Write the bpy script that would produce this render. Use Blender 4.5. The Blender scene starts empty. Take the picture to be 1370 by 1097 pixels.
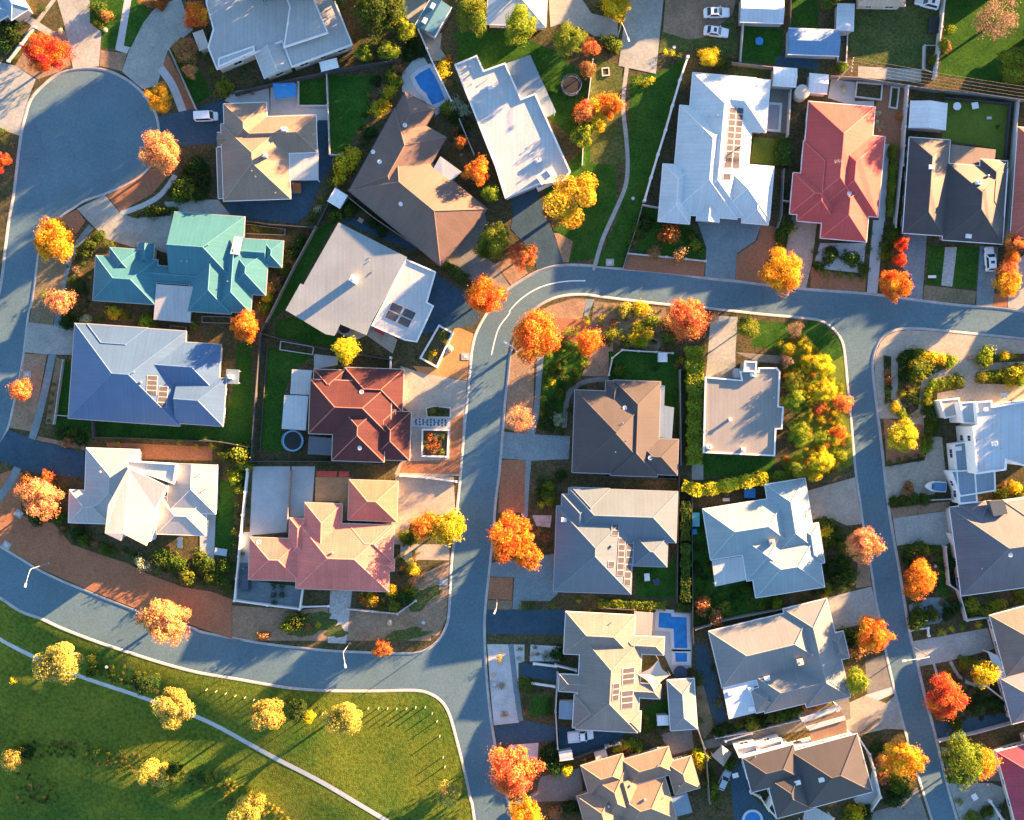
import bpy, math, random
from mathutils import Vector, Matrix
import numpy as np
rad = math.radians
SC = bpy.context.scene
COL = SC.collection
# ---------------------------------------------------------------- camera, sky, sun, exposure
S = 0.14            # metres on the ground per photo pixel
H = 175.0           # flying height of the camera
SUN_EL, SUN_AZ = 8.5, 35.0
cam = bpy.data.cameras.new("camera"); camo = bpy.data.objects.new("camera", cam); COL.objects.link(camo)
camo.location = (0, 0, H)
cam.sensor_width = 36.0
cam.angle = 2*math.atan(685*S/H)
cam.clip_start = 1; cam.clip_end = 20000
SC.camera = camo
w = bpy.data.worlds.new("World"); SC.world = w; w.use_nodes = True
nt = w.node_tree; bg = nt.nodes["Background"]
sky = nt.nodes.new("ShaderNodeTexSky"); sky.sky_type = 'NISHITA'; sky.sun_disc = False
sky.sun_elevation = rad(SUN_EL); sky.sun_rotation = rad(90-SUN_AZ)
sky.altitude = 1500; sky.air_density = 0.75; sky.dust_density = 0.4; sky.ozone_density = 0.7
nt.links.new(sky.outputs[0], bg.inputs[0]); bg.inputs[1].default_value = 0.05
sun = bpy.data.lights.new("sun", 'SUN'); suno = bpy.data.objects.new("sun", sun); COL.objects.link(suno)
sun.energy = 4.4; sun.angle = rad(0.55); sun.color = (1.0, 0.53, 0.23)
sd = Vector((math.cos(rad(SUN_EL))*math.cos(rad(SUN_AZ)), math.cos(rad(SUN_EL))*math.sin(rad(SUN_AZ)), math.sin(rad(SUN_EL))))
suno.rotation_euler = (-sd).to_track_quat('-Z', 'Y').to_euler()
suno.location = (60, 60, 120)
SC.view_settings.view_transform = 'Standard'; SC.view_settings.look = 'None'
SC.view_settings.exposure = 3.85; SC.view_settings.gamma = 1
SC.render.engine = 'CYCLES'
SC.cycles.max_bounces = 5; SC.cycles.diffuse_bounces = 2; SC.cycles.glossy_bounces = 2
SC.cycles.transmission_bounces = 3; SC.cycles.transparent_max_bounces = 4

# ---------------------------------------------------------------- photo measurements -> metres
LAND = 0.10
TILES = {}
for _r in range(4):
    for _c, _x in enumerate((0, 270, 540, 810)): TILES['%d%d' % (_r, _c)] = (_x, 210*_r, 1370/280)
    TILES['%d4' % _r] = (1080, 210*_r, 1370/290)
for _c, _x in enumerate((0, 270, 540, 810, 1080)): TILES['4%d' % _c] = (_x, 840, 1238/290)
TILES.update({'A': (740, 400, 1341/220), 'B': (760, 970, 6.85), 'C': (940, 930, 5.708), 'D': (470, 0, 8.44),
              'E': (1030, 420, 4.767), 'F': (80, 580, 5.957), '': (0, 0, 1.0)})
TILES['01'], TILES['10'] = TILES['10'], TILES['01']      # '10' is the second tile of the top strip, '01' the first of the next
def T(t, *pts):
    x0, y0, k = TILES[t]
    return [(x0+a/k, y0+b/k) for a, b in pts]
def TK(t): return TILES[t][2]
def P(px, py, z=0.0):
    f = (H-z)/H
    return ((px-685)*S*f, (548.5-py)*S*f, z)

# ---------------------------------------------------------------- materials
MATS = {}
def _n(nt, t, **k):
    n = nt.nodes.new(t)
    for a, b in k.items(): setattr(n, a, b)
    return n
def base_mat(name, rough=0.8, spec=0.3):
    m = bpy.data.materials.new(name); m.use_nodes = True
    b = m.node_tree.nodes["Principled BSDF"]
    b.inputs["Roughness"].default_value = rough
    b.inputs["Specular IOR Level"].default_value = spec
    return m, m.node_tree, b
def ground_mat(name, c1, c2, c3=None, scale=0.35, fine=6.0, amt=0.35, rough=0.9, bump=0.0, bscale=8.0):
    """two or three natural tones mixed by large and fine noise on world position"""
    if name in MATS: return MATS[name]
    m, nt, b = base_mat(name, rough, 0.04)
    geo = _n(nt, "ShaderNodeNewGeometry")
    n1 = _n(nt, "ShaderNodeTexNoise"); n1.inputs["Scale"].default_value = scale; n1.inputs["Detail"].default_value = 6; n1.inputs["Roughness"].default_value = .62
    n2 = _n(nt, "ShaderNodeTexNoise"); n2.inputs["Scale"].default_value = fine; n2.inputs["Detail"].default_value = 4
    nt.links.new(geo.outputs["Position"], n1.inputs["Vector"]); nt.links.new(geo.outputs["Position"], n2.inputs["Vector"])
    r = _n(nt, "ShaderNodeValToRGB"); e = r.color_ramp.elements
    e[0].position = .34; e[0].color = (*c1, 1); e[1].position = .66; e[1].color = (*c2, 1)
    if c3: x = e.new(.80); x.color = (*c3, 1)
    nt.links.new(n1.outputs["Fac"], r.inputs["Fac"])
    mr = _n(nt, "ShaderNodeMapRange"); mr.inputs["From Min"].default_value = .28; mr.inputs["From Max"].default_value = .72
    mr.inputs["To Min"].default_value = 1-amt; mr.inputs["To Max"].default_value = 1+amt
    nt.links.new(n2.outputs["Fac"], mr.inputs["Value"])
    mx = _n(nt, "ShaderNodeVectorMath", operation='SCALE')
    nt.links.new(r.outputs["Color"], mx.inputs[0]); nt.links.new(mr.outputs[0], mx.inputs["Scale"])
    nt.links.new(mx.outputs[0], b.inputs["Base Color"])
    if bump:
        n3 = _n(nt, "ShaderNodeTexNoise"); n3.inputs["Scale"].default_value = bscale; n3.inputs["Detail"].default_value = 3
        nt.links.new(geo.outputs["Position"], n3.inputs["Vector"])
        bp = _n(nt, "ShaderNodeBump"); bp.inputs["Strength"].default_value = 1.0; bp.inputs["Distance"].default_value = bump
        nt.links.new(n3.outputs["Fac"], bp.inputs["Height"]); nt.links.new(bp.outputs[0], b.inputs["Normal"])
    MATS[name] = m; return m
def plain(name, c, rough=0.6, amt=0.10, scale=1.2, spec=0.3, metal=0.0):
    if name in MATS: return MATS[name]
    m, nt, b = base_mat(name, rough, spec)
    b.inputs["Metallic"].default_value = metal
    tc = _n(nt, "ShaderNodeTexCoord")
    n1 = _n(nt, "ShaderNodeTexNoise"); n1.inputs["Scale"].default_value = scale; n1.inputs["Detail"].default_value = 5
    nt.links.new(tc.outputs["Object"], n1.inputs["Vector"])
    mr = _n(nt, "ShaderNodeMapRange"); mr.inputs["From Min"].default_value = .3; mr.inputs["From Max"].default_value = .7
    mr.inputs["To Min"].default_value = 1-amt; mr.inputs["To Max"].default_value = 1+amt
    nt.links.new(n1.outputs["Fac"], mr.inputs["Value"])
    mx = _n(nt, "ShaderNodeVectorMath", operation='SCALE'); mx.inputs[0].default_value = c
    nt.links.new(mr.outputs[0], mx.inputs["Scale"]); nt.links.new(mx.outputs[0], b.inputs["Base Color"])
    MATS[name] = m; return m
def roof_mat(name, c, kind='metal', rough=0.54):
    """corrugated metal or tiles: ribs / courses run by the roof's own UV in metres, with weathering streaks down the slope"""
    if name in MATS: return MATS[name]
    m, nt, b = base_mat(name, rough, .12 if c[0] > 2.2*c[1] else .2 if c[1] > 2.2*c[0] and c[2] < 1.5*c[1] else .5)
    uv = _n(nt, "ShaderNodeUVMap"); uv.uv_map = "UVMap"
    sx = _n(nt, "ShaderNodeSeparateXYZ"); nt.links.new(uv.outputs[0], sx.inputs[0])
    def stripes(out, period, lo, width):
        d = _n(nt, "ShaderNodeMath", operation='DIVIDE'); d.inputs[1].default_value = period; nt.links.new(out, d.inputs[0])
        f = _n(nt, "ShaderNodeMath", operation='FRACT'); nt.links.new(d.outputs[0], f.inputs[0])
        g = _n(nt, "ShaderNodeMapRange"); g.interpolation_type = 'SMOOTHSTEP'
        g.inputs["From Min"].default_value = 0; g.inputs["From Max"].default_value = width; g.inputs["To Min"].default_value = lo; g.inputs["To Max"].default_value = 1
        nt.links.new(f.outputs[0], g.inputs["Value"]); return g.outputs[0]
    mp = _n(nt, "ShaderNodeMapping"); mp.inputs["Scale"].default_value = (1.6, .12, 1); nt.links.new(uv.outputs[0], mp.inputs[0])
    ns = _n(nt, "ShaderNodeTexNoise"); ns.inputs["Scale"].default_value = 1.0; ns.inputs["Detail"].default_value = 4; nt.links.new(mp.outputs[0], ns.inputs["Vector"])
    geo = _n(nt, "ShaderNodeNewGeometry")
    nl = _n(nt, "ShaderNodeTexNoise"); nl.inputs["Scale"].default_value = .22; nl.inputs["Detail"].default_value = 5; nt.links.new(geo.outputs["Position"], nl.inputs["Vector"])
    nf = _n(nt, "ShaderNodeTexNoise"); nf.inputs["Scale"].default_value = 3.2; nf.inputs["Detail"].default_value = 3; nt.links.new(geo.outputs["Position"], nf.inputs["Vector"])
    def mr(o, a):
        q = _n(nt, "ShaderNodeMapRange"); q.inputs["From Min"].default_value = .3; q.inputs["From Max"].default_value = .7
        q.inputs["To Min"].default_value = 1-a; q.inputs["To Max"].default_value = 1+a; nt.links.new(o, q.inputs["Value"]); return q.outputs[0]
    k = 1.0 if kind == 'tile' else .7
    fs = [mr(ns.outputs["Fac"], .09*k), mr(nl.outputs["Fac"], .11*k), mr(nf.outputs["Fac"], .09*k)]
    if kind == 'tile': fs += [stripes(sx.outputs[1], .36, .80, .35), stripes(sx.outputs[0], .6, .9, .3)]
    else: fs += [stripes(sx.outputs[0], .76, .86, .22)]
    cur = fs[0]
    for o in fs[1:]:
        q = _n(nt, "ShaderNodeMath", operation='MULTIPLY'); nt.links.new(cur, q.inputs[0]); nt.links.new(o, q.inputs[1]); cur = q.outputs[0]
    mx = _n(nt, "ShaderNodeVectorMath", operation='SCALE'); mx.inputs[0].default_value = c
    nt.links.new(cur, mx.inputs["Scale"]); nt.links.new(mx.outputs[0], b.inputs["Base Color"])
    MATS[name] = m; return m
def leaf_mat():
    m, nt, b = base_mat("leaf", .7, .05)
    oi = _n(nt, "ShaderNodeObjectInfo")
    at = _n(nt, "ShaderNodeAttribute"); at.attribute_name = "rnd"
    tc = _n(nt, "ShaderNodeTexCoord")
    nz = _n(nt, "ShaderNodeTexNoise", noise_dimensions='4D'); nz.inputs["Scale"].default_value = 1.6; nz.inputs["Detail"].default_value = 2
    ad = _n(nt, "ShaderNodeMath", operation='MULTIPLY'); ad.inputs[1].default_value = 40; nt.links.new(oi.outputs["Random"], ad.inputs[0]); nt.links.new(ad.outputs[0], nz.inputs["W"])
    nt.links.new(tc.outputs["Object"], nz.inputs["Vector"])
    hs = _n(nt, "ShaderNodeHueSaturation")
    sx = _n(nt, "ShaderNodeSeparateXYZ"); nt.links.new(at.outputs["Vector"], sx.inputs[0])
    h1 = _n(nt, "ShaderNodeMapRange"); h1.inputs["To Min"].default_value = .478; h1.inputs["To Max"].default_value = .522; nt.links.new(sx.outputs[0], h1.inputs["Value"])
    h2 = _n(nt, "ShaderNodeMapRange"); h2.inputs["From Min"].default_value = .3; h2.inputs["From Max"].default_value = .7; h2.inputs["To Min"].default_value = -.022; h2.inputs["To Max"].default_value = .042; nt.links.new(nz.outputs["Fac"], h2.inputs["Value"])
    hh = _n(nt, "ShaderNodeMath", operation='ADD'); nt.links.new(h1.outputs[0], hh.inputs[0]); nt.links.new(h2.outputs[0], hh.inputs[1])
    nt.links.new(hh.outputs[0], hs.inputs["Hue"])
    vv = _n(nt, "ShaderNodeMapRange"); vv.inputs["To Min"].default_value = .6; vv.inputs["To Max"].default_value = 1.4; nt.links.new(sx.outputs[1], vv.inputs["Value"])
    nt.links.new(vv.outputs[0], hs.inputs["Value"]); nt.links.new(oi.outputs["Color"], hs.inputs["Color"])
    nt.links.new(hs.outputs[0], b.inputs["Base Color"])
    tr = _n(nt, "ShaderNodeBsdfTranslucent"); nt.links.new(hs.outputs[0], tr.inputs["Color"])
    ms = _n(nt, "ShaderNodeMixShader"); ms.inputs[0].default_value = .38
    out = nt.nodes["Material Output"]
    nt.links.new(b.outputs[0], ms.inputs[1]); nt.links.new(tr.outputs[0], ms.inputs[2]); nt.links.new(ms.outputs[0], out.inputs["Surface"])
    return m
def tint_mat(name, rough=.35, metal=0.0, coat=0.0):
    """paint whose colour is the object's own colour"""
    if name in MATS: return MATS[name]
    m, nt, b = base_mat(name, rough, .5); b.inputs["Metallic"].default_value = metal; b.inputs["Coat Weight"].default_value = coat
    oi = _n(nt, "ShaderNodeObjectInfo"); nt.links.new(oi.outputs["Color"], b.inputs["Base Color"])
    MATS[name] = m; return m
LEAF = leaf_mat()
# ---------------------------------------------------------------- mesh building
class MB:
    def __init__(s): s.v = []; s.f = []; s.uv = []; s.mi = []
    def face(s, pts, uv=None, mi=0):
        i = len(s.v); s.v += [tuple(p) for p in pts]; s.f.append(tuple(range(i, i+len(pts)))); s.uv.append(uv); s.mi.append(mi)
    def box(s, c, d, rot=0.0, mi=0, tilt=None):
        hx, hy, hz = d[0]/2, d[1]/2, d[2]/2; cr, sr = math.cos(rot), math.sin(rot)
        p = [(c[0]+x*cr-y*sr, c[1]+x*sr+y*cr, c[2]+z) for z in (-hz, hz) for x, y in ((-hx, -hy), (hx, -hy), (hx, hy), (-hx, hy))]
        i = len(s.v); s.v += p
        for q in ((3, 2, 1, 0), (4, 5, 6, 7), (0, 1, 5, 4), (1, 2, 6, 5), (2, 3, 7, 6), (3, 0, 4, 7)):
            s.f.append(tuple(i+k for k in q)); s.uv.append(None); s.mi.append(mi)
    def prism(s, poly, z0, z1, mi=0, bottom=True):
        n = len(poly)
        a = sum(poly[i][0]*poly[(i+1) % n][1]-poly[(i+1) % n][0]*poly[i][1] for i in range(n))
        if a < 0: poly = poly[::-1]
        zz = z1 if isinstance(z1, (list, tuple)) else [z1]*n
        if a < 0 and isinstance(z1, (list, tuple)): zz = zz[::-1]
        i = len(s.v); s.v += [(x, y, z0) for x, y in poly] + [(poly[k][0], poly[k][1], zz[k]) for k in range(n)]
        s.f.append(tuple(range(i+n, i+2*n))); s.uv.append([(x, y) for x, y in poly]); s.mi.append(mi)
        if bottom: s.f.append(tuple(range(i+n-1, i-1, -1))); s.uv.append(None); s.mi.append(mi)
        for k in range(n):
            l = (k+1) % n
            s.f.append((i+k, i+l, i+n+l, i+n+k)); s.uv.append(None); s.mi.append(mi)
    def tube(s, path, r, n=6, mi=0, cap=True):
        rs = r if isinstance(r, (list, tuple)) else [r]*len(path)
        path = [Vector(p) for p in path]; i0 = len(s.v)
        for k, p in enumerate(path):
            d = (path[min(k+1, len(path)-1)]-path[max(k-1, 0)]).normalized()
            a = d.cross(Vector((0, 0, 1)));
            if a.length < 1e-3: a = Vector((1, 0, 0))
            a.normalize(); b = d.cross(a)
            for j in range(n):
                t = 2*math.pi*j/n
                s.v.append(tuple(p+a*(rs[k]*math.cos(t))+b*(rs[k]*math.sin(t))))
        for k in range(len(path)-1):
            for j in range(n):
                l = (j+1) % n
                s.f.append((i0+k*n+j, i0+k*n+l, i0+(k+1)*n+l, i0+(k+1)*n+j)); s.uv.append(None); s.mi.append(mi)
        if cap:
            for k in (0, len(path)-1):
                q = tuple(i0+k*n+j for j in range(n)); s.f.append(q if k else q[::-1]); s.uv.append(None); s.mi.append(mi)
    def cyl(s, c, r, z0, z1, n=16, mi=0, r1=None):
        s.tube([(c[0], c[1], z0), (c[0], c[1], z1)], [r, r if r1 is None else r1], n, mi)
    def ring(s, c, r0, r1, z0, z1, n=24, mi=0):
        i = len(s.v)
        for k in range(n):
            t = 2*math.pi*k/n
            for r, z in ((r0, z0), (r1, z0), (r1, z1), (r0, z1)): s.v.append((c[0]+r*math.cos(t), c[1]+r*math.sin(t), z))
        for k in range(n):
            l = (k+1) % n
            for a in range(4):
                b = (a+1) % 4
                s.f.append((i+4*k+a, i+4*l+a, i+4*l+b, i+4*k+b)); s.uv.append(None); s.mi.append(mi)
    def mesh(s, name, mats, loc=(0, 0, 0), smooth=False):
        me = bpy.data.meshes.new(name)
        v = np.array(s.v, dtype=float) if s.v else np.zeros((0, 3))
        if len(v): v = v-np.array(loc, dtype=float)
        me.from_pydata(v.tolist(), [], s.f)
        for m in (mats if isinstance(mats, (list, tuple)) else [mats]): me.materials.append(m)
        if any(s.mi): me.polygons.foreach_set("material_index", s.mi)
        if any(u for u in s.uv):
            l = me.uv_layers.new(name="UVMap"); k = 0
            for f, u in zip(s.f, s.uv):
                for q in range(len(f)):
                    if u: l.data[k].uv = u[q]
                    k += 1
        if smooth: me.polygons.foreach_set("use_smooth", [True]*len(me.polygons))
        me.update(); return me
    def obj(s, name, mats, parent=None, loc=None, smooth=False):
        """link as one object; the mesh is kept relative to LOC (or the parent's place)"""
        base = parent['_o'] if parent is not None and '_o' in parent.keys() else (tuple(loc) if loc is not None else (0, 0, 0))
        me = s.mesh(name, mats, base, smooth)
        o = bpy.data.objects.new(name, me); COL.objects.link(o)
        if parent is not None: o.parent = parent; o['_o'] = tuple(base)
        elif loc is not None: o.location = loc
        return o
THINGS = []       # (object, label, px, py) for telling look-alikes apart
def tag(o, label, cat, group=None, at=None):
    o['label'] = label; o['category'] = cat
    if group: o['group'] = group
    l = at or (o.location.x, o.location.y)
    THINGS.append((o, l[0], l[1])); return o
def empty(name, loc, label, cat, group=None, rz=0.0):
    o = bpy.data.objects.new(name, None); COL.objects.link(o); o.location = loc; o.rotation_euler = (0, 0, rz)
    o.empty_display_size = .3; o['_o'] = tuple(loc)
    return tag(o, label, cat, group)
def link(name, me, parent=None, loc=(0, 0, 0), rz=0.0, scale=None, color=None):
    o = bpy.data.objects.new(name, me); COL.objects.link(o); o.location = loc; o.rotation_euler = (0, 0, rz)
    if scale is not None: o.scale = scale
    if color is not None: o.color = (*color, 1)
    if parent is not None: o.parent = parent
    return o
def structure(o): o['kind'] = 'structure'; return o
SDIR = (-math.cos(rad(SUN_AZ)), -math.sin(rad(SUN_AZ)))
PARK_LINE = []
def park_z(x, y):
    """the park falls away from the road towards the creek at the lower left"""
    if not PARK_LINE: return LAND
    if not in_park(x, y): return LAND
    d = min((x-a)**2+(y-b)**2 for a, b in PARK_LINE)**.5
    t = min(1, d/13.0); t = t*t*(3-2*t)
    s = x*SDIR[0]+y*SDIR[1]-64.0
    sl = 0 if s <= 0 else (s*s/24 if s < 12 else s-6)
    hump = 3.2*math.exp(-(((x+66)/15)**2+((y+74)/7)**2))+2.6*math.exp(-(((x+93)/10)**2+((y+52)/6)**2))  # two humps shaped to face the sun as lit bands
    return LAND-t*(min(9.0, .128*sl)-hump)+.10*t*math.sin(x*.23+1)*math.sin(y*.31)
def in_park(x, y):
    px, py = x/S+685, 548.5-y/S
    if px > 660: return False
    for (x0, y0), (x1, y1) in zip(PARK_PX[:-1], PARK_PX[1:]):
        if x0 <= px <= x1: return py > y0+(y1-y0)*(px-x0)/(x1-x0)
    return py > 700 and px < -300
PARK_PX = []
def smooth_line(pts, n=6):
    out = []
    for i in range(len(pts)-1):
        p0, p1, p2, p3 = pts[max(i-1, 0)], pts[i], pts[i+1], pts[min(i+2, len(pts)-1)]
        for k in range(n):
            t = k/n
            out.append(tuple(.5*((2*b)+(-a+c)*t+(2*a-5*b+4*c-d)*t*t+(-a+3*b-3*c+d)*t**3) for a, b, c, d in zip(p0, p1, p2, p3)))
    out.append(tuple(pts[-1])); return out
def offset_line(pts, d):
    out = []
    for i, p in enumerate(pts):
        a = pts[max(i-1, 0)]; b = pts[min(i+1, len(pts)-1)]
        dx, dy = b[0]-a[0], b[1]-a[1]; l = math.hypot(dx, dy) or 1
        out.append((p[0]-dy/l*d, p[1]+dx/l*d))
    return out
# ================================================================ GROUND
M_ASPH = ground_mat("asphalt", (.082, .148, .182), (.098, .168, .204), (.112, .180, .212), scale=.10, fine=5, amt=.13, rough=.85, bump=.01, bscale=18)
def weather(m, cracks=True):
    nt = m.node_tree; b = nt.nodes["Principled BSDF"]; src = b.inputs["Base Color"].links[0].from_socket
    geo = _n(nt, "ShaderNodeNewGeometry"); wp = _n(nt, "ShaderNodeTexNoise"); wp.inputs["Scale"].default_value = .5; wp.inputs["Detail"].default_value = 3; nt.links.new(geo.outputs["Position"], wp.inputs["Vector"])
    ad = _n(nt, "ShaderNodeVectorMath", operation='MULTIPLY_ADD'); ad.inputs[1].default_value = (1.6, 1.6, 0); nt.links.new(wp.outputs["Color"], ad.inputs[0]); nt.links.new(geo.outputs["Position"], ad.inputs[2])
    cur = None
    def mul(o):
        nonlocal cur
        if cur is None: cur = o; return
        q = _n(nt, "ShaderNodeMath", operation='MULTIPLY'); nt.links.new(cur, q.inputs[0]); nt.links.new(o, q.inputs[1]); cur = q.outputs[0]
    def rng(o, a, b_, lo, hi):
        q = _n(nt, "ShaderNodeMapRange"); q.interpolation_type = 'SMOOTHSTEP'; q.inputs["From Min"].default_value = a; q.inputs["From Max"].default_value = b_; q.inputs["To Min"].default_value = lo; q.inputs["To Max"].default_value = hi; nt.links.new(o, q.inputs["Value"]); return q.outputs[0]
    if cracks: v = _n(nt, "ShaderNodeTexVoronoi"); v.feature = 'DISTANCE_TO_EDGE'; v.inputs["Scale"].default_value = .085; nt.links.new(ad.outputs[0], v.inputs["Vector"]); mul(rng(v.outputs["Distance"],   .002, .009, .90, 1))
    v = _n(nt, "ShaderNodeTexVoronoi"); v.inputs["Scale"].default_value = .16; nt.links.new(geo.outputs["Position"], v.inputs["Vector"]); mul(rng(v.outputs["Distance"], .02, .08, .82, 1))
    n = _n(nt, "ShaderNodeTexNoise"); n.inputs["Scale"].default_value = .033; n.inputs["Detail"].default_value = 7; n.inputs["Roughness"].default_value = .7; nt.links.new(geo.outputs["Position"], n.inputs["Vector"]); mul(rng(n.outputs["Fac"], .35, .68, .92, 1.10))
    n = _n(nt, "ShaderNodeTexNoise"); n.inputs["Scale"].default_value = 2.2; n.inputs["Detail"].default_value = 6; nt.links.new(geo.outputs["Position"], n.inputs["Vector"]); mul(rng(n.outputs["Fac"], .3, .7, .90, 1.10))
    mx = _n(nt, "ShaderNodeVectorMath", operation='SCALE'); nt.links.new(src, mx.inputs[0]); nt.links.new(cur, mx.inputs["Scale"]); nt.links.new(mx.outputs[0], b.inputs["Base Color"])
weather(M_ASPH)
M_DRIVE = ground_mat("drive_asphalt", (.032, .068, .100), (.044, .084, .118), scale=.25, fine=5, amt=.15, rough=.85)
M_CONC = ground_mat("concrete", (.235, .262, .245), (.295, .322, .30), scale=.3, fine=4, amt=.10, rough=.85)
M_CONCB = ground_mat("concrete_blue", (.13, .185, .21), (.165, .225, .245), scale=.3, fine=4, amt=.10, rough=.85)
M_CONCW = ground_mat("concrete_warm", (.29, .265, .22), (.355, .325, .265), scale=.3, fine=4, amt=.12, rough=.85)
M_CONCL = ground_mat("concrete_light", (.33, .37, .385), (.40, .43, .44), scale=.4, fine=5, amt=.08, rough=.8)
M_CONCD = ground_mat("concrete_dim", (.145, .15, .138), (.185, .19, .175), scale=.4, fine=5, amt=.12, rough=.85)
for _m in (M_DRIVE, M_CONC, M_CONCB, M_CONCW, M_CONCD): weather(_m, False)
M_LAWN = ground_mat("lawn", (.018, .066, .010), (.034, .092, .014), (.075, .115, .024), scale=.30, fine=3.5, amt=.42, rough=.95, bump=.05, bscale=9)
M_LAWNR = ground_mat("rough_lawn", (.050, .080, .024), (.085, .10, .034), (.14, .12, .06), scale=.22, fine=2.5, amt=.45, rough=.95, bump=.06, bscale=7)
M_LAWNB = ground_mat("bright_lawn", (.095, .14, .022), (.12, .17, .03), scale=.3, fine=5, amt=.25, rough=.95, bump=.04, bscale=10)
M_PARK = ground_mat("park_grass", (.040, .090, .014), (.115, .140, .018), (.20, .165, .035), scale=.075, fine=1.6, amt=.40, rough=.95, bump=.08, bscale=5)
M_MULCH = ground_mat("red_mulch", (.235, .112, .062), (.285, .14, .078), (.20, .12, .07), scale=.18, fine=4, amt=.25, rough=.95, bump=.03, bscale=10)
M_MULCHO = ground_mat("orange_mulch", (.42, .19, .075), (.50, .235, .10), scale=.3, fine=4, amt=.2, rough=.95, bump=.03)
M_DIRT = ground_mat("bare_earth", (.20, .145, .095), (.27, .20, .135), (.13, .13, .06), scale=.28, fine=3.5, amt=.3, rough=.95, bump=.04)
M_DIRTG = ground_mat("grassy_earth", (.13, .12, .07), (.20, .16, .105), (.09, .11, .04), scale=.3, fine=3.5, amt=.3, rough=.95, bump=.04)
M_SOIL = ground_mat("garden_soil", (.048, .054, .022), (.092, .074, .042), (.040, .072, .018), scale=.35, fine=3.0, amt=.5, rough=.95, bump=.06, bscale=6)
M_GRAVEL = ground_mat("pale_gravel", (.36, .37, .37), (.48, .49, .49), (.26, .25, .23), scale=.5, fine=7, amt=.28, rough=.9, bump=.02)
M_PAVE = ground_mat("paving", (.30, .30, .29), (.40, .40, .39), scale=1.6, fine=6, amt=.35, rough=.85)
M_BRICK = ground_mat("brick_paving", (.40, .21, .10), (.50, .29, .15), scale=.6, fine=6, amt=.2, rough=.85)
M_KERB = ground_mat("kerb_concrete", (.25, .265, .27), (.36, .365, .36), (.20, .20, .19), scale=.5, fine=3, amt=.12, rough=.85)
GM = dict(road=M_ASPH, drive=M_DRIVE, conc=M_CONC, concb=M_CONCB, concw=M_CONCW, concl=M_CONCL, concd=M_CONCD, lawn=M_LAWN, lawnr=M_LAWNR,
          lawnb=M_LAWNB, mulch=M_MULCH, mulcho=M_MULCHO, dirt=M_DIRT, dirtg=M_DIRTG, soil=M_SOIL, gravel=M_GRAVEL, pave=M_PAVE, brick=M_BRICK)
GN = dict(road='road', drive='driveway', conc='driveway', concb='driveway', concw='driveway', concl='patio', concd='yard_paving', lawn='lawn', lawnr='lawn', lawnb='lawn',
          mulch='verge', mulcho='verge', dirt='verge', dirtg='verge', soil='garden_bed', gravel='gravel_bed', pave='paving', brick='brick_paving')
# --- kerb lines traced from the photograph (pixels on the ground)
LEFT_ROAD_L = [(-110, 690), (-60, 590), (-22, 480), (0, 384), (6, 337), (12, 292), (18.4, 257), (26.6, 188), (33.7, 155), (41, 133), (55, 116.5), (75.6, 100), (98, 93), (122.6, 91), (147, 95), (169.6, 106), (188, 120.6), (202, 139), (210.5, 157), (213.6, 180), (211, 205), (201, 224), (184, 238.6), (163.5, 250), (141, 260), (114.5, 269), (98, 279.5), (81.8, 290.7), (64, 312), (53, 337), (49, 365), (43, 406), (38.8, 420), (32.7, 471), (26.6, 508), (18.4, 544.7), (12, 571), (0, 596), (-25, 632), (-48, 664), (-54, 690), (-36, 711), (0, 730), (30.7, 748.5), (53, 762), (81.8, 776), (114.5, 789.4), (147, 802.7), (188, 818), (255.5, 838.5), (270, 844.7), (317, 854), (359, 861), (410.5, 867), (453, 870.5), (481, 871.6), (510, 873), (539, 873.5), (556, 873), (573, 867), (587, 855), (595, 841), (600, 820), (603, 757), (607.5, 720), (610.5, 685), (615, 641), (619.7, 583.5), (623.8, 542.6), (627, 508), (629, 485), (631, 467), (637, 444), (652, 417), (670.8, 394), (687, 381), (713.7, 365), (736, 357), (756.6, 354), (785, 354.5), (820, 358), (891.8, 364), (942.8, 371.5), (983.7, 375.5), (1024.6, 380.7), (1085, 386.8), (1158, 392), (1217.6, 399.5), (1277, 407), (1334, 411.5), (1370, 416), (1500, 432), (1700, 455)]
C_EDGE = [(706, 1300), (690, 1130), (683, 1083), (679, 1067), (668, 1023), (662, 990), (656, 950), (651, 898), (649, 850), (650, 814), (656.5, 752.6), (660.6, 711.7), (663.7, 671), (668.8, 631), (672.8, 583.5), (676, 542.6), (680, 506), (683, 478), (688, 455), (699, 432), (715.8, 414), (730, 404.5), (746.4, 398), (764.8, 395), (785, 395), (815, 399), (891.8, 408), (949, 413), (1014, 420.5), (1075, 426), (1097, 429.5), (1109.6, 436.5), (1120, 447), (1126.6, 459), (1129.7, 477), (1133, 513), (1137, 551), (1141, 600), (1144.6, 636), (1150, 672), (1154, 702), (1164.7, 761), (1171, 803.6), (1179.5, 841.7), (1185, 875), (1197, 926.7), (1211, 980.6), (1230, 1046), (1246, 1097), (1300, 1270)]
R_EDGE = [(1700, 494), (1500, 469), (1370, 454), (1281, 445), (1241, 441), (1215.5, 440), (1198.5, 442), (1186, 447.5), (1177, 456), (1171, 468.7), (1168, 484), (1169, 504.7), (1173, 538.5), (1177, 572), (1181.6, 610.5), (1184, 634), (1188, 668), (1195, 714.7), (1202.8, 757), (1211, 808), (1217.6, 846), (1227.6, 887), (1237, 926.7), (1251, 980.6), (1267, 1046), (1281, 1096), (1330, 1260)]
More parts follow.
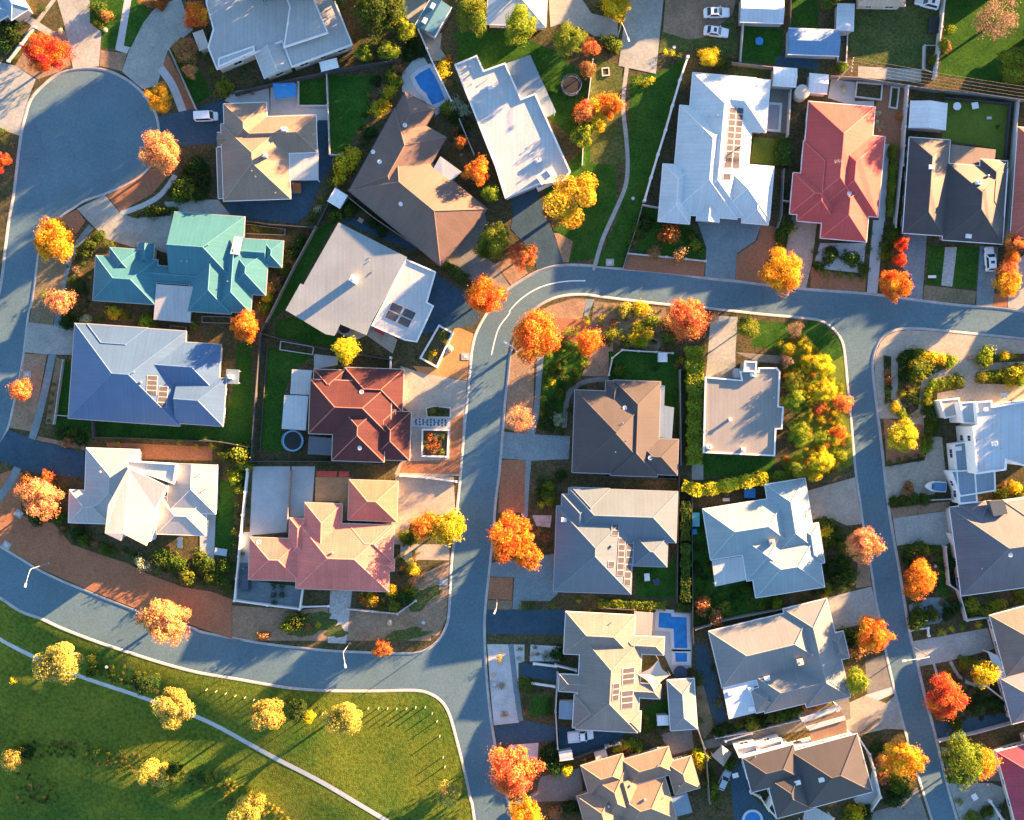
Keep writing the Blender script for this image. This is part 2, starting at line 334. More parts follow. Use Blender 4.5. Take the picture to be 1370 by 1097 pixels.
PARK_EDGE = [(-300, 700), (-110, 752), (-50, 776), (0, 800.6), (26.6, 818), (57, 829), (82, 840.7), (128.8, 858.7), (164, 870.5), (210.8, 885.7), (253, 897.4), (280, 903), (317, 909), (363.7, 917.3), (398.8, 922), (445.7, 924.8), (504, 925), (545, 924), (563, 925), (576, 929), (588, 936.5), (597, 948), (604, 966.5), (612.6, 999), (621, 1032), (629, 1069.6), (634, 1097), (660, 1300)]
LANDP = []
def land(pts, close, mat, kerb_w=.34):
    line = smooth_line(pts, 4)
    W = [P(*q)[:2] for q in line]
    poly = W+[P(*q)[:2] for q in (close or [(-300, 1300)])]
    LANDP.append(poly)
    if close: m = MB(); m.prism(poly, -.05, LAND, bottom=False); structure(m.obj("land", mat))
    n = len(poly); ar = sum(poly[i][0]*poly[(i+1) % n][1]-poly[(i+1) % n][0]*poly[i][1] for i in range(n))
    s = 1 if ar > 0 else -1            # inside is on the left for a positive area
    inn = offset_line(W, s*.16); top = offset_line(W, -s*.05); low = offset_line(W, -s*kerb_w)
    k = MB()
    for i in range(len(W)-1):
        for (A, za), (B, zb) in (((inn, LAND+.035), (top, LAND+.03)), ((top, LAND+.03), (low, .012))):
            q = [(*A[i], za), (*A[i+1], za), (*B[i+1], zb), (*B[i], zb)]
            k.face(q if s < 0 else q[::-1])
    structure(k.obj("kerb", M_KERB))
M_LAND = M_SOIL
land(LEFT_ROAD_L, [(1700, -300), (-400, -300), (-400, 690)], M_LAND)
land(C_EDGE, [(1000, 1300)], M_LAND)
land(R_EDGE, [(1700, 1260)], M_LAND)
land(PARK_EDGE, None, M_PARK)
PARK_PX[:] = PARK_EDGE; PARK_LINE[:] = [P(*q)[:2] for q in smooth_line(PARK_EDGE, 2)]
e = smooth_line(PARK_EDGE, 4); W = [P(*q, LAND) for q in e]; far = [P(-40000, 700), P(-40000, 40000), P(660, 40000)]; n = len(e); K = 70; m = MB()
def far_pt(f): return tuple(far[0][i]+(far[1][i]-far[0][i])*f*2 if f < .5 else far[1][i]+(far[2][i]-far[1][i])*(f-.5)*2 for i in (0, 1))
rows = []
for i in range(n):
    q = far_pt(i/(n-1)); row = []
    for k in range(K+1):
        t = (k/K)*.014 if k < 56 else .01375+(k-55)*.986/(K-55)*((k-55)/(K-55))**3
        x, y = W[i][0]+(q[0]-W[i][0])*min(1, t), W[i][1]+(q[1]-W[i][1])*min(1, t); row.append((x, y, LAND if k == 0 else park_z(x, y)))
    rows.append(row)
for r in rows: m.v += r
for i in range(n-1):
    for k in range(K): m.f.append((i*(K+1)+k, i*(K+1)+k+1, (i+1)*(K+1)+k+1, (i+1)*(K+1)+k)); m.uv.append(None); m.mi.append(0)
structure(m.obj("park_ground", M_PARK, smooth=True))
pk = [P(*q) for q in PARK_EDGE]
m = MB(); m.face([(x, y, 0) for x, y, _ in pk]+[P(700, 1420), P(1790, 1420), P(1790, -320), P(-420, -320), P(-420, 690)]); structure(m.obj("road", M_ASPH))
m = MB(); m.face([(x, y, -.06) for x, y, _ in pk]+[(pk[-1][0], -6000, -.06), (6000, -6000, -.06), (6000, 6000, -.06), (-6000, 6000, -.06), (-6000, pk[0][1], -.06)]); structure(m.obj("ground", M_LAWNR))
# --- sheets laid on the land, each 4 mm above whatever it overlaps
LAY = []
def sheet(kind, px, name=None, up=0.0):
    W = [P(*q) for q in px]
    xs = [q[0] for q in px]; ys = [q[1] for q in px]; bb = (min(xs), min(ys), max(xs), max(ys))
    lv = 1+max([l for l, b in LAY if not (b[2] < bb[0] or b[0] > bb[2] or b[3] < bb[1] or b[1] > bb[3])], default=0)
    LAY.append((lv, bb)); z = LAND+.004*lv+up
    m = MB(); n = len(W); a = sum(W[i][0]*W[(i+1) % n][1]-W[(i+1) % n][0]*W[i][1] for i in range(n))
    p = [(x, y, z) for x, y, _ in (W if a > 0 else W[::-1])]
    m.face(p)
    return structure(m.obj(name or GN[kind], GM[kind]))
def G(kind, t, *pts, name=None): return sheet(kind, T(t, *pts), name)
def path(kind, t, w, *pts, name='footpath', sm=5):
    line = smooth_line(T(t, *pts), sm); w = w/TK(t)/2
    a = offset_line(line, w); b = offset_line(line, -w)
    return sheet(kind, a+b[::-1], name)
# block north-west: around the turning circle
G('conc', '00', (-40, 400), (100, 430), (235, 520), (190, 640), (160, 760), (130, 890), (60, 865), (-40, 815))
G('conc', '00', (370, -20), (590, -20), (600, 150), (665, 210), (650, 435), (480, 450), (440, 250), (420, 150))
G('conc', '00', (1010, 60), (1180, -20), (1260, 200), (1100, 330), (1060, 450), (1030, 560), (935, 585), (800, 470), (850, 320), (940, 150))
G('lawn', '00', (665, 210), (590, 150), (590, -20), (815, -20), (760, 320), (670, 320))
G('lawn', '00', (870, -20), (990, 60), (930, 170), (860, 310), (812, 300))
G('concl', '00', (818, -20), (865, -20), (812, 300), (852, 310), (832, 352), (755, 328), (790, 150), name='footpath')
G('dirt', '00', (660, 330), (832, 352), (800, 468), (655, 432))
G('dirt', '00', (160, 330), (300, 200), (430, 210), (465, 425), (390, 470), (250, 520), (100, 430))
path('conc', '00', 26, (362, -10), (245, 145)); path('conc', '00', 24, (222, 170), (55, 405)); path('conc', '00', 46, (160, 110), (330, 220))
G('mulch', '00', (1100, 350), (1285, 715), (1225, 735), (1060, 445)); path('concl', '00', 52, (1050, 445), (1130, 560), (1200, 735))
G('lawn', '00', (1190, 240), (1390, 620), (1280, 690), (1110, 320))
G('drive', '10', (-285, 765), (0, 700), (150, 650), (130, 940), (0, 945), (-120, 960), (-280, 885))
G('concl', '10', (200, 600), (440, 570), (450, 775), (150, 660)); G('concl', '10', (450, 560), (640, 540), (640, 690), (825, 690), (825, 800), (450, 775))
G('lawn', '10', (645, 535), (805, 510), (805, 685), (645, 690)); G('lawn', '10', (830, 495), (1115, 500), (1100, 750), (930, 1000), (838, 1005))
G('drive', '11', (760, -240), (835, -240), (840, -40), (900, 0), (790, 150), (690, 380), (620, 440), (250, 400), (160, 370), (160, 290), (580, 290), (580, 150), (765, 150), name='yard_paving')
G('mulch', '01', (700, 250), (985, 75), (1120, 100), (1000, 240), (790, 360)); path('concl', '01', 34, (790, 372), (950, 312), (1060, 240), (1150, 120))
G('conc', '01', (505, 340), (690, 250), (790, 370), (880, 400), (1125, 385), (1120, 640), (1000, 600), (870, 590), (700, 540), (560, 400)); G('conc', '01', (1075, 295), (1330, 280), (1430, 280), (1510, 380), (1125, 390))
G('mulch', '01', (395, 400), (505, 345), (560, 420), (500, 510)); path('concb', '01', 42, (600, 455), (520, 560), (455, 680), (410, 850), (378, 1080), (350, 1290))
G('dirtg', '01', (262, 640), (440, 660), (400, 880), (350, 1076), (350, 1250), (190, 1250), (195, 1076))
G('conc', '20', (190, 55), (575, 100), (575, 270), (310, 265), (160, 250))
G('dirt', '20', (160, 260), (310, 265), (215, 770), (65, 745)); path('concb', '20', 48, (345, 265), (300, 480), (230, 760), (150, 950), (50, 1110), (-30, 1240))
G('lawn', '20', (410, 320), (560, 300), (550, 470), (510, 480), (490, 590), (500, 660), (370, 655)); G('dirtg', '20', (372, 280), (412, 300), (355, 720), (300, 720))
G('lawn', '20', (362, 675), (600, 690), (600, 850), (350, 740)); G('lawn', '20', (640, 700), (1390, 740), (1390, 825), (620, 805)); G('lawn', '21', (0, 740), (150, 740), (220, 400), (230, 190), (330, 190), (330, 860), (0, 820))
G('drive', '20', (60, 755), (240, 830), (555, 900), (560, 1076), (200, 1035), (-30, 950), (-30, 890)); G('dirt', '20', (250, 800), (400, 830), (560, 850), (555, 895), (240, 825))
G('mulch', '20', (700, 840), (1390, 870), (1390, 960), (880, 950), (870, 880), (700, 870))
G('mulch', '30', (-120, 60), (60, 0), (150, 10), (130, 150), (150, 290), (350, 340), (470, 480), (760, 580), (830, 600), (960, 670), (1200, 760), (1390, 790), (1520, 840), (1520, 1100), (1250, 1005), (920, 910), (560, 770), (260, 635), (0, 480), (-120, 420))
path('concb', '30', 46, (120, -20), (60, 90), (-20, 200))
G('lawn', '31', (120, 60), (212, 60), (200, 540), (80, 525)); G('concl', '30', (1330, 130), (1420, 130), (1400, 640), (1310, 520), (1310, 420), (1350, 400))
G('concl', '31', (335, -30), (580, -30), (560, 400), (330, 420), (330, 600), (230, 600), (245, 400), (315, 400)); G('concl', '31', (590, -30), (742, -30), (725, 200), (660, 300), (575, 300))
G('brick', '31', (745, 40), (975, 40), (985, 320), (900, 330), (900, 200), (742, 200), name='patio')
G('concw', '31', (1270, 20), (1380, -10), (1650, 40), (1660, 300), (1480, 280), (1370, 330), (1330, 480), (1230, 480))
G('dirt', '32', (70, 700), (300, 590), (290, 800), (280, 960), (230, 1076), (20, 1080), (-60, 950), (30, 850)); G('concw', '32', (-20, 480), (300, 480), (300, 585), (70, 580), (70, 640), (-20, 560))
G('concw', '22', (-20, 340), (100, 380), (415, 440), (400, 650), (370, 1060), (-60, 1050), (0, 920), (40, 640), (-20, 600)); G('mulch', '22', (310, 700), (390, 650), (375, 1050), (-30, 1040), (0, 965), (300, 955))
G('mulcho', '22', (340, 80), (458, 130), (432, 260), (415, 435), (100, 385), (60, 340), (215, 350)); G('concl', '22', (52, 680), (305, 685), (300, 745), (52, 738))
G('dirt', '31', (200, 880), (640, 910), (830, 890), (825, 1110), (200, 1110)); G('dirt', '31', (950, 890), (1390, 940), (1500, 960), (1500, 1110), (950, 1110)); G('pave', '31', (842, 785), (985, 785), (945, 1130), (825, 1125))
G('concb', '31', (230, 600), (330, 600), (350, 720), (660, 760), (640, 900), (215, 850), name='patio')
G('lawn', '21', (440, 210), (730, 270), (600, 370), (540, 520), (520, 740), (540, 900), (380, 890)); G('concl', '21', (735, 262), (890, 280), (890, 335), (735, 362))
G('lawn', '21', (480, 40), (590, 20), (850, 110), (1040, 260), (480, 150)); G('concw', '21', (830, 90), (880, 0), (1140, 60), (1280, 170), (1250, 260), (1080, 140), (1000, 175))
G('lawn', '11', (880, 420), (650, 820), (545, 1000), (450, 1076), (420, 1076), (600, 720), (760, 460)); G('drive', '11', (890, 410), (1390, 620), (1390, 560), (1000, 400), name='yard_paving')
G('drive', '12', (215, 765), (300, 830), (420, 900), (440, 980), (505, 1040), (460, 1100), (130, 1160), (80, 1080), (150, 985), (110, 960))
G('concd', '12', (525, 340), (545, 430), (480, 560), (500, 640), (600, 700), (700, 850), (650, 890), (430, 800), (260, 700), (290, 600), (400, 540), name='driveway'); G('dirt', '12', (600, 700), (730, 640), (815, 760), (705, 840))
G('drive', '12', (690, 240), (860, 190), (980, 500), (1045, 690), (960, 715), (870, 745), (860, 640), (700, 470), (720, 360)); G('dirt', '12', (985, 500), (1120, 490), (1080, 690), (1045, 690))
G('lawn', '12', (1170, -40), (1390, -40), (1390, 330), (1270, 660), (1080, 690), (1120, 560), (980, 480), (920, 200)); G('lawn', '02', (1180, 700), (1370, 700), (1370, 1076), (1150, 1076))
G('lawnr', '03', (-100, 350), (100, 440), (130, 600), (110, 900), (140, 1076), (-100, 1076)); G('lawn', '03', (160, 500), (340, 480), (535, 380), (480, 600), (420, 800), (325, 1076), (150, 1076)); G('lawn', '13', (155, -5), (335, -5), (245, 300), (200, 500), (110, 725), (-60, 715), (0, 590), (100, 350))
G('lawn', '02', (320, 200), (660, 200), (980, 330), (1200, 500), (1200, 900), (1100, 900), (940, 760), (830, 360), (670, 410), (530, 460), (480, 365), (350, 400), (360, 280))
G('concl', '02', (60, 400), (130, 370), (320, 680), (210, 760), (190, 690), (-10, 600), (-10, 480)); G('conc', '02', (1060, -30), (1150, -30), (1230, 90), (1400, 130), (1400, 240), (1250, 240), (1170, 190), (1050, 150), (960, 180), (950, -30)); G('conc', '02', (0, -20), (160, -20), (100, 190), (250, 220), (240, 320), (300, 400), (190, 400), (90, 190), (0, 100), name='yard_paving')
G('conc', '03', (140, -30), (382, -30), (330, 485), (85, 432), (100, 330), name='road'); G('dirt', '03', (395, -30), (860, -30), (830, 100), (640, 250), (540, 260), (375, 210))
G('lawnr', '03', (370, 210), (540, 260), (640, 250), (840, 100), (870, 400), (620, 330), (345, 350)); G('lawn', '03', (915, 170), (1165, 200), (1150, 380), (1100, 420), (890, 400)); G('lawnr', '03', (840, 430), (1085, 470), (1080, 525), (840, 490)); G('lawn', '03', (1225, -20), (1390, -20), (1390, 180), (1220, 170))
G('drive', '03', (1120, 370), (1390, 370), (1390, 460), (1110, 430), name='yard_paving'); G('concd', '03', (1085, 570), (1215, 590), (1200, 880), (1055, 860)); G('lawnb', '03', (970, 900), (1128, 910), (1112, 1085), (950, 1065))
G('lawnr', '04', (290, 40), (850, 30), (820, 290), (740, 430), (290, 390), (260, 200)); G('lawn', '04', (880, -20), (1390, -20), (1390, 540), (830, 480), (860, 300)); G('lawnb', '04', (870, 625), (1280, 655), (1250, 1010), (1190, 1000), (1190, 940), (850, 880))
G('conc', '04', (320, 420), (720, 440), (720, 520), (320, 490), name='patio'); G('mulch', '04', (420, 690), (490, 540), (635, 550), (600, 1050), (490, 1010), (490, 870), (400, 850)); G('concl', '04', (150, 500), (300, 520), (300, 640), (420, 640), (420, 690), (280, 670), (130, 620))
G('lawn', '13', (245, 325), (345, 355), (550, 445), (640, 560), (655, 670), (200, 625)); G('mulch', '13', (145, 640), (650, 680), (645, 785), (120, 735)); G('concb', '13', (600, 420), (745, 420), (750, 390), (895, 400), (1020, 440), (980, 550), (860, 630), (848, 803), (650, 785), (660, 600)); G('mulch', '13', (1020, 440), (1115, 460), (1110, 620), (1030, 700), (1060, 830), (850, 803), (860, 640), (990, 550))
G('concw', '13', (1220, 380), (1390, 380), (1350, 700), (1310, 862), (1240, 855), (1180, 620)); G('mulch', '14', (20, 690), (100, 720), (370, 770), (365, 850), (20, 830))
G('gravel', '14', (80, 545), (370, 545), (350, 735), (110, 710), (45, 660)); G('concl', '14', (415, 400), (485, 400), (440, 870), (375, 860), name='footpath'); G('concb', '14', (605, 480), (755, 490), (725, 905), (640, 893), (660, 780), (600, 700))
G('lawn', '14', (770, 560), (1085, 570), (1062, 835), (750, 805)); G('pave', '14', (870, 570), (945, 570), (915, 820), (845, 812)); G('dirtg', '14', (740, 810), (1070, 850), (1055, 930), (730, 905)); G('concb', '14', (1090, 560), (1205, 570), (1172, 945), (1065, 935)); G('mulch', '14', (1180, 860), (1265, 880), (1260, 950), (1175, 943)); G('conc', '14', (1270, 700), (1390, 600), (1390, 970), (1265, 952)); G('lawnb', '14', (1265, 20), (1300, 20), (1262, 480), (1235, 500))
path('concl', '04', 40, (500, 910), (490, 1100), (470, 1400)) ; path('conc', '03', 27, (140, 440), (115, 680), (135, 900), (145, 1076), (130, 1220), (60, 1390), (-20, 1570), (-70, 1740), (-85, 1760))
# centre block
sheet('dirt', [(703, 434), (718, 419), (735, 409), (766, 399.5), (785, 399.5), (779, 425), (760, 432), (745, 440), (735, 460), (715, 470), (690, 490), (689, 465)]); G('concb', '12', (1195, 930), (1250, 932), (1205, 1045), (1180, 1040), name='footpath'); sheet('dirtg', [(795, 403), (890, 412), (895, 440), (880, 470), (830, 462), (790, 440)])
G('dirt', '22', (700, 250), (855, 280), (850, 600), (830, 790), (665, 750)); path('concb', '22', 42, (895, 280), (875, 600), (835, 800), (805, 1076), (790, 1330))
G('lawn', '22', (945, 130), (1280, 240), (1170, 400), (1060, 480), (1030, 760), (880, 740), (905, 400)); G('dirt', '22', (1230, 250), (1370, 180), (1370, 410), (1165, 405)); path('concd', '22', 32, (1345, 425), (1200, 440), (1110, 490), (1070, 560), (1050, 745)); sheet('mulch', [(735, 425), (780, 427), (800, 440), (800, 470), (745, 450)])
G('concb', '22', (650, 770), (880, 790), (1090, 800), (1080, 950), (850, 960), (640, 945)); G('mulch', '22', (645, 955), (800, 955), (790, 1300), (620, 1300), (630, 1076))
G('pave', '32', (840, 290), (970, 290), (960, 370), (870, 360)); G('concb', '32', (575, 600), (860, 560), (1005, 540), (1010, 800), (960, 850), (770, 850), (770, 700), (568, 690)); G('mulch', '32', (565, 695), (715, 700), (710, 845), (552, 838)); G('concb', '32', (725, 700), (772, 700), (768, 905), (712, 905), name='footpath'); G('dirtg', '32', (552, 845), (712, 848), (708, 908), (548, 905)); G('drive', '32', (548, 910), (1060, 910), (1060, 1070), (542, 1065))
G('gravel', '42', (478, 92), (690, 95), (690, 190), (655, 200), (660, 540), (515, 555), (492, 300)); path('concb', '42', 30, (612, 92), (625, 200), (640, 330), (668, 530)); G('drive', '42', (670, 195), (880, 230), (870, 310), (668, 272)); G('drive', '42', (525, 565), (700, 530), (868, 560), (860, 645), (535, 665)); G('lawn', '42', (725, 385), (850, 385), (850, 500), (720, 505)); G('gravel', '42', (725, 95), (900, 105), (890, 190), (720, 190)); G('drive', '42', (885, 570), (1250, 570), (1250, 640), (895, 745), name='yard_paving'); G('gravel', '42', (600, 668), (770, 655), (765, 755), (610, 745)); G('concd', '42', (780, 850), (1005, 800), (1030, 985), (800, 990), (640, 1005), (625, 1000), (760, 930), name='driveway')
G('lawn', '33', (200, 630), (410, 630), (485, 480), (485, 830), (200, 825)); G('concl', '33', (310, 930), (340, 915), (568, 930), (572, 1090), (310, 1090)); G('concl', '43', (262, 0), (495, 0), (490, 225), (385, 262), (340, 165)); G('lawn', '43', (215, 470), (370, 385), (375, 560), (205, 600)); G('lawn', '33', (575, 250), (685, 250), (705, 740), (970, 705), (985, 830), (1150, 800), (1170, 900), (760, 980), (580, 990))
G('lawn', '23', (640, 925), (1110, 935), (1105, 1040), (640, 1070)); G('conc', '23', (565, 980), (640, 985), (640, 1085), (565, 1085), name='footpath'); G('conc', '23', (690, 10), (865, 20), (850, 250), (850, 420), (655, 420), (670, 250)); G('lawn', '23', (995, 45), (1370, 70), (1380, 150), (1160, 240), (940, 210), (990, 120)); G('lawn', '24', (0, 40), (80, 60), (135, 95), (185, 145), (212, 190), (225, 280), (245, 440), (150, 400), (80, 250), (0, 190)); G('lawnb', '24', (130, 320), (228, 260), (262, 640), (285, 900), (180, 960), (160, 600)); G('concd', '23', (850, 250), (1150, 275), (1140, 325), (985, 312), name='footpath')
G('lawn', '23', (20, 245), (475, 255), (505, 470), (495, 800), (465, 825), (450, 610), (390, 600), (340, 450), (20, 420)); G('concw', '34', (0, 125), (300, 40), (345, 335), (250, 345), (150, 300), (20, 305)); G('conc', '34', (130, 800), (405, 730), (455, 960), (400, 955), (200, 1000), (140, 1010)); G('dirt', '34', (320, 560), (385, 560), (405, 725), (305, 740))
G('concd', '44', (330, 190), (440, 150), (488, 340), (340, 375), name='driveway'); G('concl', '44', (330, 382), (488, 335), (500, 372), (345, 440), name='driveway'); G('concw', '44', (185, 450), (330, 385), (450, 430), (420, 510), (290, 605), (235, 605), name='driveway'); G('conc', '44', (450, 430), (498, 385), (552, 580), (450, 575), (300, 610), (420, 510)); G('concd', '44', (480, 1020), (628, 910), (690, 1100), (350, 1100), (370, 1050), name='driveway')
G('drive', '43', (510, 90), (580, 90), (690, 520), (640, 560), (580, 420), (520, 250)); G('concd', '43', (560, 645), (740, 595), (1240, 440), (1390, 400), (1400, 520), (1238, 560), (800, 655), (560, 690)); G('drive', '43', (700, 780), (790, 760), (830, 950), (980, 1110), (740, 1110), (720, 960), name='yard_paving'); G('concd', '43', (310, 610), (490, 560), (505, 690), (380, 725)); G('concl', 'C', (1150, 790), (1270, 720), (1290, 570), (1350, 800), (1200, 870))
G('dirtg', '43', (520, 330), (560, 330), (620, 560), (560, 640), (525, 560))
# right block
sheet('concw', [(1390, 458), (1370, 455.6), (1281, 446.6), (1241, 442.6), (1215, 441.6), (1199, 443.6), (1187, 449), (1178.5, 457), (1172.5, 469.5), (1169.6, 484), (1170.6, 504.7), (1174.6, 538.5), (1177, 560), (1215, 560), (1225, 585), (1250, 585), (1255, 545), (1380, 545)], 'footpath')
G('soil', '24', (572, 260), (640, 225), (720, 220), (940, 285), (860, 350), (720, 420), (700, 600), (640, 640), (570, 520)); G('soil', '24', (480, 260), (530, 270), (530, 560), (490, 560)); G('soil', '24', (735, 480), (830, 420), (985, 390), (985, 470), (820, 500), (810, 760), (770, 880), (735, 880)); G('soil', '24', (1075, 260), (1390, 250), (1390, 300), (1100, 310)); G('soil', '24', (1070, 370), (1390, 330), (1390, 450), (1080, 440))
G('mulch', '24', (480, 660), (730, 700), (740, 900), (500, 955)); G('concw', '24', (775, 770), (850, 780), (880, 1070), (495, 1070), (492, 965), (740, 925)); G('concw', '34', (493, 20), (870, 20), (870, 100), (790, 150), (510, 172))
G('dirt', '34', (525, 235), (900, 190), (900, 245), (540, 300)); G('conc', '34', (540, 300), (895, 250), (925, 430), (875, 470), (640, 460), (565, 472)); G('lawn', '34', (825, 470), (875, 480), (905, 800), (830, 795)); G('conc', '44', (605, 75), (1030, 0), (1065, 120), (800, 190), (638, 220)); G('concb', '34', (640, 850), (720, 800), (850, 800), (930, 870), (830, 960), (660, 990), name='footpath')
G('soil', '44', (645, 240), (820, 190), (1000, 330), (1110, 400), (1170, 540), (800, 525), (700, 440)); G('drive', '44', (725, 545), (1170, 475), (1190, 545), (750, 645)); G('concd', '44', (760, 680), (1100, 690), (1180, 885), (1050, 870), (815, 880), name='driveway'); G('conc', '44', (805, 885), (1050, 885), (1140, 920), (1090, 1100), (870, 1100)); path('conc', '44', 18, (815, 190), (870, 280), (950, 325), (1030, 330)); path('conc', '44', 14, (720, 200), (750, 300))
G('lawnb', 'E', (60, 180), (230, 130), (400, 330), (470, 480), (505, 700), (530, 960), (420, 1020), (130, 1050), (60, 940), (190, 860), (100, 700), (250, 600), (70, 350), name='ground_cover')
# park: path and rough patches
_l = smooth_line(T('40', (-60, 70), (0, 103), (190, 188), (450, 296), (750, 395), (900, 445), (1100, 512), (1238, 573), (1400, 660), (1555, 740), (1800, 860), (2060, 1010), (2280, 1140)), 10)
_l = [P(*q)[:2] for q in _l]
_l = [(x+(x-0)*0, y) for x, y in _l]; _a, _b = offset_line(_l, .42), offset_line(_l, -.42); m = MB()
for i in range(len(_l)-1): m.face([(*q, park_z(*q)+.035) for q in (_a[i], _a[i+1], _b[i+1], _b[i])])
structure(m.obj("footpath", M_CONCL))
def blob(kind, cx, cy, rx, ry, rot, seed, name):
    rr = random.Random(seed); ph = [rr.uniform(0, 6.28) for _ in range(5)]; pts = []
    for k in range(48):
        t = 2*math.pi*k/48; r = 1+.16*math.sin(3*t+ph[0])+.11*math.sin(5*t+ph[1])+.07*math.sin(9*t+ph[2])
        x, y = rx*r*math.cos(t), ry*r*math.sin(t); c, s = math.cos(rad(rot)), math.sin(rad(rot)); pts.append((cx+x*c+y*s, cy-x*s+y*c))
    return sheet(kind, pts, name)
for i, (x, y, a, b, r) in enumerate([(420, 835, 30, 14, 20), (565, 800, 26, 12, 30), (450, 845, 14, 8, 0), (540, 850, 34, 8, 12)]): blob('lawnr', x, y, a, b, r, 20+i, 'verge_grass')
# centre-line arc on the bend
M_LINE = plain("road_paint", (.75, .76, .76), .7)
GM['line'] = M_LINE
mk = [T('12', (1190, 810))[0], T('12', (1050, 815))[0], T('12', (900, 850))[0], T('12', (780, 920))[0], T('12', (700, 1000))[0], T('22', (690, 0))[0], T('22', (630, 80))[0], T('22', (600, 160))[0], T('22', (575, 268))[0]]
ln = smooth_line(mk, 8); A = offset_line(ln, .7); B = offset_line(ln, -.7); m = MB()
for i in range(len(ln)-1): m.face([P(*A[i], .006), P(*A[i+1], .006), P(*B[i+1], .006), P(*B[i], .006)])
o = structure(m.obj("road_marking", M_LINE))
# driveway control joints and road patches are left to the materials

q = MB()
for cx, cy in ((105, 706), (178, 710), (252, 712)):
    for dx, dy in ((-22, -14), (0, -18), (22, -14), (-26, 0), (26, 0), (-22, 14), (0, 18), (22, 14), (0, 0)):
        a = T('22', (cx+dx-6, cy+dy-6), (cx+dx+6, cy+dy-6), (cx+dx+6, cy+dy+6), (cx+dx-6, cy+dy+6)); q.face([P(*p, LAND+.045) for p in a])
structure(q.obj("paving_inlay", M_DRIVE))
# ================================================================ HOUSES
M_WHITE = plain("white_render", (.70, .69, .66), .75, .06); M_CREAM = plain("cream_render", (.52, .46, .37), .8, .06)
M_BRICKW = plain("brick_wall", (.30, .19, .13), .85, .14, 3); M_GREYW = plain("grey_render", (.34, .34, .34), .8, .06); M_DARKW = plain("dark_render", (.09, .09, .10), .7, .08)
M_TRIM = plain("white_trim", (.68, .68, .67), .5, .05); M_TRIMG = plain("grey_trim", (.30, .31, .32), .5, .06); M_TRIMD = plain("dark_trim", (.07, .075, .085), .5, .06)
M_TRIMB = plain("beige_trim", (.46, .40, .33), .55, .06)
M_STEEL = plain("galvanised_steel", (.46, .47, .48), .4, .08, metal=.6)
M_GLASS, _nt, _b = base_mat("window_glass", .06, .6); _b.inputs["Base Color"].default_value = (.03, .045, .06, 1)
M_DOOR = plain("timber_door", (.20, .10, .05), .55, .1); M_GDOOR = plain("panel_door", (.44, .42, .39), .5, .06)
def solar_mat():
    m, nt, b = base_mat("solar_cells", .25, .5)
    uv = _n(nt, "ShaderNodeUVMap"); uv.uv_map = "UVMap"
    br = _n(nt, "ShaderNodeTexBrick"); br.offset = 0; br.inputs["Scale"].default_value = 1; br.inputs["Brick Width"].default_value = 1/6; br.inputs["Row Height"].default_value = 1/10
    br.inputs["Mortar Size"].default_value = .006; br.inputs["Color1"].default_value = (.036, .036, .045, 1); br.inputs["Color2"].default_value = (.045, .043, .05, 1); br.inputs["Mortar"].default_value = (.16, .16, .17, 1)
    nt.links.new(uv.outputs[0], br.inputs["Vector"]); nt.links.new(br.outputs["Color"], b.inputs["Base Color"]); return m
M_SOLAR = solar_mat()
def window_meshes(wd, ht):
    f = MB(); t = .07
    for x in (-wd/2+t/2, wd/2-t/2): f.box((x, 0, 0), (t, .09, ht))
    for z in (-ht/2+t/2, ht/2-t/2): f.box((0, 0, z), (wd-2*t, .088, t))
    f.box((0, 0, 0), (t*.7, .07, ht-2*t)); f.box((0, .045, -ht/2-.03), (wd+.12, .14, .05))
    p = MB(); p.box((0, 0, 0), (wd-2*t+.01, .03, ht-2*t+.01)); return f.mesh("window", M_TRIM), p.mesh("pane", M_GLASS)
WIN = [window_meshes(1.7, 1.25), window_meshes(1.1, 1.25)]
_m = MB(); _m.cyl((0, 0), .07, -.1, .32, 8); _m.cyl((0, 0), .13, .32, .38, 8); ME_VENT = _m.mesh("vent_pipe", M_STEEL)
_m = MB(); _m.cyl((0, 0), .17, -.1, .12, 10)
for _k in range(10):
    _t = 2*math.pi*_k/10; _m.box((.2*math.cos(_t), .2*math.sin(_t), .27), (.03, .13, .3), _t+.5)
_m.cyl((0, 0), .2, .40, .46, 10, r1=.08); ME_WHIRL = _m.mesh("roof_vent", M_STEEL)
_m = MB(); _m.box((0, 0, .3), (1.0, .75, .6)); _m.ring((0, 0), .24, .30, .6, .66, 16); _m.box((0, 0, .03), (1.15, .3, .06)); ME_AC = _m.mesh("air_conditioner", M_TRIM)
_m = MB(); _m.ring((0, 0), .32, .40, -.05, .16, 16); _m.cyl((0, 0), .33, .05, .11, 16); ME_SKYR = _m.mesh("skylight", M_TRIM)
_m = MB(); _m.box((0, 0, .10), (1.1, .8, .14)); _m.box((0, 0, .19), (.95, .65, .04)); ME_SKY = _m.mesh("skylight", M_CONCL if False else M_TRIM)
_m = MB(); _m.tube([(0, 0, 0), (0, 0, 2.2)], .025, 5); _m.tube([(-.7, 0, 2.1), (.7, 0, 2.1)], .02, 4)
for _x in (-.6, -.3, 0, .3, .6): _m.tube([(_x, -.45+abs(_x)*.3, 2.1), (_x, .45-abs(_x)*.3, 2.1)], .012, 4)
ME_ANT = _m.mesh("antenna", M_STEEL)
HOUSES = []
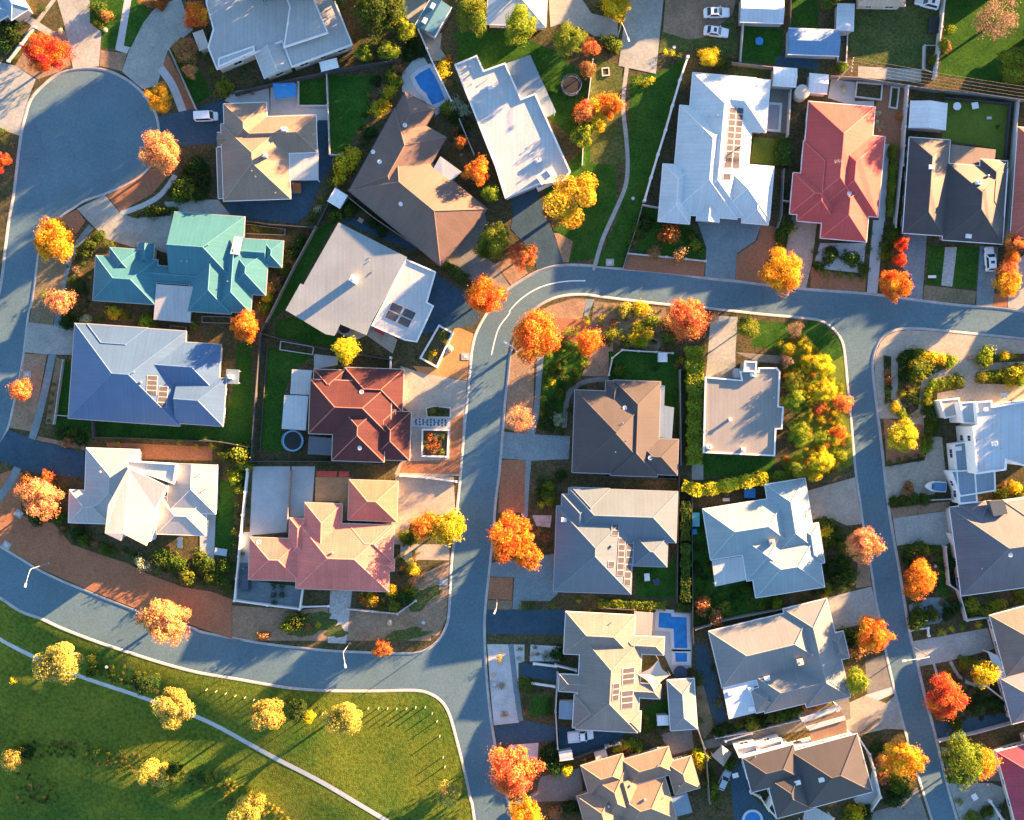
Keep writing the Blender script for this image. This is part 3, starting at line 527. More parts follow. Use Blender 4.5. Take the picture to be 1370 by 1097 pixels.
class Wing:
    def __init__(s, O, e1, e2, L1, L2, z, tan, ends, ax):
        s.O, s.e1, s.e2, s.L1, s.L2, s.z, s.tan = Vector(O), Vector(e1), Vector(e2), L1, L2, z, tan
        s.swap = (L2 > L1) if ax is None else (ax == 'v')
        s.ends = ends
    def pt(s, a, b, z):
        q = s.O+s.e1*a+s.e2*b; return (q.x, q.y, z)
    def loc(s, x, y):
        d = Vector((x, y))-s.O; return d.dot(s.e1), d.dot(s.e2)
    def inside(s, x, y, mg=0.0):
        a, b = s.loc(x, y); return -mg < a < s.L1+mg and -mg < b < s.L2+mg
    def geo(s):
        L, W = (s.L2, s.L1) if s.swap else (s.L1, s.L2)
        hf = W/2; e0 = hf if s.ends[0] == 'h' else 0; e1 = hf if s.ends[1] == 'h' else 0
        if e0+e1 > L: e0, e1 = e0*L/(e0+e1), e1*L/(e0+e1)
        f = (lambda l, w, z: s.pt(w, l, z)) if s.swap else (lambda l, w, z: s.pt(l, w, z))
        return L, W, hf, e0, e1, f
    def height(s, x, y):
        a, b = s.loc(x, y)
        if not (0 <= a <= s.L1 and 0 <= b <= s.L2): return -1
        l, w_ = (b, a) if s.swap else (a, b); L, W, hf, e0, e1, f = s.geo()
        d = min(w_, W-w_)
        if e0 > 0: d = min(d, l*hf/e0)
        if e1 > 0: d = min(d, (L-l)*hf/e1)
        return s.z+s.tan*d
def clip_rect(t, pts, ang):
    """the smallest rectangle at the house's angle round some corner points of the photo"""
    c, sn = math.cos(rad(ang)), math.sin(rad(ang))
    if t == 'uv': u0, v0, u1, v1 = pts[0]
    else:
        q = T(t, *pts) if t else pts
        us = [x*c-y*sn for x, y in q]; vs = [x*sn+y*c for x, y in q]; u0, u1, v0, v1 = min(us), max(us), min(vs), max(vs)
    inv = lambda u, v: (u*c+v*sn, -u*sn+v*c)
    return [inv(u0, v0), inv(u1, v0), inv(u1, v1), inv(u0, v1)]
def pin(poly, x, y):
    r = False; n = len(poly)
    for i in range(n):
        (x1, y1), (x2, y2) = poly[i], poly[(i+1) % n]
        if (y1 > y) != (y2 > y) and x < (x2-x1)*(y-y1)/(y2-y1)+x1: r = not r
    return r
def inset(poly, d):
    n = len(poly); a = sum(poly[i][0]*poly[(i+1) % n][1]-poly[(i+1) % n][0]*poly[i][1] for i in range(n)); s = 1 if a > 0 else -1; out = []
    for i in range(n):
        p, q, r = Vector(poly[i-1]), Vector(poly[i]), Vector(poly[(i+1) % n])
        d1, d2 = (q-p).normalized(), (r-q).normalized(); n1, n2 = Vector((-d1.y, d1.x))*s, Vector((-d2.y, d2.x))*s
        k = n1+n2; l = k.length
        k = n1 if l < 1e-6 else k/l*min(d/max(.35, (k/l).dot(n1)), 3*d)/d
        out.append(tuple(q+k*d))
    return out
def house(label, ang, roofc, wall, wings=(), flats=(), extra=(), eave=2.75, pitch=23, kind='metal', trim=None, name='house', cat='house', group='houses of the estate', capc=None, wins=True, garage=(), door=(), inset_w=.45, cap=True):
    tan0 = math.tan(rad(pitch)); trim = trim or M_TRIMG
    rm = roofc if not isinstance(roofc, tuple) else roof_mat("roof_%d" % len(MATS), roofc, kind)
    W = []; polys = []
    for k, (t, pts, *o) in enumerate(wings):
        o = o[0] if o else {}
        z = o.get('e', eave)+.006*k
        q = [Vector(P(*c, z)[:2]) for c in clip_rect(t, pts, o.get('ang', ang))]
        e1 = (q[1]-q[0]); e2 = (q[3]-q[0]); w_ = Wing(q[0], e1.normalized(), e2.normalized(), e1.length, e2.length, z, math.tan(rad(o['p'])) if 'p' in o else tan0, o.get('k', 'hh'), o.get('ax'))
        w_.nowall = o.get('nowall', False); w_.mat = o.get('m'); W.append(w_)
    for (t, pts, z, *o) in flats:
        o = dict(o[0]) if o else {}
        zz = z if isinstance(z, list) else [z]*len(pts)
        o.update(poly=[P(*c, zi)[:2] for c, zi in zip(T(t, *pts) if t else pts, zz)], z=zz); polys.append(o)
    xs = [p for w_ in W for p in (w_.pt(0, 0, 0), w_.pt(w_.L1, w_.L2, 0))]+[p for o in polys for p in o['poly']]
    cx = sum(p[0] for p in xs)/len(xs); cy = sum(p[1] for p in xs)/len(xs)
    root = empty(name, (cx, cy, LAND), label, cat, group)
    def hz(x, y):
        h = max([w_.height(x, y) for w_ in W]+[-1])
        for o in polys:
            if pin(o['poly'], x, y): h = max(h, sum(o['z'])/len(o['z']))
        return h
    def onroof(px, py):
        z = eave+1
        for _ in range(6):
            x, y, _z = P(px, py, z); h = hz(x, y); z = h if h > 0 else eave
        return x, y, z
    R = MB(); C = MB(); Gt = MB(); WL = MB(); mats = [rm]
    for k, w_ in enumerate(W):
        L, Wd, hf, e0, e1, f = w_.geo(); z = w_.z; zr = z+w_.tan*hf; dz = z-.2
        mi = 0
        if w_.mat:
            mm = roof_mat("roof_%s" % (w_.mat[3:] and str(w_.mat)), w_.mat[:3], kind) if isinstance(w_.mat, tuple) else w_.mat
            if mm not in mats: mats.append(mm)
            mi = mats.index(mm)
        A, B, Cc, D = f(0, 0, z), f(L, 0, z), f(L, Wd, z), f(0, Wd, z); R0, R1 = f(e0, hf, zr), f(L-e1, hf, zr)
        s = math.hypot(hf, zr-z)
        R.face([A, B, R1, R0], [(0, 0), (L, 0), (L-e1, s), (e0, s)], mi); R.face([Cc, D, R0, R1], [(L, 0), (0, 0), (e0, s), (L-e1, s)], mi)
        R.face([D, A, R0], [(0, 0), (Wd, 0), (hf, s)], mi); R.face([B, Cc, R1], [(0, 0), (Wd, 0), (hf, s)], mi)
        lo = [f(0, 0, dz), f(L, 0, dz), f(L, Wd, dz), f(0, Wd, dz)]; up = [A, B, Cc, D]
        R.face(lo[::-1], [(0, 0), (0, 1), (1, 1), (1, 0)], mi)
        for i in range(4):
            j = (i+1) % 4; R.face([lo[i], lo[j], up[j], up[i]], [(0, 0), (.1, 0), (.1, .1), (0, .1)], mi)
        for i in range(4):   # gutter strip along each eave (not on gable ends)
            j = (i+1) % 4
            if (i == 3 and w_.ends[0] == 'g') or (i == 1 and w_.ends[1] == 'g'): continue
            a, b = Vector(up[i]), Vector(up[j]); d = (b-a).normalized(); ctr = (Vector(up[0])+Vector(up[2]))/2; nn = Vector((d.y, -d.x, 0))
            if nn.dot(a-ctr) < 0: nn = -nn
            mid = (a+b)/2+nn*.06; Gt.box((mid.x, mid.y, z-.07+.0013*i), ((b-a).length+.10+.004*i, .12, .13), math.atan2(d.y, d.x))
        if cap:
            seg = [(R0, R1)] if (Vector(R1)-Vector(R0)).length > .3 else []
            if w_.ends[0] == 'h': seg += [(A, R0), (D, R0)]
            if w_.ends[1] == 'h': seg += [(B, R1), (Cc, R1)]
            for a, b in seg: C.tube([Vector(a)+Vector((0, 0, .015)), Vector(b)+Vector((0, 0, .015))], .085, 6)
        iw = inset_w+.004*k
        if not w_.nowall:
            q = [f(iw, iw, 0), f(L-iw, iw, 0), f(L-iw, Wd-iw, 0), f(iw, Wd-iw, 0)]
            WL.prism([p[:2] for p in q], .02, z-.14-.002*k, bottom=False)
    FP = {}
    for k, o in enumerate(polys):
        po = o['poly']; th = o.get('th', .25); z = o['z']
        mt = o.get('m', rm if W or 'm' not in o else o['m'])
        F = FP.setdefault((o.get('n', 'roof'), mt.name), (MB(), mt)) if (o.get('n', 'roof') != 'roof' or W) else None
        tgt = F[0] if F else R
        if not F and mt not in mats: mats.append(mt)
        mi = 0 if F else mats.index(mt)
        tgt.prism(po, min(z)-th, list(z), mi)
        if o.get('par'):
            i2 = inset(po, .22); o2 = inset(po, -.02); n = len(po)
            for i in range(n):
                j = (i+1) % n; zt = [z[i]+o['par'], z[j]+o['par']]
                a, b, c, d = (*o2[i], zt[0]), (*o2[j], zt[1]), (*i2[j], zt[1]), (*i2[i], zt[0])
                al, bl, cl, dl = (*o2[i], z[i]-.3), (*o2[j], z[j]-.3), (*i2[j], z[j]-.05), (*i2[i], z[i]-.05)
                Gt.face([a, b, c, d]); Gt.face([al, bl, b, a]); Gt.face([d, c, cl, dl])
        if o.get('posts'):
            pi = inset(po, .25)
            for i, (x, y) in enumerate(pi):
                if hz(x, y) > 0 and not o.get('free') and any(w_.inside(x, y, .2) for w_ in W): continue
                pm = MB(); pm.box((x, y, (z[i]-th+LAND)/2), (.12, .12, z[i]-th-LAND+.06)); pm.obj("post", trim, root)
        elif not o.get('nowall'):
            pi = inset(po, o.get('iw', .35)+.003*k); WL.prism(pi, .02, [zz-th*.6 for zz in z], bottom=False)
    roof = None
    if R.f: roof = R.obj("roof", mats, root)
    for (nm, _), (F, mt) in FP.items():
        r = F.obj(nm if nm != 'roof' else 'flat_roof', mt, root); roof = roof or r
    if C.f: C.obj("ridge_cap", capc or (plain("cap_%s" % rm.name, tuple(min(.6, q*1.35+.015) for q in roofc), .6, .08) if isinstance(roofc, tuple) else rm), roof)
    if Gt.f: Gt.obj("gutter" if W else "parapet", trim, roof)
    if WL.f: WL.obj("wall", wall, root)
    # windows on every wall that is not inside another wing
    sides = []
    for k, w_ in enumerate(W):
        if w_.nowall: continue
        iw = inset_w+.004*k
        for a0, b0, a1, b1, na, nb in ((iw, iw, w_.L1-iw, iw, 0, -1), (w_.L1-iw, iw, w_.L1-iw, w_.L2-iw, 1, 0), (w_.L1-iw, w_.L2-iw, iw, w_.L2-iw, 0, 1), (iw, w_.L2-iw, iw, iw, -1, 0)):
            p, q = Vector(w_.pt(a0, b0, 0)), Vector(w_.pt(a1, b1, 0)); n = w_.e1*na+w_.e2*nb; sides.append((p, q, Vector((n.x, n.y, 0)), w_.z, k))
    for k, o in enumerate(polys):
        if o.get('posts') or o.get('nowall'): continue
        pi = inset(o['poly'], o.get('iw', .35)+.003*k); n_ = len(pi); ar = sum(pi[i][0]*pi[(i+1) % n_][1]-pi[(i+1) % n_][0]*pi[i][1] for i in range(n_))
        for i in range(n_):
            p, q = Vector((*pi[i], 0)), Vector((*pi[(i+1) % n_], 0)); d = (q-p).normalized(); n = Vector((d.y, -d.x, 0))*(1 if ar > 0 else -1); sides.append((p, q, n, min(o['z']), 100+k))
    def free(x, y, k):
        return not any(j != k and w_.inside(x, y, -.3) for j, w_ in enumerate(W)) and not any(100+j != k and pin(o['poly'], x, y) and not o.get('posts') for j, o in enumerate(polys))
    def place(nm, me, child, p, n, z):
        rz = math.atan2(n.y, n.x)-math.pi/2; l = (p.x+n.x*.03-cx, p.y+n.y*.03-cy, z-LAND)
        a = link(nm, me, root, l, rz)
        if child: link(child[0], child[1], a)
        return a
    if wins:
        for p, q, n, ze, k in sides:
            L = (q-p).length; c = max(0, int(L/3.6))
            for lv in range(2 if ze > 4.8 else 1):
                for i in range(c):
                    t = (i+.5)/c; x = p+(q-p)*t; o = x+n*.5
                    if any((x-Vector((*P(*T(g[0], g[1])[0], 0)[:2], 0))).length < 3.2 for g in list(garage)+list(door)): continue
                    if not (free(o.x, o.y, k)): continue
                    f_, g_ = WIN[(i+k) % 2]; place("window", f_, ("pane", g_), x, n, ze-1.35 if lv == 0 else ze-4.2)
    for lst, nm, wd, ht in ((garage, 'garage_door', 4.8, 2.2), (door, 'front_door', 1.0, 2.05)):
        for g in lst:
            x, y, _ = P(*T(g[0], g[1])[0], 1.2); best = None
            for p, q, n, ze, k in sides:
                L = (q-p).length
                if L < wd+.4: continue
                d = (q-p)/L; t = min(max((Vector((x, y, 0))-p).dot(d), wd/2+.2), L-wd/2-.2); c = p+d*t; oo = c+n*.6
                if not free(oo.x, oo.y, k): continue
                ds = (c-Vector((x, y, 0))).length
                if best is None or ds < best[0]: best = (ds, c, n)
            if best:
                dm = MB(); dm.box((0, 0, 0), (wd, .08, ht))
                if nm == 'garage_door':
                    for i in range(4): dm.box((0, .045, -ht/2+ht*(i+.5)/4), (wd-.1, .02, ht/4-.05))
                hd = MB(); hd.box((wd*.4 if wd < 2 else 0, .07, -.05 if wd < 2 else -ht/2+.25), (.12, .05, .04))
                place(nm, dm.mesh(nm, M_DOOR if wd < 2 else M_GDOOR), ("handle", hd.mesh("handle", M_STEEL)), best[1], best[2], LAND+ht/2+.02)
    rb = Vector(root['_o'])
    for e in extra:
        kd, t = e[0], e[1]
        if kd in ('vent', 'whirl', 'skyr', 'sky', 'ac', 'ant'):
            me = dict(vent=ME_VENT, whirl=ME_WHIRL, skyr=ME_SKYR, sky=ME_SKY, ac=ME_AC, ant=ME_ANT)[kd]
            for q in e[2]:
                x, y, z = onroof(*T(t, q)[0]); link(me.name.split('.')[0], me, roof, (x-rb.x, y-rb.y, z-rb.z), rad(ang))
        elif kd == 'chim':
            x, y, z = onroof(*T(t, e[2])[0]); wd, hh = e[3], e[4]; c = MB(); c.box((x, y, z+hh/2-.3), (wd, wd, hh+.6), rad(ang)); c.box((x, y, z+hh+.04), (wd+.16, wd+.16, .1), rad(ang)); c.cyl((x, y), wd*.22, z+hh+.09, z+hh+.35, 8)
            c.obj("chimney", e[5] if len(e) > 5 else M_TRIM, roof)
        elif kd == 'solar':
            o, U, V, nu, nv = e[2:7]; skip = e[7] if len(e) > 7 else ()
            for i in range(nu):
                for j in range(nv):
                    if (i, j) in skip: continue
                    def corner(a, b): return T(t, (o[0]+U[0]*a/nu+V[0]*b/nv, o[1]+U[1]*a/nu+V[1]*b/nv))[0]
                    q = [onroof(*corner(i+a, j+b)) for a, b in ((.04, .04), (.96, .04), (.96, .96), (.04, .96))]
                    zs = [c[2] for c in q]
                    if max(zs)-min(zs) > 2.2: continue
                    q = [(x-rb.x, y-rb.y, z+.11-rb.z) for x, y, z in q]
                    nrm = (Vector(q[1])-Vector(q[0])).cross(Vector(q[3])-Vector(q[0])).normalized()
                    if nrm.z < 0: nrm = -nrm; q = [q[0], q[3], q[2], q[1]]
                    c = sum((Vector(a) for a in q), Vector())/4; pm = MB()
                    inn = [tuple(c+(Vector(a)-c)*.955+nrm*.004) for a in q]; lo = [tuple(Vector(a)-nrm*.07) for a in q]
                    pm.face(inn, [(0, 0), (1, 0), (1, 1), (0, 1)], 0)
                    for a in range(4):
                        b = (a+1) % 4; pm.face([q[a], q[b], inn[b], inn[a]], None, 1); pm.face([lo[a], lo[b], q[b], q[a]], None, 1)
                    pm.uv = [u or [(0, 0)]*len(f) for u, f in zip(pm.uv, pm.f)]
                    me = pm.mesh("solar_panel", [M_SOLAR, M_TRIM]); po = link("solar_panel", me, roof)
    HOUSES.append((label, root, hz)); return root, onroof, roof
def RM(name, c, kind='metal', rough=.54): return roof_mat(name, c, kind, rough)
PC = roof_mat("patio_sheet", (.36, .37, .37), 'metal', .5); PCB = roof_mat("patio_blue", (.16, .23, .29), 'metal', .5); PCW = roof_mat("patio_white", (.36, .40, .42), 'metal', .5); PCD = roof_mat("patio_dark", (.06, .08, .10), 'metal', .4)

house("big white house with a barrel porch and raised roof box above the grey fence", 21.5, (.34, .36, .36), M_CREAM,
      [('10', [(345, 345), (525, 272), (592, 440), (425, 508)], {'k': 'gg', 'p': 20, 'ax': 'v', 'e': 3.0})],
      [('10', [(10, -300), (30, 30), (75, 190), (40, 310), (98, 455), (340, 352), (525, 272), (588, 440), (988, 292), (870, 0), (745, -300)], [3.5, 3.6, 3.5, 3.3, 3.2, 3.3, 3.4, 3.1, 3.1, 3.3, 3.5], {'par': .12}), ('10', [(535, 312), (828, 215), (735, -5), (640, -300), (430, -300), (575, 45)], 4.3, {'par': .1}), ('10', [(110, 380), (340, 300), (345, 335), (105, 440)], 3.75, {'par': .05})],
      extra=[('vent', '10', [(332, 25), (247, 293), (285, 380), (493, 232), (460, 15)])], trim=M_TRIM, eave=3.0)
house("beige tiled house with a ribbed white patio roof and square chimney", 2, (.20, .15, .11), M_CREAM,
      [('11', [(125, -215), (580, 272)]), ('10', [(200, 772), (755, 995)]), ('10', [(142, 680), (432, 990)]), ('10', [(100, 868), (300, 950)], {'k': 'gh', 'e': 2.6}), ('11', [(97, -60), (160, 268)], {'e': 2.3, 'p': 4, 'nowall': True})],
      [('11', [(556, -50), (764, -50), (764, 152), (556, 152)], [2.75, 2.5, 2.5, 2.75], {'n': 'patio_roof', 'm': PC, 'posts': 1, 'th': .08})],
      [('chim', '10', (418, 1022), .7, 1.3, M_GREYW), ('vent', '11', [(330, 92), (355, 130), (484, 236)]), ('ac', '10', [(540, 850)])], kind='tile', trim=M_TRIM, garage=[('10', (125, 830))], pitch=22)
house("brown-tiled bent house with two long wings beside the kidney pool", 61, (.115, .078, .062), M_BRICKW,
      [('uv', [(4, 532, 129, 611)]), ('uv', [(522, -199, 681, -100)], {'ang': -39.5}), ('uv', [(80, 533.5, 155, 580)], {'e': 2.7})],
      [('12', [(170, 120), (240, -5), (382, 98), (268, 190)], [2.9, 3.2, 2.9, 2.8], {'n': 'patio_roof', 'm': PCW, 'posts': 1, 'th': .1})],
      [('skyr', '10', [(1330, 820), (1122, 995), (1165, 1060)]), ('skyr', '11', [(1165, 33), (1302, 308)])], kind='tile', trim=M_TRIMD, pitch=22, garage=[('12', (420, 520))])
house("white flat-roofed house with stepped parapets beside the bend", 23, PCW, M_WHITE, [],
      [('02', [(335, 425), (480, 365), (525, 465), (665, 415), (770, 650), (862, 615), (1092, 1076+50), (1050, 1185), (880, 1210), (665, 1300), (600, 1090)], 3.3, {'par': .35, 'm': PCW}),
       ('02', [(668, 416), (828, 358), (1000, 735), (900, 785), (865, 640), (775, 655)], 2.6, {'n': 'patio_roof', 'm': PCB, 'th': .2, 'posts': 1}),
       ('12', [(868, 128), (938, 78), (975, 130), (905, 182)], 4.6, {'m': PCW, 'par': .2, 'iw': .1}),
       ('12', [(862, 180), (960, 130), (1000, 155), (880, 217)], 2.9, {'m': PCW, 'iw': .2, 'par': .2})],
      [('vent', '02', [(435, 440), (447, 550), (490, 632), (548, 520), (575, 545), (870, 925), (880, 965), (830, 965)]), ('ac', '02', [(572, 572), (882, 1052)])], trim=M_TRIM, garage=[('12', (780, 215))])
house("teal metal house with many gables and a striped white patio roof", -4, (.040, .145, .185), M_CREAM,
      [('01', [(628, 645), (1012, 965)]), ('01', [(720, 592), (900, 800)]), ('01', [(900, 702), (1372, 845)], {'e': 2.7}), ('01', [(1140, 360), (1570, 850)], {'k': 'gh'}), ('11', [(40, 517), (415, 720)], {'k': 'hg'}), ('11', [(395, 540), (522, 722)], {'e': 2.6}),
       ('11', [(-60, 560), (190, 1028)], {'k': 'hh'}), ('11', [(100, 600), (318, 1022)], {'k': 'gh'}), ('11', [(180, 590), (416, 905)]), ('01', [(905, 562), (1000, 720)], {'k': 'gh', 'e': 2.6})],
      [('01', [(1022, 832), (1262, 848), (1245, 1085), (1005, 1065)], [3.1, 3.1, 2.6, 2.6], {'n': 'patio_roof', 'm': PC, 'posts': 1, 'th': .1}), ('11', [(212, 520), (266, 524), (240, 640), (185, 632)], [3.9, 3.9, 4.3, 4.3], {'n': 'roof_light', 'm': PCW, 'th': .1, 'nowall': 1})],
      [('vent', '01', [(1190, 682), (1228, 684)]), ('vent', '11', [(45, 575), (172, 815)])], trim=M_TRIMG, pitch=22)
house("cobalt blue metal house with a pyramid roof and solar panels", -4, (.052, .112, .215), M_CREAM,
      [('20', [(490, 62), (1175, 733)]), ('20', [(720, 150), (1425, 525)], {'k': 'hh'}), ('20', [(570, 65), (948, 330)], {'k': 'hh'}), ('20', [(1165, 400), (1458, 735)], {'k': 'gh'})],
      [('21', [(160, 360), (245, 365), (240, 460), (155, 455)], 2.5, {'n': 'patio_roof', 'm': PCB, 'posts': 1, 'th': .1})],
      [('solar', '20', (962, 400), (75, 5), (-6, 130), 1, 4), ('solar', '20', (1040, 470), (66, 5), (-14, 140), 1, 4), ('whirl', '20', [(925, 447)]), ('vent', '20', [(880, 380), (1305, 280)]), ('ac', '21', [(190, 412)])], trim=M_TRIMB, garage=[('20', (565, 180))], pitch=20)
house("white two-storey house with a tilted centre roof above red mulch", -2, (.30, .325, .33), M_WHITE,
      [('F', [(212, 115), (612, 690)], {'p': 12, 'k': 'hh'}), ('F', [(78, 450), (400, 720)], {'p': 14}), ('F', [(870, 235), (1240, 640)], {'p': 10, 'k': 'gh'}), ('F', [(780, 500), (1160, 812)], {'p': 9, 'e': 2.6, 'nowall': True})],
      [('F', [(545, 275), (850, 420), (760, 600), (770, 690), (690, 895), (505, 800), (485, 855), (358, 795), (385, 570)], [6.4, 5.4, 5.0, 5.0, 5.0, 5.8, 5.6, 6.0, 6.4], {'m': roof_mat("white_steep", (.37, .36, .345))}), ('F', [(535, 215), (935, 240), (910, 400), (545, 270)], 4.9, {'m': PCW, 'par': .3})],
      [('whirl', 'F', [(328, 305)]), ('vent', 'F', [(860, 580), (1120, 320), (1130, 460), (1165, 440)])], trim=M_TRIM, door=[('F', (500, 870))], garage=[('F', (190, 300))])
house("red tiled house with a turret roof beside the white flower bed", -2, (.075, .030, .031), M_BRICKW,
      [('21', [(712, 428), (1232, 800)], {'e': 3.4}), ('21', [(865, 560), (1192, 970)], {'e': 3.4}), ('21', [(735, 362), (930, 560)], {'e': 2.7}), ('21', [(935, 350), (1312, 640)], {'e': 2.7}), ('21', [(1120, 632), (1358, 960)], {'e': 2.75}), ('21', [(1120, 622), (1262, 800)], {'e': 3.0, 'k': 'hh'})],
      [('21', [(700, 800), (872, 815), (866, 928), (692, 918)], [2.9, 2.9, 2.5, 2.5], {'n': 'patio_roof', 'm': PCD, 'posts': 1, 'th': .08}), ('21', [(590, 362), (722, 368), (700, 530), (578, 524)], 2.6, {'n': 'patio_roof', 'm': PC, 'posts': 1, 'th': .1}), ('21', [(540, 530), (698, 536), (680, 762), (522, 752)], 2.7, {'n': 'patio_roof', 'm': PCW, 'posts': 1, 'th': .1})],
      [('skyr', '21', [(1046, 510), (1034, 877)])], kind='tile', trim=M_TRIMB, capc=plain("pink_cap", (.30, .13, .11), .7), pitch=22, garage=[('22', (40, 450))])
house("pale grey skillion house with a tall white chimney and blue-edged wing", -28, PCW, M_WHITE, [],
      [('11', [(895, 428), (1342, 655), (1112, 1080), (1075, 1165), (905, 1095), (865, 1170), (810, 1160), (548, 1002), (645, 828), (665, 836)], [3.6, 3.6, 3.2, 3.2, 3.2, 3.2, 3.2, 3.2, 3.3, 3.3], {'m': roof_mat("pale_grey_roof", (.20, .245, .265))}),
       ('11', [(1338, 668), (1532, 752), (1475, 950), (1518, 975), (1408, 1212), (1330, 1200), (1112, 1105)], 3.0, {'m': roof_mat("white_low_roof", (.40, .41, .41)), 'par': .18})],
      [('chim', '11', (1004, 806), 1.15, 1.75, M_WHITE), ('vent', '11', [(1105, 655), (1100, 680), (1130, 740), (1118, 755)]), ('solar', '11', (1245, 945), (165, 75), (-55, 105), 2, 2)], trim=M_TRIM)
house("salmon-roofed house with a hipped pavilion behind white courtyard walls", -2, (.54, .165, .135), M_CREAM,
      [('31', [(630, 335), (1222, 790)]), ('31', [(674, 208), (905, 600)]), ('31', [(955, 345), (1250, 600)], {'e': 2.7}), ('31', [(315, 435), (640, 722)], {'e': 2.6, 'p': 14}), ('31', [(575, 308), (690, 560)], {'e': 2.6}), ('31', [(1090, 575), (1258, 655)], {'k': 'hh', 'e': 2.7})], [],
      [('skyr', '31', [(372, 467)]), ('whirl', '31', [(855, 535)])], kind='tile', trim=M_TRIMB, garage=[('31', (1230, 430))], pitch=22)
house("small hipped pavilion roof with an orange side next to the salmon house", -2, (.56, .155, .11), M_CREAM, [('31', [(966, 58), (1275, 332)], {'e': 2.8})], kind='tile', trim=M_TRIMB, name='pavilion', cat='pavilion', pitch=24)
house("charcoal tiled house with tan sunlit slopes inside the curved path", -2, (.046, .042, .043), M_BRICKW,
      [('22', [(1122, 498), (1634, 1055)], {}), ('23', [(190, 812), (470, 1055)], {'e': 2.7}), ('A', [(495, 662), (850, 1450)]), ('A', [(430, 668), (560, 1000)], {'e': 2.65, 'nowall': True})],
      [('23', [(345, 465), (390, 468), (385, 600), (450, 612), (435, 815), (310, 805)], 2.6, {'n': 'patio_roof', 'm': PCB, 'posts': 1, 'th': .15})],
      [('skyr', 'A', [(585, 888)]), ('vent', 'A', [(570, 1010)]), ('skyr', '23', [(293, 942)]), ('vent', '23', [(65, 903), (140, 826)])], kind='tile', trim=M_TRIMG, garage=[('22', (1085, 870))], pitch=24)
house("grey flat-roofed house with a stepped entry between two tall hedges", -2.5, PCW, M_GREYW, [],
      [('23', [(652, 412), (890, 432), (880, 375), (1000, 375), (1002, 352), (1120, 352), (1142, 378), (1132, 605), (1165, 608), (1155, 752), (1115, 755), (1108, 930), (640, 908)], 3.1, {'m': roof_mat("warm_grey_roof", (.19, .20, .195)), 'par': .22}),
       ('23', [(912, 308), (990, 312), (985, 380), (905, 375)], 3.7, {'m': PC, 'par': .2, 'iw': .1}), ('23', [(845, 355), (905, 360), (900, 425), (842, 420)], 2.6, {'m': PC, 'iw': .15})],
      [('ac', '23', [(965, 398), (675, 870)]), ('chim', '23', (897, 885), .6, .9, M_TRIM), ('chim', '23', (812, 690), .4, .6), ('vent', '23', [(1025, 505), (995, 540), (1100, 548), (665, 760)])], trim=M_TRIM, garage=[('23', (770, 430))])
house("slate blue hip-roofed house with a long solar array above the lawn", -2, (.085, .125, .16), M_CREAM,
      [('32', [(1002, 230), (1488, 806)], {'ax': 'v'}), ('33', [(-240, 112), (462, 470)]), ('33', [(190, 420), (402, 628)]), ('32', [(1036, 152), (1260, 600)], {'e': 2.72}), ('32', [(1100, 108), (1340, 390)], {'e': 2.8})], [],
      [('solar', '33', (40, 345), (50, 4), (-4, 78), 1, 2), ('solar', '33', (86, 436), (48, 2), (-14, 252), 1, 6), ('solar', '33', (139, 470), (48, 2), (-22, 280), 1, 6), ('solar', '33', (18, 588), (46, 3), (-4, 40), 1, 1), ('whirl', '33', [(40, 490)]), ('sky', '32', [(1050, 320)])], trim=M_TRIMG, pitch=22, garage=[('32', (1005, 690))], eave=2.75)
house("pale blue-white house with a square white patio roof and stone chimney", 9, (.19, .27, .30), M_CREAM,
      [('33', [(664, 247), (690, 582), (1230, 430)]), ('33', [(1045, 90), (1310, 72), (1330, 520)]), ('33', [(985, 830), (1430, 730), (1000, 480)]), ('34', [(-30, 345), (72, 340), (100, 560), (-20, 600)], {'e': 2.7}), ('33', [(880, 430), (990, 710), (1190, 500)], {'e': 2.72})],
      [('33', [(697, 588), (908, 556), (932, 712), (718, 757)], 2.7, {'n': 'patio_roof', 'm': PCW, 'posts': 1, 'th': .12})],
      [('chim', '33', (1083, 462), .9, 1.0, M_GREYW), ('vent', '33', [(1298, 238), (1312, 262), (1315, 292)])], trim=M_TRIM, pitch=22, garage=[('34', (110, 260))])
house("cream tiled house with slim solar rows between the pool and dark driveways", -3, (.175, .165, .148), M_WHITE,
      [('32', [(1062, 922), (1500, 1220)]), ('42', [(1012, 40), (1335, 598)]), ('42', [(975, 380), (1320, 588)]), ('42', [(890, 265), (1140, 375)], {'e': 2.7}), ('43', [(100, 42), (332, 155)], {'e': 2.65, 'nowall': True}), ('43', [(60, 312), (312, 405)], {'e': 2.68}), ('43', [(60, 470), (198, 592)], {'e': 2.66})],
      [('33', [(190, 920), (312, 930), (305, 1078), (185, 1070)], 2.6, {'n': 'patio_roof', 'm': roof_mat("patio_beige", (.34, .29, .24)), 'posts': 1, 'th': .12}), ('42', [(888, 425), (975, 425), (970, 525), (886, 520)], 2.5, {'n': 'porch_roof', 'm': PCB, 'iw': .2, 'th': .15})],
      [('solar', '43', (95, 232), (75, -10), (-2, 95), 1, 3), ('solar', '43', (88, 360), (75, -8), (-2, 105), 1, 3), ('solar', '43', (42, 318), (42, -6), (-6, 98), 1, 3), ('vent', '33', [(40, 990)])], trim=M_TRIM, kind='tile', pitch=22, garage=[('32', (1060, 990))])
house("narrow grey hipped studio beside the pool yard", 4, (.16, .19, .21), M_GREYW, [('43', [(360, 318), (505, 290), (518, 553), (373, 587)])], kind='metal', trim=M_TRIM, name='studio', cat='studio', pitch=20)
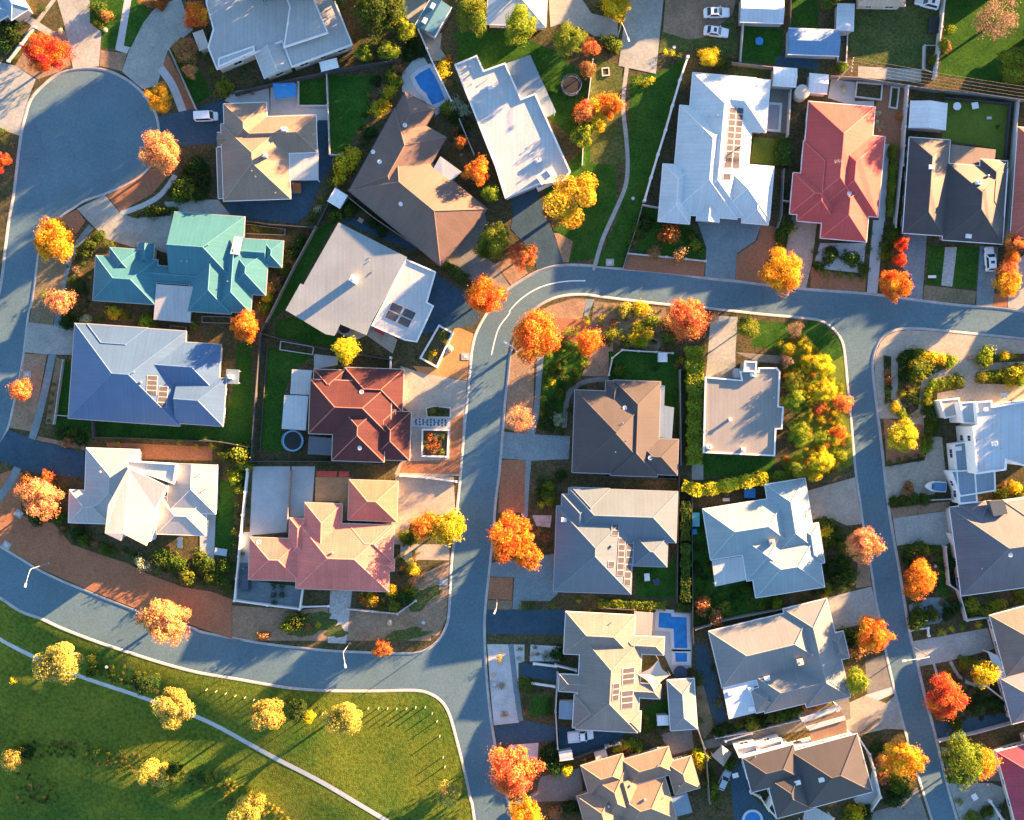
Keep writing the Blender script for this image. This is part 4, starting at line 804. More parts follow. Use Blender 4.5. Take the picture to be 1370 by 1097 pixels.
house("large grey house with a white-blue patio roof and octagonal bay", 13.5, (.15, .17, .178), M_CREAM,
      [('43', [(596, 20), (665, 332), (1260, 200)]), ('', [(1048, 816), (1100, 802.5), (1136, 926), (1085, 945)]), ('', [(1016, 905), (1023, 952), (1136, 927)]), ('43', [(840, 350), (960, 330), (930, 470), (860, 480)], {'e': 2.7}), ('', [(1105, 850), (1128, 845), (1135, 880)], {'e': 2.7})],
      [('43', [(668, 335), (935, 268), (945, 300), (840, 340), (885, 478), (705, 522)], 2.6, {'n': 'patio_roof', 'm': roof_mat("patio_sky", (.42, .50, .56)), 'posts': 1, 'th': .12})],
      [('chim', '43', (1105, 188), .95, .9, M_CREAM), ('sky', '43', [(922, 288), (830, 350), (832, 462), (715, 372)]), ('vent', '43', [(1180, 152)])], trim=M_TRIM, pitch=22, garage=[('44', (215, 330))])
house("tan house with five gables and a blue-white awning", 16, (.20, .14, .098), M_BRICKW,
      [('B', [(118, 380), (500, 265), (520, 520), (300, 620)], {'ax': 'u'}), ('B', [(500, 320), (920, 200), (960, 420), (560, 560)]), ('B', [(900, 350), (1095, 295), (1205, 560), (980, 640)]), ('B', [(260, 460), (540, 400), (640, 760), (330, 900)], {'e': 2.8}), ('B', [(600, 560), (940, 660), (930, 880), (480, 880)]), ('B', [(130, 640), (460, 680), (520, 1000), (180, 1000)], {'e': 2.7}), ('B', [(440, 560), (600, 480), (670, 800), (500, 860)], {'e': 2.9, 'k': 'gg'})],
      [('B', [(945, 660), (1090, 620), (1140, 800), (960, 850)], 2.6, {'n': 'awning', 'm': PCB, 'posts': 1, 'th': .1})],
      [('whirl', 'B', [(700, 680), (370, 740), (572, 550)]), ('vent', 'B', [(1018, 550), (875, 660), (830, 365)])], kind='tile', trim=M_TRIMB, pitch=25)
house("navy slate house with a white terrace and dark courtyard pool", 15, (.038, .037, .040), M_WHITE,
      [('C', [(690, 432), (1180, 296), (1266, 716), (790, 872)], {'e': 5.3}), ('C', [(305, 482), (700, 400), (372, 728), (760, 640)], {'e': 5.3}), ('C', [(520, 620), (760, 560), (800, 880), (560, 905)], {'e': 5.2})],
      [('C', [(245, 400), (410, 365), (420, 425), (275, 470)], 3.2, {'n': 'terrace', 'm': PCW, 'par': .5, 'iw': .1}), ('C', [(405, 385), (600, 330), (610, 375), (430, 430)], 3.2, {'n': 'terrace', 'm': PCW, 'par': .5, 'iw': .1}), ('C', [(780, 880), (860, 855), (1010, 940), (960, 1050), (760, 1000)], 2.9, {'n': 'patio_roof', 'm': PC, 'posts': 1, 'th': .12})],
      [('sky', 'C', [(725, 668), (908, 645), (250, 612)]), ('vent', 'C', [(400, 465)])], trim=M_TRIM, pitch=24)
house("long brown carport with white edge beams beside the navy house", 15, PCW, M_CREAM, [],
      [('C', [(745, 178), (1045, 78), (1062, 105), (765, 212)], 3.0, {'m': PCW, 'posts': 1, 'free': 1}), ('C', [(790, 215), (1060, 118), (1075, 165), (805, 258)], 2.7, {'n': 'carport_roof', 'm': roof_mat("brown_deck", (.16, .105, .075)), 'posts': 1, 'th': .1}), ('C', [(800, 240), (1085, 160), (1092, 190), (815, 272)], 3.0, {'n': 'edge_beam', 'm': PCW, 'nowall': 1}), ('C', [(815, 272), (1092, 190), (1108, 300), (830, 372)], 2.7, {'n': 'carport_roof', 'm': roof_mat("brown_deck", (.16, .105, .075)), 'posts': 1, 'th': .1})], trim=M_TRIM, name='carport', cat='carport', wins=False, group=None)
house("white two-storey cube house with dark windows facing the planted corner", 8, PCW, M_WHITE, [],
      [('24', [(1060, 558), (1160, 548), (1165, 585), (1260, 570), (1600, 520), (1600, 900), (1370, 960), (1255, 925), (1250, 985), (1065, 1012), (1040, 712), (1072, 700)], 6.3, {'m': roof_mat("blue_white_flat", (.40, .46, .50)), 'par': .45, 'iw': .04}),
       ('24', [(962, 560), (1062, 552), (1078, 695), (985, 690)], 5.4, {'m': PCW, 'par': .15, 'iw': .04}), ('24', [(925, 820), (1046, 800), (1075, 1190), (960, 1200)], 3.1, {'m': PCB, 'par': .12, 'iw': .04}), ('34', [(905, 0), (1185, -15), (1190, 125), (965, 162)], 3.2, {'m': PCB, 'par': .12, 'iw': .04}), ('24', [(835, 545), (960, 530), (970, 640), (870, 660)], 3.2, {'m': roof_mat("terrace_pale", (.42, .38, .33)), 'par': .15, 'iw': .04})],
      [('ac', '24', [(1180, 820)]), ('chim', '24', (1118, 602), .5, .7), ('vent', '24', [(1080, 795), (1225, 850), (1210, 815)]), ('sky', '24', [(955, 850), (1240, 515)])], trim=M_TRIM)
house("broad slate grey hip house with a dark roof void at the right edge", 7.6, (.105, .108, .125), M_CREAM, [('', [(1270.5, 679), (1287, 797), (1520, 765)]), ('34', [(965, 265), (1150, 190), (1190, 400), (1010, 430)], {'e': 2.8}), ('34', [(1245, 195), (1500, 170), (1500, 500)], {'e': 2.85})], [('34', [(1150, 192), (1245, 185), (1268, 270), (1180, 288)], 4.5, {'n': 'skylight_well', 'm': PCD, 'nowall': 1, 'th': 1.2})], [('skyr', '34', [(1283, 530)]), ('vent', '34', [(1100, 615)])], kind='tile', trim=M_TRIM, pitch=22, garage=[('34', (905, 330))])  # raised dark slab stands in for the shaded open courtyard void
house("tan and slate house with a white beam beside the curved dark driveway", 15, (.17, .135, .115), M_CREAM, [('', [(1327, 834), (1349, 905), (1480, 870), (1450, 790)]), ('', [(1338, 908), (1358, 966), (1480, 935)], {'m': (.17, .18, .21, 'slate')})], [('44', [(1030, 130), (1090, 160), (1155, 290), (1090, 305)], 2.6, {'n': 'pergola_roof', 'm': PCW, 'posts': 1, 'th': .1})], kind='tile', trim=M_TRIM, pitch=22)  # the lower wing's blue-grey roof colour paints in its shade
house("plum and coral roofed house at the lower right edge", 15, (.30, .06, .085), M_CREAM, [('', [(1345, 1004), (1386, 992), (1420, 1140), (1372, 1150)]), ('', [(1370, 985), (1480, 960), (1500, 1150)])], kind='tile', trim=M_TRIM, pitch=24)
house("white house with a long centre solar array and zigzag roof", -5, (.44, .50, .52), M_CREAM,
      [('uv', [(932, 16, 1017, 203)]), ('uv', [(918.5, 61, 1008, 206)]), ('uv', [(903, 141, 945, 218)]), ('uv', [(980, 132, 1051, 203)]), ('uv', [(1014.5, 140, 1050, 210)]), ('uv', [(950, 17, 1036, 87)]), ('uv', [(954, 172, 984, 213)], {'k': 'hg', 'ax': 'v'})], [],
      [('solar', '03', (812, 700), (95, 8), (-30, 370), 2, 9), ('solar', '13', (778, -5), (105, 8), (-4, 75), 2, 2), ('solar', '13', (770, 105), (55, 3), (-3, 45), 1, 1), ('vent', '03', [(672, 760), (735, 758)]), ('vent', '13', [(505, 82)])], trim=M_TRIM, pitch=21, garage=[('13', (820, 400))])
house("coral red metal house next to the white solar house", -5, (.42, .078, .072), M_BRICKW,
      [('', [(1082, 135.5), (1163.6, 146), (1158, 290)]), ('', [(1184, 183), (1172, 290), (1100, 190)]), ('', [(1061.4, 231), (1058, 286), (1120, 290)], {'e': 2.72}), ('', [(1098, 318), (1159, 323.5), (1108, 235)], {}), ('', [(1072, 228), (1120, 300), (1090, 190)], {'e': 2.72})], [],
      [('ant', '14', [(170, 45)]), ('skyr', '14', [(265, 230)]), ('vent', '04', [(175, 1030)])], trim=M_TRIM, pitch=23, garage=[('14', (30, 380))])
house("navy tiled house in two wings with cream sunlit slopes behind a small lawn", -4, (.046, .044, .046), M_BRICKW,
      [('', [(1222, 184), (1271, 190), (1208, 311.5), (1243, 313)]), ('', [(1272, 219), (1348, 227), (1336, 326), (1262, 308)]), ('', [(1312, 213), (1348, 217), (1340, 290)], {'e': 2.8}), ('', [(1291, 260), (1336, 326)], {'e': 2.72})],
      [('04', [(912, 912), (1192, 945), (1185, 1020), (1080, 1030), (895, 1060)], 2.5, {'n': 'pergola_roof', 'm': roof_mat("pergola_brown", (.17, .13, .10)), 'posts': 1, 'th': .1})],
      [('ac', '14', [(1078, 165)]), ('whirl', '14', [(1140, 120)]), ('sky', '14', [(785, 65), (1018, 500)])], kind='tile', trim=M_TRIM, pitch=24, garage=[('14', (680, 480)), ('14', (1140, 545))])
house("brick red house at the right edge above the orange shrubs", -4, (.40, .12, .085), M_BRICKW, [('', [(1362, 170), (1480, 180), (1470, 325)])], kind='tile', trim=M_TRIM)
house("sky blue flat-roofed house behind the round trees at the top", -3, (.42, .50, .56), M_CREAM, [('', [(656, -60), (734, -50), (730, 36)], {'p': 8})], trim=M_TRIM)
house("blue-roofed house corner beside the red maple", 33, (.16, .27, .36), M_CREAM, [('', [(15, 27), (39, 11), (-40, -70)]), ('', [(-60, 30), (8, 22), (-20, -40)], {'e': 2.72})], trim=M_TRIM)
house("peach-walled house at the top right beyond the lawn", -1, (.46, .34, .24), M_CREAM, [('', [(1150, -60), (1211, 8)], {'p': 20})], trim=M_TRIMB)
# unseen houses added outside the frame to throw the long shade that enters from the right and the top
for _i, (_x, _y, _w, _h, _a, _l) in enumerate([(1468, 60, 110, 90, -4, "house beyond the top right corner with a plain hip roof"), (1475, 395, 100, 50, -6, "low house beyond the right edge facing the top road"), (950, -75, 120, 80, -4, "house north of the parked sedans with a plain hip roof"), (560, -85, 130, 90, 12, "house north of the blue garden shed with a plain hip roof"), (1085, -95, 110, 90, -4, "house north of the blue shed roof with a plain hip roof"), (1320, -80, 120, 90, -2, "house north of the bare pink tree with a plain hip roof")]):
    house(_l, _a, [(.30, .27, .24), (.20, .20, .22), (.34, .20, .15)][_i % 3], M_CREAM, [('', [(_x-_w/2, _y-_h/2), (_x+_w/2, _y+_h/2)]), ('', [(_x-_w/2+10, _y), (_x, _y+_h/2+18)])], kind='tile', wins=False)
# ---------------------------------------------------------------- sheds
def shed(label, ang, t, pts, col, name='shed', ax=None, e=2.2, p=14, k='gg', sk=None, wall=None): return house(label, ang, col, wall or M_GREYW, [(t, pts, {'k': k, 'ax': ax})], eave=e, pitch=p, name=name, cat=name.replace('_', ' '), wins=False, inset_w=.12, trim=M_TRIM, group=None, cap=False, extra=sk or ())
shed("teal garden shed with two white skylight strips", 60, 'D', [(1005, 8), (1108, 85), (940, 410), (748, 268), (880, 10)], (.06, .17, .25), sk=[('sky', 'D', [(918, 70), (828, 235)])])
shed("long pale steel garage beside the two parked sedans", -2, '03', [(888, -20), (1165, 152)], (.42, .48, .53), 'garage', k='gg')
shed("blue metal shed between the small lawns", -2, '03', [(1200, 185), (1530, 365)], (.10, .21, .36))
shed("small white shed touching the white solar house's back fence", -4, '03', [(1102, 440), (1248, 568)], (.60, .60, .60), ax='u'); shed("small white shed beside the round water tank", -5, '04', [(15, 465), (125, 592)], (.60, .60, .60), ax='u')
shed("narrow pale lean-to shed along the big back lawn", -2, '04', [(195, 20), (290, 196)], (.46, .52, .56), k='gg', p=5); shed("white gabled shed above the navy house", -4, '04', [(658, 636), (872, 822)], (.58, .60, .61), ax='v')
shed("white tin shed in the corner below the brown house", -31, '11', [(878, 210), (942, 255), (905, 335), (823, 285)], (.62, .64, .65), p=4); shed("white flat shed against the big white house", 14, '10', [(768, 410), (880, 382), (895, 432), (782, 465)], (.66, .68, .69), p=3, k='gg')
shed("small grey cabinet shed beside the dark driveway", 8, '42', [(888, 712), (962, 708), (966, 748), (892, 755)], (.34, .39, .43), p=3); shed("white box shed beside the palm-shaded lawn", 2, '43', [(295, 505), (360, 512), (358, 552), (298, 555)], (.6, .62, .63), p=4)
shed("pale cube shed inside the dark hedged lawn", 0, 'A', [(858, 445), (932, 508)], (.5, .52, .53), p=3); shed("tiny cream shed at the left corner of the big white house", 20, "00", [(1265, 215), (1365, 310)], (.6, .56, .5), p=5)  # the tiny cream one is the big white house's porch
# ================================================================ TREES, SHRUBS, HEDGES
M_BARK = plain("bark", (.16, .12, .09), .9, .25, 3); M_STEM = plain("twig", (.11, .085, .05), .9, .2, 3)
M_SCREEN = None
def leaf_mesh(name, seed, clumps, per, cr, ls, shell=(.55, .92), zmin=-.75, fringe=.0, sq=1.0):
    """leaf cards in clumps spread through the crown's volume (unit radius), two random numbers per leaf for its colour"""
    r = np.random.default_rng(seed); C = []
    while len(C) < clumps:
        d = r.normal(size=3); d /= np.linalg.norm(d)
        if d[2] < zmin: continue
        a_ = math.atan2(d[1], d[0]); q = d*r.uniform(*shell)*(1+.13*math.sin(3*a_+seed)+.10*math.sin(5*a_+2*seed)+.08*math.sin(2*a_+d[2]*3+seed*1.7))
        if len(C) < 40 and any(np.linalg.norm(q-c) < cr*.75 for c in C) and r.random() < .8: continue
        C.append(q)
    C = np.array(C); n = clumps*per
    ci = np.repeat(np.arange(clumps), per); d = r.normal(size=(n, 3)); d /= np.linalg.norm(d, axis=1)[:, None]
    rr = cr*(.55+.5*r.random(n)**.6)*np.repeat(r.uniform(.55, 1.35, clumps), per)
    if fringe: rr *= np.where(r.random(n) < fringe, r.uniform(1.1, 1.7, n), 1)
    c = C[ci]+d*rr[:, None]; c[:, 2] *= sq
    nr = d*.9+C[ci]*.55+r.normal(size=(n, 3))*.45; nr /= np.linalg.norm(nr, axis=1)[:, None]
    t = np.cross(nr, r.normal(size=(n, 3))); t /= np.linalg.norm(t, axis=1)[:, None]; b = np.cross(nr, t)
    s = ls*r.uniform(.65, 1.3, n)[:, None]
    v = np.stack([c-t*s*.5, c+b*s*.36+nr*s*.08, c+t*s*.6, c-b*s*.36+nr*s*.08], 1).reshape(-1, 3)
    me = bpy.data.meshes.new(name); me.vertices.add(4*n); me.vertices.foreach_set("co", v.ravel())
    me.loops.add(4*n); me.loops.foreach_set("vertex_index", np.arange(4*n)); me.polygons.add(n); me.polygons.foreach_set("loop_start", np.arange(n)*4)
    me.update(calc_edges=True)
    cl = np.repeat(r.random(clumps), per); at = me.attributes.new("rnd", 'FLOAT_VECTOR', 'FACE')
    at.data.foreach_set("vector", np.stack([.5*r.random(n)+.5*cl, np.clip(.55*r.random(n)+.45*cl, 0, 1), r.random(n)], 1).ravel().astype(np.float32))
    me.materials.append(LEAF); return me
BIG = [leaf_mesh("crown", 10+i, 78, 165, .24, .074, shell=(.5, .95), fringe=.16) for i in range(5)]
MID = [leaf_mesh("crown", 30+i, 40, 110, .31, .115, fringe=.16) for i in range(4)]
LOBE = [leaf_mesh("crown", 50+i, 15, 480, .36, .075, shell=(.45, .78), zmin=-.4) for i in range(4)]
BARE = [leaf_mesh("crown", 70+i, 80, 34, .24, .075, fringe=.35) for i in range(2)]
SMALL = [leaf_mesh("shrub", 90+i, 17, 80, .42, .17, shell=(.35, .7), zmin=-.2, fringe=.08) for i in range(4)]
def trunk_mesh(seed):
    r = random.Random(seed); m = MB(); m.tube([(0, 0, 0), (.02, .01, .3), (.0, .03, .62)], [.075, .058, .048], 8)
    for k in range(6):
        t = k*1.047+r.uniform(-.3, .3); l = r.uniform(.45, .7)
        m.tube([(0, .02, .42+.03*k), (l*.45*math.cos(t), l*.45*math.sin(t), .68+.03*k), (l*math.cos(t), l*math.sin(t), .95+r.uniform(-.05, .15))], [.035, .024, .008], 5)
    return m.mesh("trunk", M_BARK, smooth=True)
TRUNK = [trunk_mesh(i) for i in range(3)]
CCOL = dict(orange=(.60, .175, .032), amber=(.62, .27, .028), peach=(.56, .25, .12), red=(.60, .045, .025), coral=(.60, .175, .065), yellow=(.53, .45, .03), gold=(.47, .36, .026), olive=(.17, .20, .024),
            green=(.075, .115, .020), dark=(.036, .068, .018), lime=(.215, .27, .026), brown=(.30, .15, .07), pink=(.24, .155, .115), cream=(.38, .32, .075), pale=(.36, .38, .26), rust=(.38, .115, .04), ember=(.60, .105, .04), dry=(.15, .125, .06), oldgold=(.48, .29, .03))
CWORD = dict(orange='orange', amber='amber', peach='peach', red='bright red', coral='coral', yellow='yellow', gold='golden', olive='olive', green='green', dark='dark green', lime='lime green', brown='brown', pink='pinkish brown', cream='pale yellow', pale='silvery', rust='rust red', ember='red-orange')
rv = random.Random(7)
def jit(c, a=.10): return tuple(max(.005, q*(1+rv.uniform(-a, a))) for q in c)
LITTER = []
def tree(x, y, rp, col, label, kind='big', hk=1.0, sx=1.0, sy=1.0, name=None, cat='tree', group=None):
    r = rp*S*.97; h = (1.35*r+1.6)*hk; zc = h-.62*r
    gx, gy, _ = P(x, y, zc); gz = park_z(gx, gy)
    if gz < LAND-.05: gx, gy, _ = P(x, y, zc+gz)
    root = empty(name or ('autumn_tree' if col in ('orange', 'amber', 'peach', 'red', 'coral', 'rust', 'yellow', 'gold', 'ember') else 'tree'), (gx, gy, park_z(gx, gy)-.04), label, cat, group)
    me = rv.choice(dict(big=BIG, mid=MID, lobe=LOBE, bare=BARE)[kind])
    a = rv.uniform(0, 6.28) if sx == sy else 0
    k = .93 if kind != 'lobe' else .98
    link("crown", me, root, (0, 0, zc), a, (r*k*sx*rv.uniform(.9, 1.08), r*k*sy*rv.uniform(.9, 1.08), r*rv.uniform(.74, .92)), jit(CCOL[col], .06))
    link("trunk", rv.choice(TRUNK), root, (0, 0, 0), rv.uniform(0, 6.28), (r*1.0, r*1.0, zc))
    if col in ('orange', 'amber', 'peach', 'red', 'coral', 'rust', 'ember', 'gold') and rp > 12: LITTER.append((gx, gy, r, col))
    return root
def wordlist(n): return ['first', 'second', 'third', 'fourth', 'fifth', 'sixth', 'seventh', 'eighth', 'ninth', 'tenth', 'eleventh', 'twelfth', 'thirteenth', 'fourteenth', 'fifteenth', 'sixteenth', 'seventeenth', 'eighteenth', 'nineteenth', 'twentieth'][n]
AUT = 'autumn street trees'
for a in [(60, 70, 30, 'red', "bright red maple at the top left edge of the turning circle"), (213, 132, 19, 'amber', "small yellow-orange tree on the rim of the turning circle"), (216, 204, 30, 'peach', "broad peach tree below the turning circle driveway"), (72, 321, 30, 'amber', "dense orange tree at the kerb above the teal house"), (81, 404, 18, 'peach', "small peach tree on the verge left of the teal house", 'mid'), (28, 522, 15, 'coral', "small coral tree on the left road kerb", 'mid'),
          (55, 665, 27, 'peach', "salmon pink tree in the dark bed left of the white two-storey house"), (222, 829, 34, 'peach', "large peach tree on the kerb of the lower curved road"), (262, 20, 18, 'orange', "orange tree at the left corner of the big white house", 'mid'), (327, 437, 21, 'orange', "orange tree between the teal house and the red tiled house"), (649, 396, 27, 'orange', "orange tree at the dark driveway on the bend"), (698, 341, 21, 'coral', "coral tree between two driveways on the outer bend"),
          (716, 448, 33, 'orange', "large orange tree on the inside corner of the bend"), (787, 457, 18, 'orange', "orange tree in the green corner garden above the curved path", 'mid'), (697, 560, 19, 'peach', "pale peach thin-leaved tree on the central road footpath", 'bare'), (684, 718, 33, 'orange', "large orange tree above the blue concrete driveway"), (706, 745, 20, 'orange', "lower lobe tree joined to the large orange tree by the central road", 'mid'), (922, 428, 31, 'coral', "coral orange tree on the top road beside the grey flat-roofed house"),
          (1046, 364, 29, 'amber', "amber tree on the top road below the white solar house"), (1197, 381, 22, 'orange', "orange tree at the kerb beside the gravel garden house"), (1207, 584, 21, 'yellow', "round yellow tree in the mulch bed by the white cube house"), (1155, 728, 25, 'peach', "peach orange tree overhanging the right road near the pale blue house"), (1230, 776, 25, 'orange', "orange tree in the small front garden of the slate grey house"), (1168, 849, 27, 'orange', "orange tree overhanging the right road beside the large grey house"),
          (1263, 935, 28, 'ember', "red-orange tree above the dark blue driveway at lower right"), (1210, 1016, 28, 'amber', "amber tree right of the navy slate house"), (1317, 901, 18, 'gold', "small golden tree beside the curved dark driveway", 'mid'), (1288, 1018, 34, 'olive', "big olive green tree at the lower right road edge"), (1316, 1020, 20, 'amber', "amber tree merging with the big olive green tree", 'mid'), (685, 1033, 36, 'coral', "large coral tree on the lower central road"), (705, 1093, 25, 'amber', "amber tree cut by the bottom edge of the picture"),
          (510, 867, 15, 'rust', "small rust tree on the kerb near the lower road corner", 'mid'), (570, 703, 19, 'orange', "orange bushy tree on the driveway island of the salmon house", 'mid'), (600, 706, 23, 'gold', "golden spiky tree leaning over the central road kerb", 'mid'), (815, 140, 19, 'orange', "bright orange tree beside the lane end", 'mid'), (783, 152, 16, 'coral', "coral shrubby tree right of the trampoline", 'mid'), (789, 62, 13, 'coral', "small coral tree by the grey lane driveway", 'mid'), (786, 93, 11, 'brown', "small brown tree above the trampoline", 'mid'),
          (637, 230, 19, 'orange', "orange tree between the brown house and the white flat-roofed house", 'mid'), (616, 190, 9, 'rust', "tiny rust tree between the brown house and white house", 'mid'), (0, 216, 14, 'red', "red tree cut by the left edge of the picture", 'mid'), (248, 66, 17, 'brown', "brown tree in the dark strip beside the turning circle driveway", 'mid'), (255, 96, 10, 'peach', "small peach tree in the dark strip beside the turning circle", 'mid'),
          (1206, 327, 11, 'red', "small red tree nearest the navy house garage", 'mid'), (1204, 347, 10, 'red', "small red tree just above the orange kerb tree", 'mid'), (1356, 323, 14, 'coral', "coral shrub tree beside the parked white car", 'mid'), (1354, 344, 10, 'orange', "small orange bush tree below the coral one at the right edge", 'mid'), (1350, 362, 13, 'coral', "middle coral bush tree at the right edge driveway", 'mid'), (1350, 380, 18, 'amber', "amber bushy tree nearest the top road at the right edge", 'mid')]:
    tree(*a, group=AUT)
T(''); 
for a in [(632, 17, 26, 'olive', "round olive tree right of the teal garden shed", "big", 1.5), (695, 34, 26, 'lime', "round lime tree below the sky blue roof", "big", 1.5), (760, 53, 23, 'olive', "round olive tree beside the grey lane driveway", "big", 1.5), (505, 14, 34, 'green', "broad green tree right of the big white house"), (541, 40, 16, 'lime', "lime topped green tree left of the teal shed", 'mid'), (487, 70, 14, 'olive', "small olive tree below the corner of the big white house", 'mid'), (520, 67, 14, 'olive', "small olive tree between two others above the grey fence", 'mid'), (530, 22, 16, 'green', "dark green tree behind the broad green tree", 'mid'),
          (662, 322, 24, 'olive', "olive tree on the island between two driveways"), (652, 332, 17, 'green', "green shrubby tree left of the olive island tree", 'mid'), (657, 259, 12, 'lime', "small lime tree at the corner of the white flat-roofed house", 'mid'), (779, 181, 17, 'lime', "lime bush tree on the lawn below the coral one", 'mid'), (799, 163, 14, 'gold', "golden bush tree between the lane and lawn", 'mid'), (1334, 26, 31, 'pink', "bare pinkish brown tree on the dark lawn at top right", 'bare'), (1362, 88, 26, 'olive', "olive and gold tree at the right edge of the dark lawn"),
          (462, 468, 18, 'yellow', "yellow spreading tree above the red tiled house", 'mid'), (1000, 438, 16, 'olive', "olive oval tree beside the sunlit driveway", 'mid'), (1064, 440, 12, 'pink', "pinkish brown bare tree on the corner lawn", 'bare'), (1147, 911, 15, 'lime', "lime oval tree beside the large grey house", 'mid'), (824, 4, 22, 'gold', "golden olive tree beside the lane at the top edge"), (1110, 0, 12, 'green', "green tree at the top edge beyond the blue shed", 'mid'), (948, 80, 11, 'gold', "pale gold bush tree above the white solar house", 'mid'), (1262, 60, 8, 'olive', "small olive tree on the dark lawn by the grey fence", 'mid')]:
    tree(*a, group='green and olive trees')
tree(767, 266, 38, 'oldgold', "large golden tree of round lobes right of the blue driveway", 'lobe', group='lobed trees'); tree(742, 285, 18, 'brown', "brown shaded bush tree under the large golden lobed tree", 'mid')
for a in [(84, 884, 36, 'cream', "large pale yellow gum over the park path at left", 'lobe'), (235, 943, 31, 'cream', "round pale yellow gum touching the park path", 'lobe'), (357, 952, 27, 'cream', "pale yellow gum between the road and park path", 'lobe'), (463, 958, 30, 'cream', "pale yellow gum beside the sunlit grass", 'lobe'), (598, 1061, 20, 'cream', "small pale yellow gum near the lower road edge", 'lobe'), (205, 1033, 25, 'cream', "low pale yellow gum in the middle of the park", 'lobe', .6), (14, 1018, 16, 'cream', "small pale gum at the left edge of the park", 'mid', .7), (334, 1083, 26, 'cream', "wide pale yellow gum cut by the bottom edge", 'lobe', .6), (412, 960, 10, 'yellow', "tiny yellow gum sapling between two park gums", 'mid'), (398, 952, 15, 'dark', "dark green shrubby tree between two park gums", 'mid'), (196, 915, 16, 'dark', "dark green bush tree beside the park path", 'mid')]:
    tree(*a, group='park gums')
CG = "in the grey flat-roofed house's corner garden"
for x, y, r, c, l in [(1056, 468, 10, 'gold', "golden upright tree nearest the corner lawn"), (1077, 462, 12, 'gold', "golden tree under the bare pink one"), (1052, 484, 10, 'pink', "pinkish tree left of the yellows"), (1084, 487, 14, 'gold', "amber-gold tree touching the upper yellow"), (1100, 489, 16, 'yellow', "upper bright yellow tree"), (1104, 523, 17, 'yellow', "lower bright yellow tree"), (1083, 520, 9, 'gold', "small golden tree left of lower yellow"), (1062, 511, 16, 'olive', "olive tree against the flat roof"), (1064, 537, 17, 'lime', "lime tree against the flat roof"), (1095, 548, 10, 'rust', "rust red small tree"), (1128, 540, 13, 'coral', "coral tree at the road kerb"), (1122, 578, 11, 'orange', "orange tree near the road kerb"), (1070, 581, 16, 'lime', "round lime ball tree"), (1100, 586, 11, 'lime', "lime bush left of orange tree"), (1100, 617, 18, 'yellow', "yellow tree at the lower end"), (1068, 627, 12, 'lime', "lime lumpy tree at the lower left"), (1088, 634, 10, 'gold', "golden bush tree by the driveway"), (1122, 520, 7, 'olive', "tiny olive tree by the kerb"), (1126, 612, 9, 'lime', "lime tree by the lower kerb")]:
    tree(x, y, r, c, l+" "+CG, 'mid' if r < 14 else 'big', group='corner garden trees')
# ---- shrubs: (where, tile, [(x, y, radius, colour)]) in tile pixels
SHAPES = [[] for _ in range(1)]
SHRUBS = []
def shrub(px, py, rp, col, where): SHRUBS.append((rp*1.17, px, py, col, where))
def plant(rp, px, py, col, where):
    r = max(.28, rp*S); z = .55*r
    gx, gy, _ = P(px, py, z)
    o = link("shrub", rv.choice(SMALL), None, (gx, gy, park_z(gx, gy)+.25*r), rv.uniform(0, 6.28), (r*rv.uniform(.9, 1.15), r*rv.uniform(.9, 1.15), r*rv.uniform(.8, 1.2)), jit(CCOL[col], .10))
    size = 'small' if rp < 5.5 else ('large' if rp > 10 else 'round')
    return tag(o, "%s %s shrub %s" % (size, CWORD[col], where), 'shrub', 'shrubs '+where)
def shrubs(where, t, *l):
    for x, y, r, c in l:
        (px, py), = T(t, (x, y)); shrub(px, py, r/TK(t), c, where)
shrubs("in the front bed of the left driveways", '00', (1060, 15, 40, 'rust'), (990, 20, 35, 'brown'), (930, 10, 30, 'brown'), (640, 60, 50, 'green'), (690, 100, 40, 'brown'), (640, 160, 35, 'olive'), (400, 205, 22, 'pale'))
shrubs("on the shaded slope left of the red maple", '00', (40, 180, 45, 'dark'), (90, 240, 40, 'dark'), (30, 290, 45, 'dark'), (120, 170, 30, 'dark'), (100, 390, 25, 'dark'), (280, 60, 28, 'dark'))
shrubs("in the bed at the far left edge", '00', (20, 870, 30, 'green'), (80, 950, 20, 'brown'), (30, 930, 25, 'olive'))
shrubs("below the big white house's left end", '10', (150, 570, 60, 'olive'), (65, 455, 26, 'lime'), (20, 345, 24, 'lime'), (265, 615, 20, 'yellow'), (330, 610, 18, 'pink'))
shrubs("beside the lawn edge left of the kidney pool", '10', (1290, 440, 38, 'brown'), (1260, 520, 48, 'olive'), (1230, 600, 45, 'gold'), (1190, 680, 45, 'gold'), (1150, 720, 48, 'gold'), (1140, 530, 36, 'dark'), (1100, 870, 38, 'dark'), (1070, 930, 35, 'dark'), (990, 1010, 50, 'gold'), (930, 1060, 48, 'olive'))
shrubs("below the peach turning circle tree", '01', (1200, 180, 62, 'green'), (1180, 250, 52, 'green'), (1290, 60, 55, 'dark'), (1240, 230, 50, 'olive'), (1330, 150, 48, 'dark'), (1300, 240, 42, 'dark'))
shrubs("along the teal house's driveway", '01', (980, 360, 36, 'green'), (1050, 355, 42, 'green'), (1120, 350, 36, 'green'), (900, 375, 26, 'dark'), (640, 520, 42, 'green'), (590, 570, 44, 'green'), (540, 620, 40, 'green'), (690, 570, 32, 'green'), (740, 575, 24, 'olive'), (510, 660, 34, 'dark'), (650, 515, 16, 'pale'))
